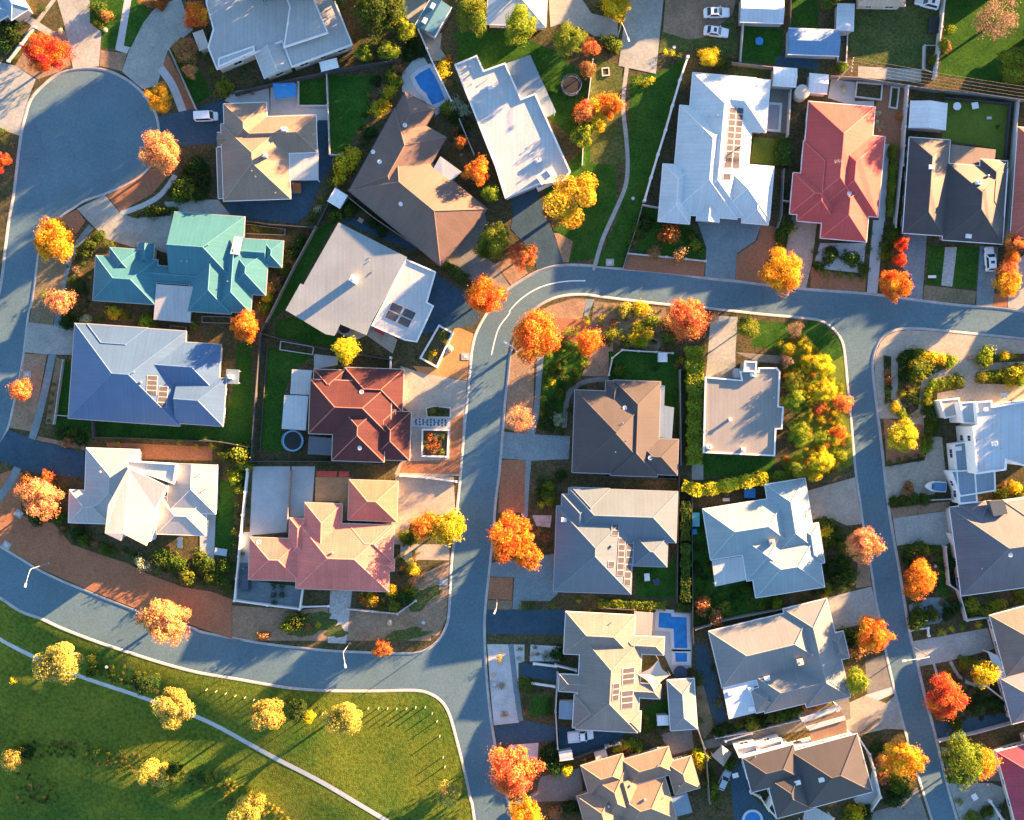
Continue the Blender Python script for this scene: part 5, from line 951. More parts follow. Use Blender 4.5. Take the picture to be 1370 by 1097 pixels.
shrubs("in the bed left of the teal house", '01', (500, 740, 30, 'pink'), (470, 800, 34, 'dark'), (520, 850, 36, 'dark'), (590, 785, 17, 'yellow'), (460, 900, 32, 'dark'), (300, 905, 30, 'olive'), (430, 1010, 34, 'dark'), (510, 1040, 30, 'green'), (560, 1060, 28, 'pale'), (745, 1020, 42, 'gold'), (820, 1020, 34, 'olive'), (960, 1060, 36, 'lime'))
shrubs("at the top garden edge of the blue house", '20', (430, 50, 40, 'dark'), (490, 60, 38, 'dark'), (560, 50, 40, 'pale'), (960, 50, 46, 'lime'), (1270, 80, 32, 'olive'), (750, 10, 34, 'orange'), (820, 15, 28, 'olive'))
shrubs("beside the blue house's front lawn", '20', (470, 300, 30, 'brown'), (530, 300, 34, 'dark'), (540, 400, 26, 'olive'), (350, 460, 18, 'green'), (340, 520, 18, 'green'), (330, 580, 18, 'green'), (325, 640, 18, 'green'), (320, 700, 16, 'green'), (400, 780, 46, 'dark'), (470, 770, 40, 'green'), (530, 820, 38, 'dark'), (440, 840, 38, 'brown'), (510, 880, 24, 'olive'))
shrubs("along the mulch strip below the blue house", '20', (770, 850, 20, 'yellow'), (1175, 840, 22, 'lime'), (1290, 870, 20, 'gold'))
shrubs("in the front garden of the white two-storey house", '30', (390, 310, 46, 'green'), (440, 140, 34, 'green'), (510, 400, 42, 'dark'), (545, 440, 38, 'green'), (620, 470, 30, 'brown'), (690, 510, 36, 'green'), (740, 520, 32, 'green'), (870, 545, 30, 'green'), (920, 600, 44, 'pale'), (970, 620, 34, 'pale'), (230, 310, 44, 'dark'), (180, 60, 40, 'rust'), (320, 40, 46, 'rust'), (1050, 560, 48, 'green'), (1110, 590, 50, 'green'), (1180, 610, 48, 'green'), (1230, 680, 48, 'olive'), (1250, 720, 34, 'lime'), (1310, 570, 46, 'green'), (1350, 640, 44, 'green'), (1340, 730, 30, 'dark'), (390, 420, 20, 'pink'))
shrubs("beside the white courtyard wall of the salmon house", '31', (40, 600, 40, 'green'), (100, 640, 44, 'green'), (150, 620, 42, 'green'), (120, 720, 46, 'green'), (170, 750, 40, 'green'), (60, 700, 40, 'olive'), (215, 640, 32, 'green'), (220, 560, 34, 'green'), (220, 480, 34, 'green'), (220, 400, 34, 'olive'), (235, 300, 34, 'green'), (235, 220, 34, 'green'), (240, 120, 36, 'olive'), (220, 50, 46, 'lime'), (270, 540, 18, 'green'), (300, 180, 14, 'dark'), (300, 230, 14, 'dark'), (300, 360, 16, 'dark'))
shrubs("behind the white two-storey house", '21', (250, 910, 60, 'olive'), (270, 990, 46, 'lime'), (150, 920, 40, 'green'), (70, 865, 24, 'yellow'), (320, 1000, 26, 'gold'), (210, 1050, 46, 'olive'), (130, 770+80, 26, 'olive'))
shrubs("along the lower courtyard of the salmon house", '31', (470, 755, 26, 'dark'), (525, 755, 26, 'dark'), (470, 810, 26, 'dark'), (525, 810, 26, 'dark'), (475, 860, 24, 'dark'), (1120, 840, 36, 'gold'), (1060, 850, 30, 'orange'), (1190, 900, 34, 'green'), (1260, 880, 40, 'olive'), (1330, 830, 46, 'dark'), (1240, 780, 40, 'gold'), (1330, 430, 40, 'olive'))
shrubs("on the front strip of the salmon house", '32', (100, 390, 40, 'gold'), (40, 450, 44, 'green'), (45, 590, 28, 'yellow'), (60, 650, 36, 'yellow'), (60, 730, 34, 'peach'), (40, 790, 40, 'olive'), (20, 850, 30, 'dark'), (150, 300, 30, 'orange'), (120, 700, 22, 'brown'), (60, 330, 28, 'peach'))
shrubs("on the sparse verge of the salmon house", '31', (620, 980, 60, 'green'), (560, 1010, 46, 'olive'), (700, 1020, 30, 'brown'), (400, 1080, 40, 'brown'), (760, 1010, 24, 'gold'))
shrubs("in the white-edged flower bed", '22', (170, 800, 26, 'coral'), (210, 870, 28, 'rust'), (210, 830, 18, 'orange'), (255, 805, 20, 'lime'), (250, 900, 20, 'lime'), (170, 870, 22, 'coral'), (195, 905, 20, 'pink'))
shrubs("in the oval planter above the flower bed", '22', (190, 640, 28, 'olive'), (225, 635, 28, 'dark'), (265, 640, 24, 'dark'))
shrubs("in the white-walled bed by the orange mulch", '22', (250, 150, 32, 'olive'), (280, 185, 22, 'yellow'), (170, 270, 34, 'olive'), (200, 255, 24, 'gold'), (265, 120, 20, 'lime'))
shrubs("along the fence right of the teal house", '11', (430, 920, 36, 'gold'), (410, 990, 36, 'olive'), (450, 860, 36, 'brown'), (510, 800, 28, 'pink'), (530, 740, 38, 'green'), (600, 640, 36, 'dark'), (640, 560, 38, 'dark'), (360, 470, 34, 'olive'), (430, 480, 28, 'green'), (490, 480, 26, 'green'), (560, 590, 30, 'green'))
shrubs("beside the beige house's dark yard", '11', (920, 50, 62, 'gold'), (970, 30, 56, 'gold'), (900, 140, 52, 'gold'), (850, 170, 34, 'green'), (760, 340, 30, 'pale'), (720, 400, 32, 'green'), (790, 280, 28, 'olive'))
shrubs("behind the pale grey skillion house", '11', (960, 350, 44, 'green'), (880, 380, 48, 'green'), (1000, 330, 36, 'dark'), (1120, 430, 38, 'dark'), (1180, 490, 36, 'dark'), (930, 310, 26, 'dark'))
shrubs("below the kidney pool", '02', (290, 710, 46, 'olive'), (340, 690, 44, 'pale'), (390, 720, 40, 'pale'), (330, 750, 42, 'dark'), (260, 720, 34, 'green'), (260, 470, 42, 'gold'), (265, 420, 36, 'gold'), (290, 380, 26, 'orange'), (110, 330, 40, 'dark'), (40, 350, 44, 'dark'), (60, 290, 36, 'dark'), (20, 200, 60, 'lime'), (370, 930, 40, 'orange'), (340, 860, 28, 'rust'))
shrubs("along the lane-side lawn", '02', (1350, 20, 60, 'olive'), (1350, 290, 40, 'dark'), (1250, 690, 40, 'gold'), (1150, 720, 40, 'orange'), (1060, 600, 14, 'dark'))
shrubs("beside the lane end", '03', (30, 280, 50, 'green'), (70, 300, 36, 'olive'), (210, 530, 30, 'olive'), (260, 545, 34, 'lime'), (300, 525, 26, 'yellow'), (395, 340, 20, 'yellow'), (440, 350, 22, 'yellow'), (485, 362, 20, 'yellow'), (650, 350, 40, 'gold'), (700, 350, 40, 'gold'), (740, 400, 44, 'olive'), (780, 420, 40, 'green'), (830, 385, 28, 'brown'))
shrubs("along the back gardens at top right", '04', (910, 180, 32, 'lime'), (880, 300, 34, 'brown'), (800, 380, 38, 'olive'), (580, 740, 28, 'orange'), (440, 720, 24, 'pale'), (460, 800, 26, 'pale'), (430, 790, 20, 'pale'), (540, 960, 40, 'olive'), (600, 960, 20, 'brown'), (220, 420, 34, 'olive'), (230, 560, 28, 'pale'), (1200, 800, 14, 'dark'), (850, 590, 26, 'olive'))
shrubs("in the front garden of the white solar house", '13', (420, 500, 62, 'rust'), (485, 640, 42, 'peach'), (590, 575, 36, 'lime'), (560, 520, 40, 'green'), (620, 600, 34, 'dark'), (270, 430, 44, 'dark'), (230, 500, 36, 'green'), (320, 620, 38, 'brown'), (190, 560, 26, 'brown'), (600, 530, 30, 'dark'))
shrubs("beside the coral house's concrete driveway", '13', (1180, 450, 50, 'green'), (1215, 480, 34, 'yellow'), (1150, 520, 46, 'green'), (1145, 590, 36, 'olive'), (1170, 540, 30, 'green'))
shrubs("on the white gravel garden", '14', (140, 625, 50, 'green'), (165, 600, 36, 'dark'), (280, 640, 50, 'green'), (70, 690, 34, 'green'), (120, 735, 32, 'olive'), (200, 745, 32, 'olive'), (280, 755, 32, 'olive'), (350, 760, 30, 'olive'), (355, 700, 36, 'green'), (50, 600, 26, 'green'), (240, 590, 14, 'dark'), (210, 640, 14, 'dark'), (390, 480, 30, 'green'), (385, 580, 28, 'green'))
shrubs("in the hedge bed left of the navy house", '14', (530, 500, 46, 'green'), (550, 460, 36, 'green'), (500, 560, 44, 'green'), (495, 620, 34, 'olive'), (540, 610, 28, 'brown'), (545, 60, 26, 'olive'), (540, 140, 26, 'olive'), (535, 220, 26, 'olive'), (525, 300, 28, 'olive'), (520, 360, 24, 'olive'), (590, 355, 14, 'yellow'))
shrubs("in the top road bed inside the bend", 'A', (600, 70, 44, 'cream'), (570, 110, 44, 'cream'), (620, 130, 40, 'cream'), (720, 80, 60, 'gold'), (800, 180, 56, 'olive'), (700, 230, 50, 'yellow'), (760, 280, 56, 'gold'), (660, 310, 56, 'gold'), (720, 350, 52, 'lime'), (560, 310, 40, 'lime'), (470, 280, 50, 'lime'), (530, 270, 36, 'olive'), (580, 340, 42, 'dark'), (120, 270, 40, 'lime'), (170, 260, 36, 'olive'), (930, 210, 52, 'brown'), (950, 310, 48, 'olive'), (1000, 250, 52, 'brown'), (500, 200, 42, 'brown'), (400, 150, 30, 'gold'))
shrubs("in the dark hedged lawn", 'A', (540, 590, 56, 'green'), (500, 560, 36, 'green'), (1040, 500, 34, 'gold'), (1010, 530, 36, 'brown'), (830, 570, 26, 'dark'), (130, 910, 36, 'green'), (230, 720, 26, 'dark'))
shrubs("in the green front yard of the charcoal house", '22', (970, 440, 34, 'yellow'), (930, 480, 26, 'lime'), (915, 560, 30, 'lime'), (1180, 330, 26, 'lime'), (960, 620, 44, 'dark'), (1010, 690, 40, 'pale'), (940, 710, 44, 'dark'), (1000, 380, 40, 'green'), (1080, 440, 40, 'green'), (1020, 540, 38, 'green'), (900, 740, 26, 'dark'), (1030, 780, 24, 'dark'), (970, 770, 24, 'dark'))
shrubs("in the dark bed between the two blue driveways", '32', (950, 100, 36, 'olive'), (940, 150, 40, 'green'), (950, 190, 42, 'lime'), (900, 220, 26, 'yellow'), (890, 400, 34, 'brown'), (930, 440, 34, 'brown'), (890, 500, 34, 'green'), (900, 60, 34, 'dark'), (1030, 30, 36, 'dark'), (870, 150, 34, 'dark'))
shrubs("by the driveway edge below the slate blue house", '32', (775, 890, 26, 'olive'), (830, 880, 34, 'green'), (985, 880, 26, 'olive'), (1145, 850, 16, 'yellow'), (1215, 918, 14, 'yellow'))
shrubs("in the gravel front strip by the central road", '42', (550, 175, 26, 'gold'), (558, 330, 24, 'brown'), (575, 490, 24, 'brown'), (665, 120, 18, 'olive'), (665, 175, 18, 'pale'), (750, 110, 16, 'green'), (735, 155, 18, 'pale'), (765, 150, 14, 'dark'), (815, 160, 28, 'green'), (880, 150, 38, 'dark'), (700, 330, 38, 'green'), (690, 300, 26, 'olive'), (690, 420, 20, 'green'), (695, 480, 22, 'brown'), (745, 365, 16, 'green'), (790, 360, 16, 'dark'), (830, 480, 30, 'dark'), (835, 420, 24, 'dark'))
shrubs("beside the brown driveway at the bottom", '42', (845, 700, 36, 'dark'), (850, 780, 46, 'dark'), (810, 740, 36, 'dark'), (935, 815, 34, 'yellow'), (870, 840, 24, 'lime'), (960, 1030, 46, 'dark'), (870, 1060, 40, 'brown'), (1035, 755, 14, 'gold'), (1225, 690, 24, 'lime'))
shrubs("above the tan house's gables", 'B', (500, 190, 60, 'gold'), (580, 170, 52, 'lime'), (640, 210, 52, 'olive'), (450, 230, 44, 'yellow'), (830, 110, 44, 'green'), (730, 30, 50, 'green'), (880, 20, 30, 'dark'), (560, 240, 42, 'brown'), (620, 30, 26, 'dark'))
shrubs("in the narrow strip right of the tan house", 'B', (1210, 280, 66, 'yellow'), (1190, 340, 56, 'gold'), (1250, 330, 46, 'lime'), (1300, 500, 56, 'green'), (1330, 580, 56, 'olive'), (1320, 430, 46, 'green'), (1365, 660, 46, 'green'))
shrubs("beside the small courtyard of the studio", '43', (530, 270, 30, 'green'), (545, 310, 26, 'olive'), (250, 560, 34, 'green'), (230, 520, 30, 'olive'), (480, 245, 26, 'dark'), (640, 430, 30, 'olive'), (540, 530, 24, 'green'), (610, 230, 18, 'dark'), (540, 400, 18, 'brown'))
shrubs("along the carport bed below the large grey house", '43', (650, 590, 40, 'dark'), (700, 575, 34, 'dark'), (760, 560, 28, 'olive'), (840, 550, 40, 'olive'), (900, 540, 34, 'dark'), (960, 520, 46, 'green'), (1010, 500, 40, 'green'), (1060, 490, 36, 'green'), (1095, 475, 30, 'olive'), (1140, 450, 30, 'orange'), (1190, 430, 34, 'rust'), (700, 780, 40, 'green'))
shrubs("beside the sunlit brick driveway", '44', (60, 420, 34, 'orange'), (110, 405, 32, 'gold'), (20, 440, 26, 'rust'), (220, 50, 46, 'green'), (260, 90, 44, 'dark'), (230, 130, 40, 'brown'), (290, 60, 42, 'olive'), (280, 130, 44, 'brown'), (300, 290, 26, 'lime'), (340, 120, 26, 'brown'))
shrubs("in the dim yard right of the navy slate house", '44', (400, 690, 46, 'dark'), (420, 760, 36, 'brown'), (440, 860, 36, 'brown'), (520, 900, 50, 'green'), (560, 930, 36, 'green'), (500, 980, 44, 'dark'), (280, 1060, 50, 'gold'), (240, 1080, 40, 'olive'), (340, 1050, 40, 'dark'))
shrubs("along the back fence of the pale blue house", '33', (1120, 870, 40, 'olive'), (1020, 890, 32, 'olive'), (1060, 880, 26, 'green'), (640, 870, 50, 'coral'), (625, 930, 34, 'peach'), (730, 960, 54, 'brown'), (780, 890, 44, 'olive'), (640, 980, 34, 'dark'), (600, 640, 40, 'dark'), (930, 770, 38, 'green'), (860, 850, 34, 'green'), (600, 500, 30, 'dark'), (1310, 840, 30, 'green'), (800, 160, 16, 'pale'))
shrubs("in the right side bed of the pale blue house", '34', (120, 380, 46, 'gold'), (130, 450, 40, 'green'), (200, 400, 36, 'green'), (220, 480, 34, 'olive'), (170, 600, 46, 'dark'), (230, 580, 40, 'green'), (260, 660, 46, 'green'), (190, 680, 44, 'dark'), (280, 690, 32, 'olive'), (130, 740, 34, 'olive'), (220, 740, 28, 'lime'), (110, 800, 24, 'gold'), (100, 330, 36, 'green'), (150, 340, 34, 'green'), (60, 760, 34, 'dark'))
shrubs("in the planted road corner", '24', (610, 280, 36, 'dark'), (650, 260, 34, 'dark'), (690, 250, 34, 'olive'), (730, 270, 34, 'gold'), (790, 285, 40, 'gold'), (840, 290, 38, 'gold'), (700, 330, 52, 'olive'), (750, 330, 46, 'lime'), (690, 390, 44, 'olive'), (905, 300, 42, 'lime'), (600, 340, 32, 'dark'), (610, 400, 34, 'dark'), (640, 450, 30, 'brown'), (600, 500, 24, 'gold'), (660, 500, 32, 'olive'), (690, 550, 32, 'lime'), (630, 550, 26, 'dark'), (660, 600, 22, 'pink'))
shrubs("beside the kerb strip of the right road corner", '24', (510, 295, 28, 'dark'), (505, 370, 28, 'brown'), (515, 420, 28, 'rust'), (505, 480, 28, 'olive'), (515, 540, 28, 'dark'), (560, 590, 34, 'gold'), (600, 630, 34, 'lime'), (640, 650, 30, 'olive'), (690, 640, 24, 'peach'), (1030, 275, 22, 'pink'))
shrubs("along the path to the white cube house", '24', (1130, 270, 52, 'lime'), (1100, 285, 34, 'olive'), (1190, 270, 26, 'green'), (1245, 265, 34, 'yellow'), (1290, 265, 28, 'gold'), (1335, 265, 22, 'olive'), (800, 450, 36, 'lime'), (850, 440, 38, 'olive'), (900, 430, 38, 'olive'), (950, 420, 36, 'green'), (970, 440, 24, 'olive'), (760, 500, 38, 'lime'), (755, 560, 38, 'olive'), (765, 620, 38, 'green'), (790, 680, 44, 'green'), (780, 740, 38, 'green'), (750, 800, 36, 'olive'), (750, 850, 34, 'lime'), (700, 910, 30, 'dark'), (640, 920, 30, 'dark'), (580, 930, 28, 'green'), (520, 945, 26, 'green'), (1100, 400, 34, 'olive'), (1150, 395, 32, 'lime'), (1200, 385, 34, 'olive'), (1260, 380, 40, 'olive'), (1310, 380, 46, 'gold'), (1350, 350, 40, 'olive'), (1280, 430, 34, 'gold'), (1350, 420, 36, 'lime'))
shrubs("in the strip below the boat driveway", '34', (550, 195, 34, 'green'), (610, 190, 36, 'green'), (670, 180, 38, 'green'), (740, 180, 36, 'green'), (640, 120, 44, 'brown'), (1230, 140, 38, 'olive'), (1310, 110, 44, 'gold'), (1350, 130, 40, 'olive'), (1240, 80, 30, 'brown'))
shrubs("in the garden square of the slate grey house", '34', (650, 510, 46, 'green'), (700, 490, 46, 'green'), (740, 500, 42, 'olive'), (640, 560, 36, 'dark'), (700, 560, 40, 'brown'), (800, 500, 36, 'green'), (700, 940, 62, 'green'), (790, 910, 48, 'green'), (690, 840, 26, 'olive'), (910, 590, 38, 'dark'), (920, 680, 30, 'dark'), (930, 860, 44, 'dark'), (890, 910, 34, 'dark'), (850, 840, 26, 'green'))
shrubs("behind the wall below the slate grey house", '34', (1040, 845, 46, 'lime'), (1130, 890, 40, 'olive'), (1190, 850, 38, 'lime'), (1240, 840, 30, 'gold'), (1080, 970, 26, 'yellow'), (850, 1020, 28, 'yellow'), (910, 1000, 22, 'yellow'), (980, 990, 24, 'lime'), (1350, 770, 40, 'olive'))
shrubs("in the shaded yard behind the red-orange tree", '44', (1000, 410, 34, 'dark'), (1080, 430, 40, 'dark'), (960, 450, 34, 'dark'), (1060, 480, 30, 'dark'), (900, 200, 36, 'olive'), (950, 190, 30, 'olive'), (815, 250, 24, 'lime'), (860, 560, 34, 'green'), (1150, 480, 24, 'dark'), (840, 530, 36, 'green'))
shrubs("at the lower right corner terrace", '44', (870, 990, 26, 'olive'), (1030, 1050, 36, 'green'), (950, 1080, 36, 'olive'), (910, 1090, 30, 'olive'), (1110, 1020, 24, 'dark'), (1010, 1090, 30, 'dark'))
shrubs("in the rough belt between road and park path", '40', (800, 330, 50, 'dark'), (860, 310, 44, 'dark'), (780, 290, 36, 'dark'), (510, 260, 36, 'green'), (520, 180, 26, 'gold'), (60, 770, 40, 'dark'), (500, 760, 26, 'dark'), (640, 850, 24, 'dark'), (1190, 870, 26, 'olive'), (990, 810, 36, 'dark'), (640, 740, 24, 'dark'), (430, 770, 22, 'dark'), (300, 740, 18, 'dark'), (40, 320, 20, 'gold'))
# ---- clipped hedges
def hedge(label, t, pts, w_, h, col, seed, name='hedge'):
    """a clipped hedge: a dense leafy skin round a darker twig core, along a line of the photo"""
    z = h; L = [Vector(P(*q, z)[:2]) for q in T(t, *pts)]; w_ = w_/TK(t)*S; r = np.random.default_rng(seed)
    V = []; A = []
    core = MB()
    for a, b in zip(L[:-1], L[1:]):
        d = (b-a); l = d.length; d /= l; nrm = Vector((-d.y, d.x)); n = int(l*(w_+2*h)*34)
        mid = (a+b)/2; core.box((mid.x, mid.y, LAND+h*.45), (l, w_*.72, h*.86), math.atan2(d.y, d.x))
        for _ in range(n):
            s = r.uniform(-.15, l+.15); per = w_+2*h; q = r.uniform(0, per)
            bump = 1+.16*math.sin(s*2.1+seed)+.08*math.sin(s*5.3)
            if q < w_: off, z_, nn = (q-w_/2)*bump, h*(.93+.1*r.random())*(1+.05*math.sin(s*2.1+seed)), Vector((0, 0, 1))
            else:
                sd = 1 if q < w_+h else -1; off, z_, nn = sd*w_/2*bump*(.9+.15*r.random()), r.uniform(.05, h), Vector((nrm.x*sd, nrm.y*sd, .3))
            c = Vector((a.x+d.x*s+nrm.x*off, a.y+d.y*s+nrm.y*off, LAND+z_)); k = Vector(r.normal(size=3))*.5+nn; k.normalize(); u = k.cross(Vector(r.normal(size=3))).normalized(); v = k.cross(u); e = r.uniform(.13, .26)
            V += [c-u*e, c+v*e*.7, c+u*e, c-v*e*.7]; A.append((r.random(), np.clip(.6*r.random()+.2+.2*math.sin(s*1.7+seed), 0, 1), 0))
    n = len(A); ctr = sum(L, Vector((0, 0)))/len(L); base = (ctr.x, ctr.y, LAND)
    nv = len(V); allv = [tuple(Vector(p)-Vector(base)) for p in list(V)+[Vector(q) for q in core.v]]
    me = bpy.data.meshes.new(name); me.from_pydata(allv, [], [tuple(range(4*i, 4*i+4)) for i in range(n)]+[tuple(nv+i for i in f) for f in core.f])
    at = me.attributes.new("rnd", 'FLOAT_VECTOR', 'FACE'); at.data.foreach_set("vector", np.array(A+[(.5, .25, 0)]*len(core.f), dtype=np.float32).ravel())
    me.materials.append(LEAF); o = link(name, me, None, base, 0, None, jit(CCOL[col], .05)); return tag(o, label, 'hedge', 'clipped hedges')
hedge("tall lime hedge at the upper end beside the sunlit driveway", '23', [(590, 215), (592, 475)], 105, 2.6, 'lime', 1); hedge("long lumpy lime hedge left of the grey flat-roofed house", '23', [(595, 490), (585, 985)], 95, 2.3, 'lime', 2)
hedge("yellow hedge row above the small blue pool", '33', [(510, 95), (610, 130), (720, 115), (850, 85), (1060, 50)], 75, 2.0, 'yellow', 3); hedge("green hedge between the yellow hedge and the corner garden", '33', [(1075, 55), (1260, 25)], 70, 1.6, 'olive', 4)
hedge("upper dark clipped hedge right of the slate blue house", '33', [(527, 205), (525, 455)], 58, 2.0, 'green', 5); hedge("lower dark clipped hedge right of the slate blue house", '33', [(527, 478), (525, 855)], 58, 2.0, 'green', 6)
hedge("low olive hedge below the slate blue house's lawn", '33', [(-40, 872), (390, 885)], 48, 1.2, 'olive', 7); hedge("short green hedge above the big pool patio corner", '33', [(475, 892), (555, 897)], 48, 1.2, 'green', 8)
hedge("straight clipped hedge between the brown house and dark driveway", '12', [(260, 695), (410, 800)], 62, 1.2, 'green', 9); hedge("square clipped hedge beside the white solar house's lawn", '03', [(1168, 900), (1162, 1076)], 85, 1.9, 'green', 10)
hedge("thin shrub row beside the slab path of the coral house", '14', [(545, 20), (525, 370)], 40, .9, 'olive', 11); hedge("ivy fence hedge along the left edge of the white wall lawn", '13', [(215, 420), (150, 610)], 36, .9, 'green', 12)

# the 290 largest shrubs are things of their own; the small plants between them are one mass
SHRUBS.sort(key=lambda q: -q[0])
for q in SHRUBS[:290]: plant(*q)
def low_plants(lst):
    V, A, K = [], [], []
    for rp, px, py, col, where in lst:
        me = rv.choice(SMALL); n = len(me.polygons); co = np.empty(len(me.vertices)*3, dtype=np.float32); me.vertices.foreach_get("co", co); co = co.reshape(-1, 4, 3)
        at_ = np.empty(n*3, dtype=np.float32); me.attributes["rnd"].data.foreach_get("vector", at_)
        pick = np.random.default_rng(len(V)).permutation(n)[:260]
        r = max(.25, rp*S); gx, gy, _ = P(px, py, .5*r); gz = park_z(gx, gy); a = rv.uniform(0, 6.28); c, s_ = math.cos(a), math.sin(a)
        p = co[pick]; p = np.stack([(p[..., 0]*c-p[..., 1]*s_)*r+gx, (p[..., 0]*s_+p[..., 1]*c)*r+gy, p[..., 2]*r*.95+gz+.25*r], -1)
        V.append(p.reshape(-1, 3)); A.append(at_.reshape(-1, 3)[pick]); K.append(np.tile(np.array([*jit(CCOL[col], .1), 1], dtype=np.float32), (len(pick), 1)))
    V = np.concatenate(V); A = np.concatenate(A); K = np.concatenate(K); n = len(A)
    me = bpy.data.meshes.new("low_plants"); me.vertices.add(4*n); me.vertices.foreach_set("co", V.ravel()); me.loops.add(4*n); me.loops.foreach_set("vertex_index", np.arange(4*n)); me.polygons.add(n); me.polygons.foreach_set("loop_start", np.arange(n)*4); me.update(calc_edges=True)
    me.attributes.new("rnd", 'FLOAT_VECTOR', 'FACE').data.foreach_set("vector", A.ravel()); me.attributes.new("col", 'FLOAT_COLOR', 'FACE').data.foreach_set("color", K.ravel())
    m2 = LEAF.copy(); m2.name = "leaf_mixed"; nt = m2.node_tree; at_ = _n(nt, "ShaderNodeAttribute"); at_.attribute_name = "col"
    for nd in nt.nodes:
        if nd.bl_idname == "ShaderNodeHueSaturation": nt.links.new(at_.outputs["Color"], nd.inputs["Color"])
    me.materials.append(m2); o = link("low_plants", me); o['kind'] = 'stuff'
def cover(t, poly, n, cols, r0=2.0, r1=4.5, seed=0):
    """ground cover and small plants nobody would count, spread through a bed"""
    q = T(t, *poly) if t else poly; xs = [a for a, b in q]; ys = [b for a, b in q]; g = random.Random(seed+len(SHRUBS)*0+n); k = 0; out = []
    while k < n:
        x, y = g.uniform(min(xs), max(xs)), g.uniform(min(ys), max(ys))
        if pin(q, x, y): out.append((g.uniform(r0, r1), x, y, g.choice(cols), '')); k += 1
    return out
EX = []
GR = ['green', 'dark', 'olive', 'green', 'dark']
EX += cover('E', [(60, 180), (230, 130), (400, 330), (480, 480), (510, 700), (530, 960), (420, 1020), (130, 1050), (60, 940), (190, 860), (100, 700), (250, 600), (70, 350)], 260, ['olive', 'lime', 'gold', 'lime', 'rust', 'lime', 'gold', 'green'], 2.5, 6, 1)
EX += cover('', [(795, 405), (890, 412), (893, 470), (800, 468), (740, 455), (760, 436)], 70, ['olive', 'lime', 'gold', 'brown', 'dark'], 2, 5, 2)
EX += cover('22', [(945, 130), (1280, 240), (1170, 400), (1060, 480), (1030, 760), (880, 740), (905, 400)], 60, GR+['lime'], 2, 5, 3); EX += cover('24', [(572, 260), (720, 220), (940, 285), (720, 420), (700, 600), (640, 640), (570, 520)], 70, ['olive', 'gold', 'dark', 'lime', 'brown', 'pale'], 1.8, 4.5, 4)
EX += cover('24', [(735, 480), (830, 420), (985, 390), (985, 470), (820, 500), (810, 760), (770, 880), (735, 880)], 40, ['olive', 'lime', 'green'], 2, 4.5, 5); EX += cover('24', [(1070, 370), (1390, 330), (1390, 450), (1080, 440)], 46, ['olive', 'lime', 'gold', 'green'], 2, 5, 6); EX += cover('24', [(480, 260), (530, 270), (530, 580), (490, 580)], 24, ['dark', 'olive', 'rust'], 1.6, 3.5, 7)
EX += cover('34', [(100, 320), (220, 380), (310, 650), (300, 720), (60, 790), (110, 700)], 60, GR, 2, 5, 8); EX += cover('34', [(600, 490), (870, 480), (960, 750), (880, 950), (650, 990), (640, 820), (700, 780)], 60, GR+['brown'], 2, 4.5, 9); EX += cover('34', [(1010, 860), (1390, 750), (1390, 850), (1030, 930)], 30, ['olive', 'lime', 'gold'], 2, 4.5, 10)
EX += cover('30', [(340, 320), (480, 350), (680, 480), (1000, 560), (1340, 560), (1350, 740), (1200, 720), (850, 590), (500, 470)], 80, GR+['brown', 'olive'], 2, 5, 11); EX += cover('30', [(150, 20), (480, 60), (460, 300), (200, 330)], 34, ['dark', 'rust', 'brown', 'olive'], 2, 4.5, 12)
EX += cover('31', [(1000, 800), (1200, 780), (1390, 760), (1390, 860), (1250, 920), (1000, 890)], 40, ['olive', 'gold', 'dark', 'orange'], 2, 4.5, 13); EX += cover('32', [(0, 400), (120, 350), (110, 480), (60, 760), (10, 880), (-20, 700)], 34, ['gold', 'olive', 'orange', 'green'], 2, 4.5, 14)
EX += cover('22', [(135, 770), (290, 770), (280, 925), (130, 925)], 34, ['coral', 'rust', 'orange', 'pink', 'lime'], 1.5, 3, 15); EX += cover('33', [(580, 230), (660, 230), (700, 740), (970, 740), (1150, 830), (600, 980)], 90, GR+['olive'], 2, 4.5, 16); EX += cover('43', [(640, 590), (1240, 450), (1240, 410), (1000, 480), (660, 560)], 40, GR+['olive'], 2, 4.5, 17)
EX += cover('01', [(440, 700), (560, 620), (600, 1030), (1000, 1020), (1000, 1070), (420, 1070)], 50, GR+['brown'], 2, 4.5, 18); EX += cover('11', [(420, 900), (560, 580), (620, 560), (720, 450), (600, 700), (430, 1020)], 40, GR+['olive', 'brown'], 2, 4.5, 19); EX += cover('10', [(1120, 510), (1300, 430), (1200, 700), (1000, 1010), (950, 1040)], 50, ['dark', 'green', 'olive', 'brown'], 2, 4.5, 20)
EX += cover('02', [(230, 660), (420, 680), (460, 800), (380, 1060), (300, 900)], 36, GR+['pale', 'rust'], 2, 4.5, 21); EX += cover('01', [(1180, 60), (1370, 20), (1370, 280), (1200, 300), (1080, 260)], 46, ['green', 'dark', 'olive'], 3, 6, 22); EX += cover('14', [(480, 440), (590, 440), (560, 700), (480, 800)], 24, ['green', 'olive', 'dark'], 2, 4.5, 23); EX += cover('44', [(400, 650), (470, 700), (560, 950), (430, 1000)], 30, GR, 2, 4.5, 24); EX += cover('44', [(820, 200), (1000, 330), (1170, 540), (850, 520), (720, 420)], 50, ['dark', 'dark', 'green'], 2, 4.5, 25); EX += cover('B', [(1200, 200), (1320, 400), (1400, 860), (1330, 860), (1220, 420)], 36, ['green', 'olive', 'lime'], 2, 5, 26); EX += cover('42', [(800, 660), (880, 660), (1000, 740), (900, 860), (790, 800)], 26, GR, 2, 4.5, 27); EX += cover('32', [(840, 60), (1000, 60), (990, 280), (840, 280)], 26, ['dark', 'olive', 'green'], 2, 4.5, 28)
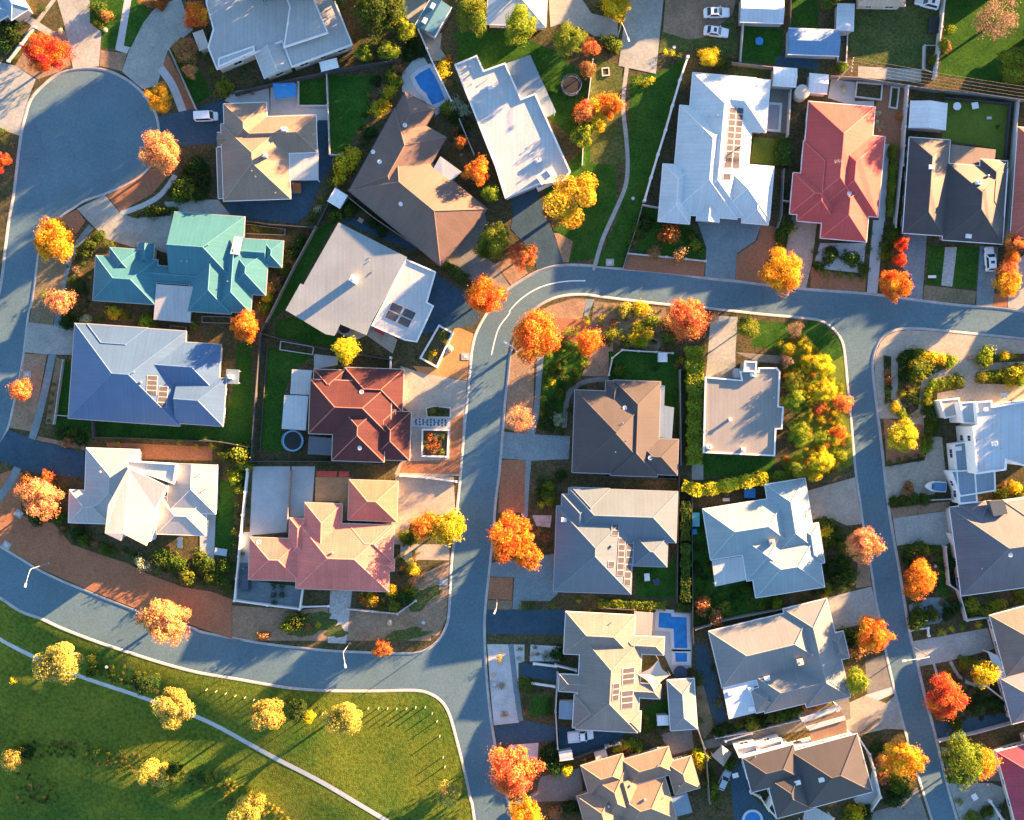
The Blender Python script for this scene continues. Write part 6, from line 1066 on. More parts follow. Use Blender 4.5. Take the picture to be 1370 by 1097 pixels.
EX += cover('40', [(560, 190), (900, 260), (900, 390), (640, 330), (560, 280)], 60, ['dark', 'dry', 'olive', 'dark'], 1.6, 4, 29); EX += cover('40', [(-20, 720), (300, 690), (700, 740), (1238, 820), (1238, 960), (800, 860), (300, 800), (-20, 820)], 190, ['dark', 'dry', 'olive', 'dry', 'dark'], 1.2, 3.4, 30); EX += cover('41', [(-10, 820), (160, 860), (480, 1060), (600, 1130), (200, 1130)], 130, ['gold', 'olive', 'dry', 'cream'], 1.2, 3.2, 31); EX += cover('40', [(-20, 880), (240, 940), (260, 1090), (-20, 1090)], 60, ['dry', 'dark'], 1.4, 3.4, 32); EX += cover('41', [(400, 370), (700, 450), (690, 540), (420, 470)], 30, ['dark', 'green', 'gold'], 1.6, 4, 33)
low_plants(SHRUBS[290:]+EX)

# fallen leaves under the autumn trees, lying on the ground or the road
V, K = [], []; g = random.Random(5)
for gx, gy, r, col in LITTER:
    for _ in range(int(26*r)):
        d = r*(.3+1.5*g.random()**1.6); a = g.uniform(0, 6.28); x, y = gx+d*math.cos(a), gy+d*math.sin(a); z = (LAND+.055) if any(pin(q, x, y) for q in LANDP) else .018; s_ = g.uniform(.05, .11); t = g.uniform(0, 6.28); c, n = math.cos(t)*s_, math.sin(t)*s_
        V += [(x-c, y-n, z), (x+n*.7, y-c*.7, z+.01), (x+c, y+n, z), (x-n*.7, y+c*.7, z+.01)]; K.append((*jit(tuple(q*.75 for q in CCOL[col]), .3), 1))
me = bpy.data.meshes.new("fallen_leaves"); me.from_pydata(V, [], [tuple(range(4*i, 4*i+4)) for i in range(len(K))])
me.attributes.new("rnd", 'FLOAT_VECTOR', 'FACE').data.foreach_set("vector", np.full(len(K)*3, .5, dtype=np.float32)); me.attributes.new("col", 'FLOAT_COLOR', 'FACE').data.foreach_set("color", np.array(K, dtype=np.float32).ravel())
me.materials.append(bpy.data.materials["leaf_mixed"]); o = link("fallen_leaves", me); o['kind'] = 'stuff'
# ================================================================ FENCES AND WALLS
M_FDARK = plain("dark_steel_fence", (.055, .06, .065), .6, .1); M_FGREY = plain("grey_fence", (.20, .20, .195), .7, .12); M_FWARM = plain("timber_fence", (.27, .21, .16), .8, .18, 3); M_FPALE = plain("pale_fence", (.46, .45, .43), .7, .1); M_FWHITE = plain("white_wall_paint", (.66, .65, .63), .7, .06)
FM = dict(d=M_FDARK, g=M_FGREY, w=M_FWARM, p=M_FPALE, W=M_FWHITE)
POSTS = {}
def fence(label, t, pts, h=1.7, c='g', w_=.07, name='fence', step=4.8, posts=True):
    L = [Vector(P(*q, h)[:2]) for q in (T(t, *pts) if t else pts)]; ctr = sum(L, Vector((0, 0)))/len(L); mt = FM[c]
    root = empty(name, (ctr.x, ctr.y, LAND-.03), label, name.replace('_', ' '), 'fences and garden walls')
    pm = MB(); cm = MB(); spots = []
    for i, (a, b) in enumerate(zip(L[:-1], L[1:])):
        d = b-a; l = d.length; d /= l; an = math.atan2(d.y, d.x); mid = (a+b)/2
        pm.box((mid.x, mid.y, LAND+h/2-.03-.003*i), (l, w_, h), an)
        if w_ < .12:
            n = max(1, int(l/.35))
            for k in range(n):
                q = a+d*(l*(k+.5)/n); pm.box((q.x, q.y, LAND+h/2-.06), (.12, w_+.035, h-.12), an)
        cm.box((mid.x, mid.y, LAND+h-.005+.003*i), (l+.04, w_+.05, .05), an)
        n = max(1, round(l/step)); spots += [a+d*(l*k/n) for k in range(n+(i == len(L)-2))]
    pm.obj("panel", mt, root); cm.obj("capping", mt, root)
    key = (c, h, w_ > .12)
    if key not in POSTS:
        q = MB(); s = .13 if w_ < .12 else w_+.16; q.box((0, 0, (h+.08)/2), (s, s, h+.08)); q.box((0, 0, h+.1), (s+.06, s+.06, .05)); POSTS[key] = q.mesh("post", mt)
    if posts:
        for q in spots: link("post", POSTS[key], root, (q.x-ctr.x, q.y-ctr.y, .03))
    return root
fence("dark fence below the big white house", '10', [(210, 610), (470, 545), (780, 478), (1060, 425), (1300, 390)], 1.7, 'd'); fence("pale low fence around the green lawn right of the beige house", '10', [(815, 470), (835, 1010), (925, 1015)], 1.2, 'p'); fence("white fence line beside the turning circle's dark garden strip", '00', [(1108, 325), (1280, 712)], 1.2, 'p')
fence("low pale edging wall of the little lawn beside the blue gazebo", '10', [(632, 540), (632, 692), (820, 692)], .5, 'p', .2, 'garden_wall'); fence("thin retaining wall left of the red maple", '00', [(225, 175), (55, 400)], .5, 'p', .22, 'garden_wall')
fence("timber boundary fence below the brown house", '11', [(880, 200), (1130, 400), (1390, 575)], 1.7, 'w'); fence("long pale fence between the teal house and the grey skillion house", '11', [(745, 455), (600, 720), (420, 1080)], 1.7, 'w'); fence("dark fence between the teal house and beige house yards", '11', [(150, 395), (440, 440), (740, 462)], 1.7, 'd'); fence("dark fence along the beige house's yard to the white tin shed", '11', [(880, 195), (760, 440)], 1.7, 'd')
fence("dark boundary fence left of the red tiled house lawn", '21', [(445, 0), (385, 125), (350, 520), (320, 965)], 1.7, 'd'); fence("second dark fence line inside the red tiled house lawn", '21', [(430, 215), (400, 600), (380, 900)], .5, 'd'); fence("trellis-topped dark fence above the red tiled house lawn", '21', [(390, 130), (520, 165), (735, 215), (900, 245), (1235, 300)], 1.7, 'd'); fence("dark fence between red tiled house and salmon house", '21', [(325, 965), (860, 965), (1190, 985)], 1.7, 'd'); fence("white gate wall beside the yellow spreading tree", '21', [(1235, 285), (1232, 365)], 1.6, 'W', .15, 'garden_wall')
fence("white wall of the kidney pool yard", '02', [(98, 195), (200, 430), (312, 660)], 1.6, 'W', .15, 'garden_wall'); fence("timber fence left of the white flat-roofed house", '02', [(365, 780), (410, 890), (460, 1005)], 1.5, 'p'); fence("white fence between the trampoline yard and the lane lawn", '02', [(1240, 390), (1215, 600), (1190, 800), (1175, 960), (1170, 1076)], 1.2, 'W')
fence("white stone wall with caps left of the white solar house", '03', [(540, 372), (490, 520), (440, 690), (395, 850), (345, 1010), (300, 1160), (258, 1310)], 1.4, 'W', .28, 'garden_wall', 3.4); fence("short pale gate wall at the white solar house's left corner", '13', [(245, 312), (345, 330)], 1.3, 'p'); fence("thin fence along the lane lawn below the white stone wall", '13', [(240, 325), (190, 500), (145, 630), (118, 725)], .9, 'g'); fence("low front wall of the white solar house's garden", '13', [(150, 632), (400, 655), (655, 682)], .5, 'p', .2, 'garden_wall')
fence("grey fence above the small olive lawn behind the white solar house", '03', [(830, 408), (1100, 440)], 1.6, 'g'); fence("pale fence left of the lawn with the blue round table", '03', [(905, 150), (885, 402)], 1.6, 'p'); fence("dark fence between two small top lawns", '03', [(1215, -10), (1210, 180)], 1.6, 'd'); fence("pale fence between the white and coral houses", '03', [(1215, 592), (1198, 880), (1190, 900)], 1.6, 'p'); fence("grey side fence right of the white solar house", '13', [(1170, 80), (1155, 380), (1130, 460)], 1.6, 'g'); fence("low rail fence beside the coral house wall", '13', [(1165, 285), (1215, 290)], 1.4, 'p')
fence("wide pale wall between the two big back lawns", '04', [(870, -10), (850, 170), (830, 330), (815, 480)], 1.7, 'p', .2, 'garden_wall'); fence("long fence along the back of the top right gardens", '04', [(150, 480), (330, 490), (640, 540), (830, 570), (1080, 590), (1390, 630)], 1.6, 'g'); fence("concrete fence between the coral and navy houses", '04', [(640, 545), (620, 800), (605, 1045)], 1.7, 'p', .16, 'garden_wall'); fence("continuing pale fence between slab path and navy house", '14', [(605, 0), (580, 250), (560, 445)], 1.7, 'p'); fence("pale fence right of the bright lawn behind the navy house", '04', [(1340, 635), (1320, 850), (1305, 1045)], 1.7, 'p'); fence("pale fence right of the navy house", '14', [(1308, 0), (1285, 270), (1268, 500)], 1.7, 'p'); fence("dark mesh fence inside the bright lawn", '04', [(870, 618), (1285, 655), (1255, 1010)], 1.0, 'd'); fence("pale low wall under the power cables", '04', [(740, 285), (735, 435)], .8, 'p')
fence("low pale front fence of the blue house lawn", '20', [(412, 300), (380, 520), (352, 720)], .9, 'p'); fence("white rail across the blue house's front lawn", '20', [(360, 662), (490, 672)], .9, 'p'); fence("dark fence between the blue house and the white two-storey house", '20', [(600, 700), (610, 808), (900, 815), (1390, 835)], 1.7, 'd'); fence("dark fence continuing behind the olive shrubs", '21', [(10, 825), (160, 845), (300, 872)], 1.7, 'd')
fence("white courtyard wall of the salmon house", '31', [(297, -10), (265, 290), (240, 560), (212, 850), (430, 880), (640, 905), (660, 765)], 1.3, 'W', .18, 'garden_wall'); fence("low white front wall of the salmon house's garden", '31', [(660, 890), (830, 885)], .5, 'W', .2, 'garden_wall'); fence("pale garden wall right of the cobbled path", '31', [(955, 905), (1280, 935), (1400, 850)], .5, 'p', .2, 'garden_wall'); fence("timber fence between the salmon house's two courtyards", '31', [(580, 0), (565, 250), (555, 395)], 1.5, 'w'); fence("white low wall across the salmon house driveway", '32', [(-20, 30), (150, 45), (345, 70)], .6, 'W', .22, 'garden_wall')
fence("thin steel fence left of the tall lime hedge", '23', [(490, 365), (493, 690), (495, 985)], 1.7, 'g'); fence("dark fence left of the dark clipped hedges", '33', [(485, 20), (475, 440), (470, 860)], 1.7, 'd'); fence("dark fence right of the dark clipped hedges", '33', [(567, 150), (568, 520), (573, 1076)], 1.7, 'd'); fence("curved pale wall around the dark hedged lawn", 'A', [(455, 620), (485, 480), (565, 415), (700, 425), (840, 432), (975, 442)], 1.2, 'p', .15, 'garden_wall'); fence("dark fence above the cream pool house", '33', [(0, 900), (200, 912)], 1.6, 'd'); fence("dark fence between slate blue and charcoal houses", '23', [(0, 1065), (460, 1080)], 1.6, 'd')
fence("grey fence beside the narrow grey studio", '43', [(500, 0), (505, 95)], 1.7, 'd'); fence("grey fence right of the studio", '43', [(510, 290), (520, 560), (570, 690)], 1.7, 'g'); fence("white front wall of the cream tiled house", '42', [(868, 215), (985, 245)], 1.2, 'W', .2, 'garden_wall'); fence("pale side wall of the cream tiled house's front yard", '42', [(880, 260), (868, 480), (880, 690)], 1.3, 'p', .16, 'garden_wall'); fence("white bench wall above the dark front path", '42', [(745, 205), (870, 220)], .6, 'W', .3, 'garden_wall'); fence("white bench wall below the dark front path", '42', [(735, 318), (860, 335)], .6, 'W', .3, 'garden_wall'); fence("dark fence between the cream and tan houses", 'B', [(0, 320), (240, 240), (430, 180)], 1.5, 'd'); fence("white wall stub above the tan house", 'B', [(345, 205), (480, 170)], 1.4, 'p', .16, 'garden_wall')
fence("fence between the tan house and navy house", 'B', [(1190, 20), (1270, 300), (1300, 720)], 1.7, 'g'); fence("pale long wall above the brown carport", 'C', [(100, 330), (380, 280), (740, 190)], 1.5, 'p'); fence("white parapet rail above the courtyard gazebo", 'C', [(175, 350), (375, 290)], 1.2, 'W', .2, 'garden_wall'); fence("white angled wall in the navy house's dark courtyard", 'C', [(525, 705), (550, 790), (500, 860)], 2.4, 'W', .3, 'garden_wall'); fence("white curved edge wall of the navy house courtyard", 'C', [(370, 745), (440, 780), (510, 880), (565, 935)], 1.0, 'W', .2, 'garden_wall'); fence("white terrace rail right of the navy house", 'C', [(1195, 330), (1275, 450), (1310, 560), (1360, 780), (1290, 880)], 1.2, 'W', .2, 'garden_wall')
fence("grey fence between the grey and pale blue houses", '33', [(590, 1040), (780, 980), (1160, 905)], 1.6, 'g'); fence("pale wall around the slate grey house's side yard", '34', [(875, 480), (900, 720), (960, 760), (1010, 945), (1150, 925), (1390, 850)], 1.4, 'p', .15, 'garden_wall'); fence("white pillared gate left of the slate grey house", '34', [(905, 400), (935, 470)], 1.6, 'W', .3, 'garden_wall'); fence("white low edge wall at the corner of the grey driveway", '44', [(590, 15), (690, 0), (695, 45)], .6, 'W', .2, 'garden_wall'); fence("curved white wall beside the curved dark driveway", '44', [(1020, 330), (1110, 400), (1190, 490)], .9, 'W', .2, 'garden_wall'); fence("pale fence below the dark blue driveway at lower right", '44', [(755, 650), (960, 605), (1180, 545)], 1.4, 'p'); fence("white wall beside the plum roofed house", '44', [(1130, 720), (1190, 885)], 1.2, 'W', .18, 'garden_wall'); fence("low white steps wall at the lower right terrace", '44', [(1045, 990), (1120, 1100)], .7, 'W', .3, 'garden_wall'); fence("thin timber fence line between the brick driveway and white steps", '44', [(255, 640), (340, 590), (420, 520)], .7, 'w')
fence("thin fence above the boat driveway's hedge strip", '34', [(790, 185), (900, 180), (960, 175)], 1.4, 'p'); fence("pale wall along the coral edge house", '14', [(1365, 60), (1345, 260), (1320, 450)], 1.5, 'w')
# ================================================================ VEHICLES
M_PAINT = tint_mat("car_paint", .3, 0, .5); M_TYRE = plain("tyre_rubber", (.02, .02, .02), .85, .1); M_RIM = plain("alloy", (.4, .4, .42), .35, .05, metal=.7); M_LAMP = plain("headlamp_glass", (.7, .72, .74), .1, .02); M_TAIL = plain("tail_lamp", (.35, .01, .01), .3, .05); M_BLACK = plain("black_plastic", (.02, .02, .022), .5, .1)
def loft(m, secs):
    n = len(secs[0]); i0 = len(m.v)
    for s in secs: m.v += s
    for k in range(len(secs)-1):
        for j in range(n):
            l = (j+1) % n; m.f.append((i0+k*n+j, i0+k*n+l, i0+(k+1)*n+l, i0+(k+1)*n+j)); m.uv.append(None); m.mi.append(0)
    m.f.append(tuple(i0+j for j in range(n))[::-1]); m.f.append(tuple(i0+(len(secs)-1)*n+j for j in range(n))); m.uv += [None, None]; m.mi += [0, 0]
def sec(x, hw, zl, zh): zm = zl+(zh-zl)*.62; return [(x, -hw*.94, zl), (x, -hw, (zl+zm)/2), (x, -hw, zm), (x, -hw*.84, zh), (x, 0, zh+.03), (x, hw*.84, zh), (x, hw, zm), (x, hw, (zl+zm)/2), (x, hw*.94, zl)]
VEH = {}
def vehicle_parts(kind):
    if kind in VEH: return VEH[kind]
    body = MB(); parts = []; L = 2.3
    loft(body, [sec(-2.3, .66, .36, .72), sec(-2.22, .80, .27, .86), sec(-1.9, .88, .22, .93), sec(-1.1, .90, .20, .95), sec(.7, .90, .20, .95), sec(1.4, .89, .20, .88), sec(2.0, .84, .24, .80), sec(2.25, .74, .30, .68), sec(2.3, .62, .36, .60)])
    cab = dict(sedan=(-1.75, -1.05, .12, .95, 1.42), suv=(-2.15, -1.85, .1, .95, 1.68), van=(-2.2, -2.1, .9, 1.55, 1.95), ute=(-.25, -.1, .65, 1.25, 1.72), hatch=(-2.0, -1.6, .05, .95, 1.5))[kind]
    xb, xr, xf, xw, zr = cab; z0 = .93; hb, ht = .84, .64 if kind != 'van' else .76
    B = [(xb, -hb, z0), (xw, -hb, z0), (xw, hb, z0), (xb, hb, z0)]; Tt = [(xr, -ht, zr), (xf, -ht, zr), (xf, ht, zr), (xr, ht, zr)]
    body.face(Tt); i = len(body.v)
    for a in range(4):
        b = (a+1) % 4; body.face([B[a], B[b], Tt[b], Tt[a]])
    def glass(a, b, nm, f0=.10, f1=.86, m0=.06):
        q = []
        for u, v in ((m0, f0), (1-m0, f0), (1-m0, f1), (m0, f1)):
            p = Vector(B[a]).lerp(Vector(B[b]), u).lerp(Vector(Tt[a]).lerp(Vector(Tt[b]), u), v); q.append(p)
        n = (q[1]-q[0]).cross(q[3]-q[0]).normalized(); c = Vector((0, 0, 1.2)); n = n if n.dot(q[0]-c) > 0 else -n
        g = MB(); o = [tuple(p+n*.012) for p in q]; g.face(o); parts.append((nm, g.mesh(nm, M_GLASS), M_GLASS))
    glass(1, 2, 'windscreen')
    if kind != 'ute' or True: glass(3, 0, 'rear_window')
    glass(0, 1, 'side_window', m0=.1); glass(2, 3, 'side_window', m0=.1)
    if kind == 'ute':
        body.box((-1.3, 0, 1.02), (1.95, 1.84, .10)); 
        for y in (-.88, .88): body.box((-1.3, y, 1.2), (1.95, .06, .3))
        for x in (-2.25, -.35): body.box((x, 0, 1.2), (.06, 1.7, .3))
        rk = MB()
        for x in (-2.1, -1.5, -.9): rk.box((x, 0, 1.78), (.09, 1.5, .07))
        for y in (-.7, -.25, .25, .7): rk.box((-1.2, y, 1.84), (2.3, .09, .05))
        for x in (-2.1, -.9):
            for y in (-.7, .7): rk.box((x, y, 1.4), (.06, .06, .75))
        parts.append(('ladder_rack', rk.mesh('ladder_rack', M_TRIM), None))
    if kind in ('suv', 'sedan'):
        sr = MB(); sr.box(((xr+xf)/2+.15, 0, zr+.008), (.55, .75, .012)); parts.append(('sunroof', sr.mesh('sunroof', M_GLASS), None))
    for y in (-.6, .6):
        h = MB(); h.box((2.2, y, .64), (.12, .34, .12)); parts.append(('headlight', h.mesh('headlight', M_LAMP), None)); h = MB(); h.box((-2.27, y, .74), (.08, .32, .12)); parts.append(('tail_light', h.mesh('tail_light', M_TAIL), None)); h = MB(); h.box((xw-.35, y/abs(y)*.98, 1.0), (.14, .18, .12)); parts.append(('mirror', h.mesh('mirror', M_PAINT), None))
    t = MB(); t.ring((0, 0), .20, .33, -.11, .11, 18); tyre = t.mesh("tyre", M_TYRE); t = MB(); t.cyl((0, 0), .21, -.09, .09, 14); rim = t.mesh("rim", M_RIM)
    hub = MB(); hub.cyl((0, 0), .08, -.112, .112, 10)
    VEH[kind] = (body.mesh("body", M_PAINT), parts, tyre, rim, hub.mesh("wheel", M_BLACK)); return VEH[kind]
def vehicle(label, kind, t, xy, ang, col, name, cat, sc=1.0, z=.12):
    (px, py), = T(t, xy); x, y, _ = P(px, py, .8); body, parts, tyre, rim, hub = vehicle_parts(kind)
    r = empty(name, (x, y, z), label, cat, 'parked vehicles', rad(ang)); s = (sc,)*3
    link("body", body, r, scale=s, color=col)
    for nm, me, _m in parts: link(nm, me, r, scale=s, color=col)
    for wx in (-1.4, 1.42):
        for wy in (-.80, .80):
            o = link("wheel", hub, r, (wx*sc, wy*sc, .33*sc), 0, s); o.rotation_euler = (math.pi/2, 0, 0); link("tyre", tyre, o); link("rim", rim, o)
vehicle("white van parked on the dark driveway beside the beige house", 'van', '10', (28, 762), 3, (.72, .73, .74), 'van', 'van', .95); vehicle("upper white sedan parked on bare earth beside the pale garage", 'sedan', '03', (727, 82), 1, (.72, .74, .76), 'parked_car', 'car', 1.06); vehicle("lower white sedan tilted slightly beside the other white sedan", 'sedan', '03', (725, 206), -8, (.70, .72, .75), 'parked_car', 'car', 1.02); vehicle("white wagon parked nose up on the drive by the navy house", 'suv', '14', (1155, 645), 94, (.72, .74, .76), 'parked_car', 'car', 1.0); vehicle("white ute with a ladder rack below the cream tiled house", 'ute', '42', (1010, 615), 5, (.74, .75, .76), 'ute', 'ute', 1.05); vehicle("dark blue car tucked beside the salmon garage wall", 'hatch', '31', (290, 715), 88, (.03, .055, .10), 'parked_car', 'car', .95); vehicle("white car at the top edge beside the pale back wall", 'suv', '04', (760, 15), 165, (.66, .68, .70), 'parked_car', 'car', 1.0); vehicle("blue grey car covered by dark tint on the navy house courtyard", 'hatch', 'C', (165, 650), 65, (.30, .40, .47), 'parked_car', 'car', .85)
# boat on its trailer
(px, py), = T('34', (810, 98)); bx, by, _ = P(px, py, 1.0); r = empty("boat", (bx, by, .13), "small white boat with blue cover parked nose left by the cube house", 'boat', None, rad(176))
h = MB(); loft(h, [sec(-1.9, .95, .55, 1.25), sec(-.6, 1.0, .5, 1.3), sec(.6, .95, .5, 1.34), sec(1.4, .62, .6, 1.4), sec(1.9, .25, .85, 1.42), sec(2.05, .06, 1.1, 1.42)]); link("hull", h.mesh("hull", M_TRIM), r)
h = MB(); loft(h, [sec(-1.75, .78, 1.25, 1.42), sec(-.7, .82, 1.3, 1.62), sec(.35, .76, 1.3, 1.66), sec(.7, .55, 1.3, 1.45)]); link("cover", h.mesh("cover", plain("boat_cover", (.06, .17, .30), .7, .1)), r)
h = MB(); h.box((.85, 0, 1.55), (.06, 1.1, .35)); link("windscreen", h.mesh("windscreen", M_GLASS), r)
h = MB(); h.box((-.1, 0, .42), (4.0, .9, .08)); h.box((2.2, 0, .42), (1.0, .1, .08)); link("trailer_frame", h.mesh("trailer_frame", M_STEEL), r)
for wy in (-.95, .95):
    o = link("wheel", vehicle_parts('sedan')[4], r, (-.4, wy, .30), 0, (.9,)*3); o.rotation_euler = (math.pi/2, 0, 0); link("tyre", vehicle_parts('sedan')[2], o); link("rim", vehicle_parts('sedan')[3], o)
# ================================================================ POOLS
def pool_mat():
    m, nt, b = base_mat("pool_water", .05, .6); geo = _n(nt, "ShaderNodeNewGeometry"); n1 = _n(nt, "ShaderNodeTexNoise"); n1.inputs["Scale"].default_value = .9; n1.inputs["Detail"].default_value = 3; nt.links.new(geo.outputs["Position"], n1.inputs["Vector"])
    rp = _n(nt, "ShaderNodeValToRGB"); e = rp.color_ramp.elements; e[0].color = (.008, .145, .42, 1); e[1].color = (.014, .20, .52, 1); e[0].position = .35; e[1].position = .7; nt.links.new(n1.outputs["Fac"], rp.inputs[0]); nt.links.new(rp.outputs[0], b.inputs["Base Color"])
    n2 = _n(nt, "ShaderNodeTexNoise"); n2.inputs["Scale"].default_value = 3; nt.links.new(geo.outputs["Position"], n2.inputs["Vector"]); bp = _n(nt, "ShaderNodeBump"); bp.inputs["Distance"].default_value = .02; nt.links.new(n2.outputs["Fac"], bp.inputs["Height"]); nt.links.new(bp.outputs[0], b.inputs["Normal"]); return m
M_POOL = pool_mat()
def pool(label, t, pts, cop=.28, name='swimming_pool', cat='pool'):
    W = [P(*q)[:2] for q in T(t, *pts)]; cx = sum(p[0] for p in W)/len(W); cy = sum(p[1] for p in W)/len(W); r = empty(name, (cx, cy, LAND), label, cat, 'garden pools')
    z = LAND+.07; m_ = MB(); m_.prism(W, z-.06, z, bottom=False); m_.obj("water", M_POOL, r)
    k = MB(); o = inset(W, -cop); n = len(W)
    for i in range(n):
        j = (i+1) % n; zt = z+.05
        k.face([(*W[i], zt), (*W[j], zt), (*o[j], zt), (*o[i], zt)]); k.face([(*W[i], z-.05), (*W[j], z-.05), (*W[j], zt), (*W[i], zt)]); k.face([(*o[i], z-.07), (*o[j], z-.07), (*o[j], zt), (*o[i], zt)])
    k.obj("coping", plain("pool_coping", (.48, .50, .51), .7, .06), r); return r
pool("blue kidney-cornered pool beside the brown house", '02', [(72, 508), (105, 480), (170, 445), (205, 500), (240, 575), (272, 650), (235, 672), (190, 688), (165, 650), (148, 612), (112, 582), (90, 545)])
pool("bright blue L-shaped pool beside the cream tiled house", '33', [(350, 925), (428, 930), (432, 952), (530, 957), (535, 1158), (450, 1158), (445, 1032), (346, 1022)]); pool("small blue spa below the L-shaped pool", '43', [(397, 140), (465, 142), (465, 192), (400, 192)], .3, 'spa', 'spa'); pool("round bright blue pool in the navy house courtyard", 'C', [(380+62*math.cos(k*.3142), 950+62*math.sin(k*.3142)) for k in range(20)], .15)
pool("grey covered plunge pool in the white solar house's courtyard", '03', [(1070, 685), (1140, 690), (1130, 850), (1060, 845)], .2)
for o in [o for o in bpy.data.objects if o.parent and o.parent.get('label', '').startswith("grey covered") and o.name.startswith('water')]: o.data.materials[0] = plain("pool_cover", (.22, .24, .27), .6, .1); o.name = 'cover'
# ================================================================ GARDEN THINGS
M_BLUE = plain("blue_canvas", (.025, .19, .45), .6, .08); M_NAVY = plain("navy_pad", (.03, .05, .09), .8, .1)
def at(t, xy, z=0.0): (q,) = T(t, xy); return P(*q, z)
def trampoline(label, t, xy, r, rimc):
    x, y, _ = at(t, xy, .8); e = empty("trampoline", (x, y, LAND), label, 'trampoline', 'garden trampolines'); q = MB(); q.cyl((0, 0), r*.86, .78, .80, 24); link("mat", q.mesh("mat", M_BLACK), e); q = MB(); q.ring((0, 0), r*.84, r, .74, .83, 28); link("pad", q.mesh("pad", rimc), e)
    for k in range(6):
        a = k*1.047; q = MB(); q.tube([(r*.94*math.cos(a), r*.94*math.sin(a), 0), (r*.94*math.cos(a), r*.94*math.sin(a), 1.9)], .04, 6); link("pole", q.mesh("pole", M_STEEL), e)
    q = MB(); q.ring((0, 0), r*.93, r*.95, 1.84, 1.9, 28); link("net_hoop", q.mesh("net_hoop", M_STEEL), e)
trampoline("dark round trampoline with a pale hoop right of the white house", '02', (1097, 562), 1.95, M_NAVY); trampoline("round dark trampoline with a light blue rim beside the red tiled house", '21', (597, 830), 2.0, plain("blue_pad", (.12, .30, .45), .7, .1))
trampoline("oval-looking pale rimmed trampoline behind the grey skillion house", '21', (937, 92), 1.3, plain("pale_pad", (.22, .27, .34), .7, .1))
def gazebo(label, t, pts, z, rise, mt, name='gazebo'):
    W = [P(*q, z)[:2] for q in T(t, *pts)]; cx = sum(p[0] for p in W)/len(W); cy = sum(p[1] for p in W)/len(W); e = empty(name, (cx, cy, LAND), label, name.replace('_', ' '), None); q = MB(); n = len(W)
    for i in range(n): q.face([(*W[i], z), (*W[(i+1) % n], z), (cx, cy, z+rise)]); q.face([(*W[i], z-.2), (*W[(i+1) % n], z-.2), (*W[(i+1) % n], z), (*W[i], z)])
    q.obj("canopy", mt, e)
    for x, y in inset(W, .2): q = MB(); q.tube([(x, y, LAND-.02), (x, y, z)], .05, 6); q.obj("post", M_STEEL, e)
    return e
gazebo("bright blue canvas gazebo on the patio below the grey fence", '10', [(462, 545), (610, 540), (620, 632), (480, 645)], 2.2, .7, M_BLUE); gazebo("small grey hipped gazebo in the court right of the tan house", 'C', [(148, 385), (222, 440), (160, 545), (68, 465)], 2.3, 1.0, roof_mat("gazebo_grey", (.28, .26, .24), 'tile'))
gazebo('left red awning behind the salmon house', '31', [(752, 0), (885, 2), (882, 40), (750, 38)], 2.2, .15, plain('red_canvas', (.36, .05, .03), .7, .08), 'awning'); gazebo('right red awning behind the salmon house', '31', [(897, 2), (962, 4), (958, 38), (894, 38)], 2.2, .15, plain('red_canvas', (.36, .05, .03), .7, .08), 'awning')
def sail(label, t, pts, zs):
    W = [P(*q, z) for q, z in zip(T(t, *pts), zs)]; cx = sum(p[0] for p in W)/len(W); cy = sum(p[1] for p in W)/len(W); cz = sum(zs)/len(zs)-.5; e = empty("shade_sail", (cx, cy, LAND), label, 'shade sail', 'shade sails'); q = MB(); n = len(W); ed = []
    for i in range(n):
        a, b = Vector(W[i]), Vector(W[(i+1) % n])
        for k in range(6):
            u = k/6; p = a.lerp(b, u); c = Vector((cx, cy, cz)); ed.append(p.lerp(c, .22*math.sin(math.pi*u)))
    for i in range(len(ed)): q.face([ed[i], ed[(i+1) % len(ed)], (cx, cy, cz)])
    q.obj("canvas", plain("sail_canvas", (.46, .39, .32), .8, .06), e, smooth=True)
    for x, y, z in W: q = MB(); q.tube([(x, y, LAND-.02), (x, y, z+.1)], .06, 6); q.obj("post", M_STEEL, e)
sail("tan four-cornered shade sail beside the cream tiled house", '43', [(183, 265), (303, 182), (370, 270), (282, 368)], [3.0, 3.4, 3.0, 3.3])
x, y, _ = at('03', (1290, 600), 2.2); e = empty("water_tank", (x, y, LAND), "round cream water tank above the coral house", 'water tank'); q = MB(); q.cyl((0, 0), 1.3, 0, 2.1, 28); link("tank", q.mesh("tank", M_TRIMB), e); q = MB(); q.cyl((0, 0), 1.36, 2.08, 2.45, 28, r1=.2); link("lid", q.mesh("lid", M_TRIMB), e)
def table(label, t, xy, w_, d, ang, mt, round_=False, h=.74, name='garden_table', cat='table'):
    x, y, _ = at(t, xy, h); e = empty(name, (x, y, LAND), label, cat, None, rad(ang)); q = MB()
    if round_: q.cyl((0, 0), w_/2, h-.04, h, 20)
    else: q.box((0, 0, h-.02), (w_, d, .05))
    link("tabletop", q.mesh("tabletop", mt), e)
    for sx in (-1, 1):
        for sy in (-1, 1): q = MB(); q.box((sx*w_*.36, sy*d*.36, (h-.04)/2), (.06, .06, h-.04)); link("leg", q.mesh("leg", M_STEEL), e)
table("blue round table on the fenced lawn by the blue shed", '03', (1007, 270), 1.5, 1.5, 0, M_BLUE, True); table("white round table on the bright back lawn", '04', (946, 672), 1.5, 1.5, 0, M_TRIM, True); table("white square table at the end of the bright back lawn", '04', (1060, 668), 1.2, 1.2, 10, M_TRIM); table("low pale bench on the bright back lawn", '04', (1148, 746), .9, .5, 0, M_FPALE, h=.45, name='bench', cat='bench')
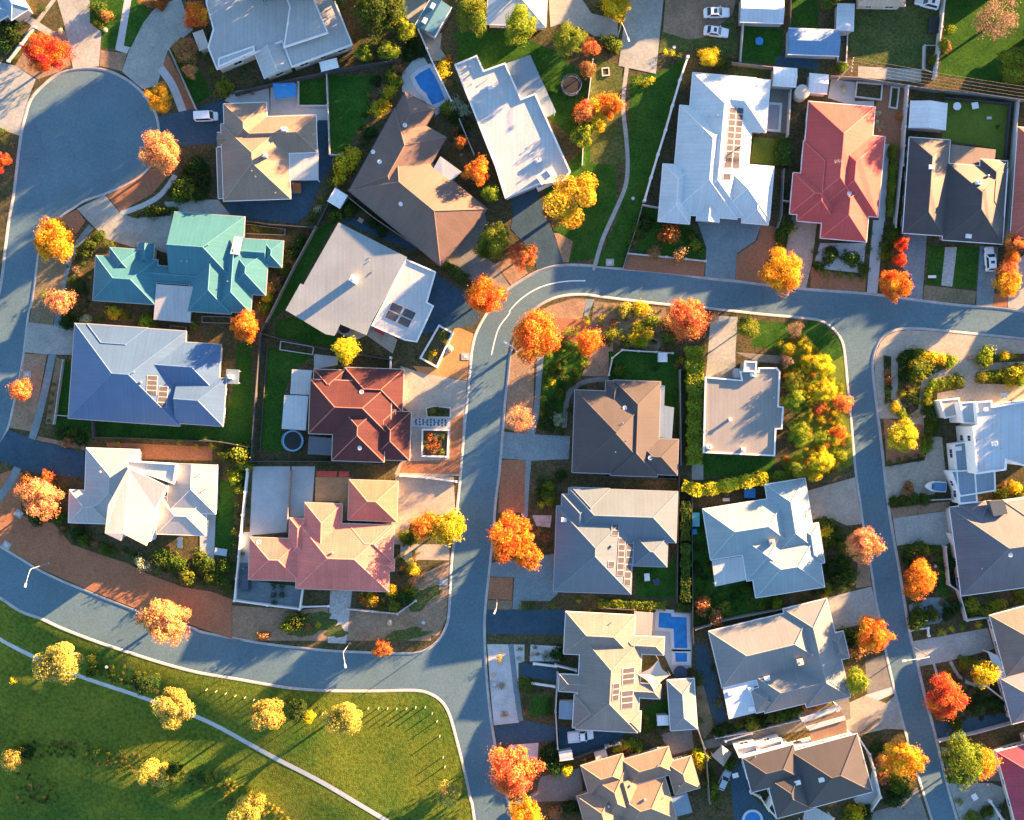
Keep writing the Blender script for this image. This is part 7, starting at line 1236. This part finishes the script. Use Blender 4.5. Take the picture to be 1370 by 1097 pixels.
table("white outdoor table on the slate blue house's lawn", '33', (272, 695), 1.0, 1.4, 5, M_TRIM); table("dark round table on the slate blue house's lawn", '33', (335, 726), 1.3, 1.3, 20, M_NAVY, True); table("turquoise play table beside the dark clipped hedge", '33', (592, 318), 1.4, 2.6, 0, plain("turquoise", (.10, .42, .46), .5, .05)); table("small blue box table below the turquoise one", '33', (582, 398), .9, 1.0, 10, M_BLUE); table("bright blue square play table under the yellow hedge", '33', (945, 145), 2.1, 1.8, 0, M_BLUE); table("red outdoor table beside the grey skillion house", '21', (1165, 112), 2.0, .9, -28, plain("red_paint", (.50, .05, .06), .5, .06)); table("pale bench on the small front lawn of the navy house", '14', (788, 757), 1.5, .5, 0, M_TRIM, h=.45, name='bench', cat='bench'); table("black rectangular table against the pale back wall", '04', (800, 157), 1.9, 3.1, -2, M_BLACK); table("white lounge table on the lower right terrace", '44', (955, 965), 1.0, 1.2, 30, M_TRIM); table("pale garden bench below the yellow hedge", '33', (790, 188), 1.3, .6, 0, M_FPALE, h=.45, name='bench', cat='bench'); table("timber slat table in the vegetable court", '11', (1040, 415), 1.0, .8, -30, M_FWARM); table("blue sun lounge beside the white two-storey house's lawn", '31', (125, 530), 2.3, 1.3, -8, plain("lounge_blue", (.30, .40, .48), .6, .06), h=.5, name='lounge', cat='lounge'); table("dark oval table below the spa", '43', (428, 255), 2.6, 1.3, 0, M_NAVY, True); table("white pet hutch on the small courtyard of the tan house", 'B', (300, 270), 2.3, 1.6, 15, M_FPALE, h=.9, name='hutch', cat='hutch'); table("brown timber deck table beside the white patio roof", '11', (622, 205), 1.6, 1.9, 0, plain("deck_timber", (.30, .13, .06), .7, .12), h=.4); table("blue bench in the white house's dark court", '30', (1178, 470), .9, 2.0, 0, plain("bench_blue", (.05, .12, .25), .6, .1), h=.5, name='bench', cat='bench')
# planter edges, pits, bollards
def edging(label, t, pts, mt=M_FWHITE, w_=.3, h=.35):
    W = [P(*q, h)[:2] for q in T(t, *pts)]; cx = sum(p[0] for p in W)/len(W); cy = sum(p[1] for p in W)/len(W); e = empty("raised_bed", (cx, cy, LAND), label, 'raised bed', 'raised garden beds'); i2 = inset(W, w_); q = MB(); n = len(W)
    for i in range(n):
        j = (i+1) % n; z = LAND+h; q.face([(*W[i], z), (*W[j], z), (*i2[j], z), (*i2[i], z)]); q.face([(*W[i], LAND-.03), (*W[j], LAND-.03), (*W[j], z), (*W[i], z)]); q.face([(*i2[j], LAND-.03), (*i2[i], LAND-.03), (*i2[i], z), (*i2[j], z)])
    q.obj("edging", mt, e); q = MB(); q.prism(i2, LAND-.02, LAND+.16, bottom=False); q.obj("soil", M_SOIL, e); return e
edging("square white-edged flower bed beside the red tiled house", '22', [(118, 752), (300, 755), (292, 940), (115, 935)]); edging("slanted white-walled garden bed by the orange mulch", '22', [(230, 68), (328, 122), (220, 355), (102, 290)], w_=.35, h=.5); edging("oval-shaped stone edged planter above the flower bed", '22', [(145, 615), (200, 600), (310, 612), (308, 680), (150, 678)], M_FPALE, .2, .3)
edging("long timber vegetable bed under the power cables", '04', [(310, 515), (480, 530), (470, 635), (300, 615)], M_FPALE, .25, .4); edging("narrow upright vegetable bed beside the concrete fence", '04', [(530, 545), (585, 550), (570, 690), (515, 680)], M_FPALE, .25, .4); edging("dark planter box beside the lean-to shed", '04', [(195, 215), (258, 215), (250, 400), (190, 395)], M_FPALE, .2, .5); edging("dark bed with pale edge left of the dark lawn", '04', [(745, 285), (835, 285), (815, 470), (740, 440)], M_FPALE, .15, .25); edging("trellised vegetable frame above the red tiled house lawn", '21', [(515, 175), (735, 215), (725, 268), (508, 235)], M_FPALE, .12, .7); edging("square sandpit frame on the lane-side lawn", '02', [(1295, 445), (1345, 440), (1350, 495), (1300, 500)], M_FPALE, .2, .25); edging("pergola-framed bed strip behind the teal house", '11', [(230, 430), (550, 470), (545, 512), (225, 500)], M_FGREY, .12, .5)
edging("dark framed bed strip below the teal house's right wing", '11', [(0, 1040), (200, 1045), (195, 1090), (0, 1085)], M_FGREY, .12, .5); edging("square framed bed below the striped patio roof", '20', [(1115, 75), (1220, 85), (1210, 150), (1110, 145)], M_FGREY, .12, .4)
q = MB(); q.box((0, 0, .02), (1.5, 1.3, .1)); ME_PIT = q.mesh("slab", M_KERB); q = MB(); q.box((0, 0, .085), (.7, .6, .03)); ME_GRATE = q.mesh("grate", M_FPALE)
for t, xy, a, l in (('22', (405, 278), 0, "square pale drain slab at the kerb below the bend"), ('30', (45, 485), -32, "pale drain slab on the lower curved road kerb at left"), ('32', (262, 725), 0, "pale drain slab on the salmon house verge kerb"), ('12', (1350, 690), 0, "pale drain slab on the top road beside the lane path"), ('20', (180, 395), 0, "pale drain slab near the small coral kerb tree"), ('42', (515, 320), 0, "bluish drain slab at the gravel strip kerb"), ('30', (125, 280), -35, "small pale slab below the salmon pink tree")):
    x, y, _ = at(t, xy); e = empty("drain_slab", (x, y, LAND+.02), l, 'drain cover', 'kerbside drain slabs', rad(a)); link("slab", ME_PIT, e); link("grate", ME_GRATE, e)
q = MB(); q.cyl((0, 0), .33, 0, .05, 16); q.cyl((0, 0), .25, .05, .075, 16); ME_LID = q.mesh("manhole_lid", M_FPALE)
for t, xy, l in (('32', (130, 992), "round pale manhole lid on the verge at the lower road corner"), ('13', (180, 272), "round pale lid on the lane lawn"), ('03', (448, 310), "round pale lid beside the yellow shrubs"), ('40', (603, 227), "round white stone on the strip above the park path")):
    x, y, _ = at(t, xy); tag(link("manhole_lid", ME_LID, None, (x, y, park_z(x, y)+.03)), l, 'manhole lid', 'round lids')
q = MB(); q.tube([(0, 0, 0), (0, 0, .95), (0, 0, 1.05)], [.10, .09, .05], 8); ME_BOL = q.mesh("bollard", plain("bollard_timber", (.27, .22, .18), .85, .15, 3))
for t, l in (('41', [(25, 355), (80, 365), (135, 377), (190, 390), (245, 400), (297, 412), (690, 490), (950, 460), (1008, 460), (1060, 462), (1112, 464), (1168, 463), (1220, 458)]), ('42', [(68, 455), (123, 455), (163, 490), (190, 535), (205, 620), (225, 740), (235, 795)])):
    for xy in l: x, y, _ = at(t, xy, .6); tag(link("bollard", ME_BOL, None, (x, y, park_z(x, y)-.05)), "pale timber bollard in the row along the park edge", 'bollard', 'park bollards')
# boulders
def rock(label, t, xy, r, mt, seed):
    rr = np.random.default_rng(seed); x, y, _ = at(t, xy); q = MB(); n = 9
    for k, (f, z) in enumerate(((.9, 0), (1, .35), (.75, .7), (.3, .85))): q.v += [(r*f*math.cos(6.283*j/n+k*.2)*rr.uniform(.85, 1.1), r*f*math.sin(6.283*j/n+k*.2)*rr.uniform(.85, 1.1), r*z) for j in range(n)]
    for k in range(3):
        for j in range(n): l = (j+1) % n; q.f.append((k*n+j, k*n+l, (k+1)*n+l, (k+1)*n+j)); q.uv.append(None); q.mi.append(0)
    q.f.append(tuple(3*n+j for j in range(n))); q.uv.append(None); q.mi.append(0); tag(link("boulder", q.mesh("boulder", mt), None, (x, y, LAND)), label, 'boulder', 'garden boulders')
M_ROCK = plain("boulder", (.42, .33, .25), .9, .2)
for i, (t, xy, r, l) in enumerate([('22', (302, 228), .75, "big pale boulder on the orange mulch"), ('22', (285, 252), .45, "small boulder touching the big pale one on orange mulch"), ('20', (430, 850), .7, "pinkish boulder in the bed by the blue driveway"), ('00', (400, 208), .55, "pale boulder beside the north driveway"), ('00', (692, 200), .45, "pale boulder on the lawn strip end"), ('04', (455, 715), .35, "upper pale boulder on the brown mulch by the coral house"), ('04', (440, 770), .35, "middle pale boulder on the brown mulch by the coral house"), ('04', (455, 825), .3, "lower pale boulder on the brown mulch by the coral house"), ('24', (738, 645), .35, "white stone beside the path of the cube house"), ('34', (808, 600), .35, "white stone in the slate grey house's garden"), ('31', (1230, 992), .6, "grey white boulder on the verge by the lower corner"), ('42', (515, 268), .45, "white boulder on the gravel strip")]): rock(l, t, xy, r, M_ROCK if i != 8 else M_FPALE, i)
# ================================================================ LAMPS, POWER LINE
def lamp(label, base, head, t='', h=7.2):
    (b,) = T(t, base); (hd,) = T(t, head); bx, by, _ = P(*b); hx, hy, _ = P(*hd, h); e = empty("street_lamp", (bx, by, LAND-.02), label, 'street lamp', 'street lamps'); q = MB(); q.tube([(bx, by, LAND-.02), (bx, by, h-.5)], [.10, .06], 8); q.cyl((bx, by), .2, LAND-.02, LAND+.3, 10); q.obj("pole", M_STEEL, e)
    q = MB(); v = Vector((hx-bx, hy-by)); q.tube([(bx, by, h-.52), (bx+v.x*.2, by+v.y*.2, h-.15), (hx, hy, h)], [.045, .04, .035], 6); q.obj("arm", M_TRIM, e); q = MB(); d = v.normalized() if v.length > .01 else Vector((1, 0)); q.box((hx, hy, h), (.7, .3, .12), math.atan2(d.y, d.x)); q.box((hx, hy, h-.09), (.6, .26, .05), math.atan2(d.y, d.x)); q.obj("lamp_head", M_TRIM, e)
lamp("street lamp leaning over the lower curved road at left", (66, 753), (34, 783)); lamp("street lamp over the lower road below the cobbled path", (468, 860), (462, 891)); lamp("street lamp at the dark blue driveway on the central road", (665, 803), (662, 819)); lamp("street lamp over the right road beside the orange tree", (1222, 866), (1210, 884)); lamp("street lamp beside the grey lane end", (826, 50), (841, 53)); lamp("street lamp on the corner beside the upper right road", (690, 470), (676, 458))
def pole(x, y, z, label):
    px, py, _ = P(x, y, z); e = empty("power_pole", (px, py, LAND-.03), label, 'power pole', 'power poles'); q = MB(); q.tube([(px, py, LAND-.03), (px, py, z)], [.17, .11], 8); q.obj("pole", plain("pole_timber", (.34, .27, .19), .9, .15), e); q = MB(); q.box((px, py, z-.3), (.12, 2.6, .14), rad(-8)); q.obj("crossarm", M_FWARM, e)
    ins = []
    for k in range(5):
        a = rad(82); d = (k-2)*.6; c = (px+d*math.cos(a)*1.0, py+d*math.sin(a), z-.2); i = MB(); i.cyl(c[:2], .06, z-.24, z+.02, 8); i.obj("insulator", M_TRIM, e); ins.append((c[0], c[1], z))
    return ins
A = pole(1141, 86, 9.5, "timber power pole with a crossarm behind the coral house"); B = pole(1560, 150, 9.5, "timber power pole outside the right edge on the same line")
M_WIRE = plain("power_cable", (.09, .085, .08), .5, .05, metal=.3)
for k in range(5):
    a, b = Vector(A[k]), Vector(B[k]); q = MB(); q.tube([a.lerp(b, u/14)-Vector((0, 0, 1.2*(1-(2*u/14-1)**2))) for u in range(15)], .017, 5)
    o = q.obj("power_cable", M_WIRE, None, tuple(a)); tag(o, "thin power cable strung right from the pole behind the coral house", 'power cable', 'power cables', at=(a.x, a.y))
# unseen trees added outside the frame to throw shade into it
for i, (x, y, r, c) in enumerate([(1398, 45, 26, 'olive'), (1402, 110, 22, 'green'), (1430, 470, 28, 'orange'), (1428, 560, 34, 'olive'), (1420, 505, 30, 'green'), (1440, 20, 34, 'green'), (1250, -28, 28, 'green'), (1150, -40, 26, 'olive'), (880, -34, 26, 'green'), (470, -36, 36, 'green'), (400, -40, 34, 'olive'), (340, -42, 34, 'green'), (700, -30, 26, 'olive')]):
    tree(x, y, r, c, ["broad tree just outside the right edge of the picture", "broad tree just above the top edge of the picture"][y < 0], group='trees beyond the frame', hk=1.25)
# ================================================================ LABELS: tell look-alikes apart by their place in a row
ORD = ['first', 'second', 'third', 'fourth', 'fifth', 'sixth', 'seventh', 'eighth', 'ninth', 'tenth', 'eleventh', 'twelfth', 'thirteenth', 'fourteenth', 'fifteenth', 'sixteenth', 'seventeenth', 'eighteenth', 'nineteenth', 'twentieth', 'twenty-first', 'twenty-second']
def tell_apart():
    by = {}
    for o, x, y in THINGS: by.setdefault(o['label'], []).append((o, x, y))
    for lab, l in by.items():
        if len(l) < 2: continue
        sx = max(q[1] for q in l)-min(q[1] for q in l); sy = max(q[2] for q in l)-min(q[2] for q in l); hor = sx >= sy
        l.sort(key=(lambda q: q[1]) if hor else (lambda q: -q[2])); n = len(l)
        for i, (o, _, _) in enumerate(l):
            if hor: w_ = 'leftmost' if i == 0 else 'rightmost' if i == n-1 else 'middle' if n == 3 else ORD[i]+' from left'
            else: w_ = 'topmost' if i == 0 else 'lowest' if i == n-1 else 'middle' if n == 3 else ORD[i]+' from top'
            o['label'] = lab+', '+w_
    for o, _, _ in THINGS:
        if not 4 <= len(o['label'].split()) <= 16: print('LABEL LENGTH', len(o['label'].split()), o['label'])
tell_apart()
for o in bpy.data.objects:
    if '_o' in o.keys(): del o['_o']
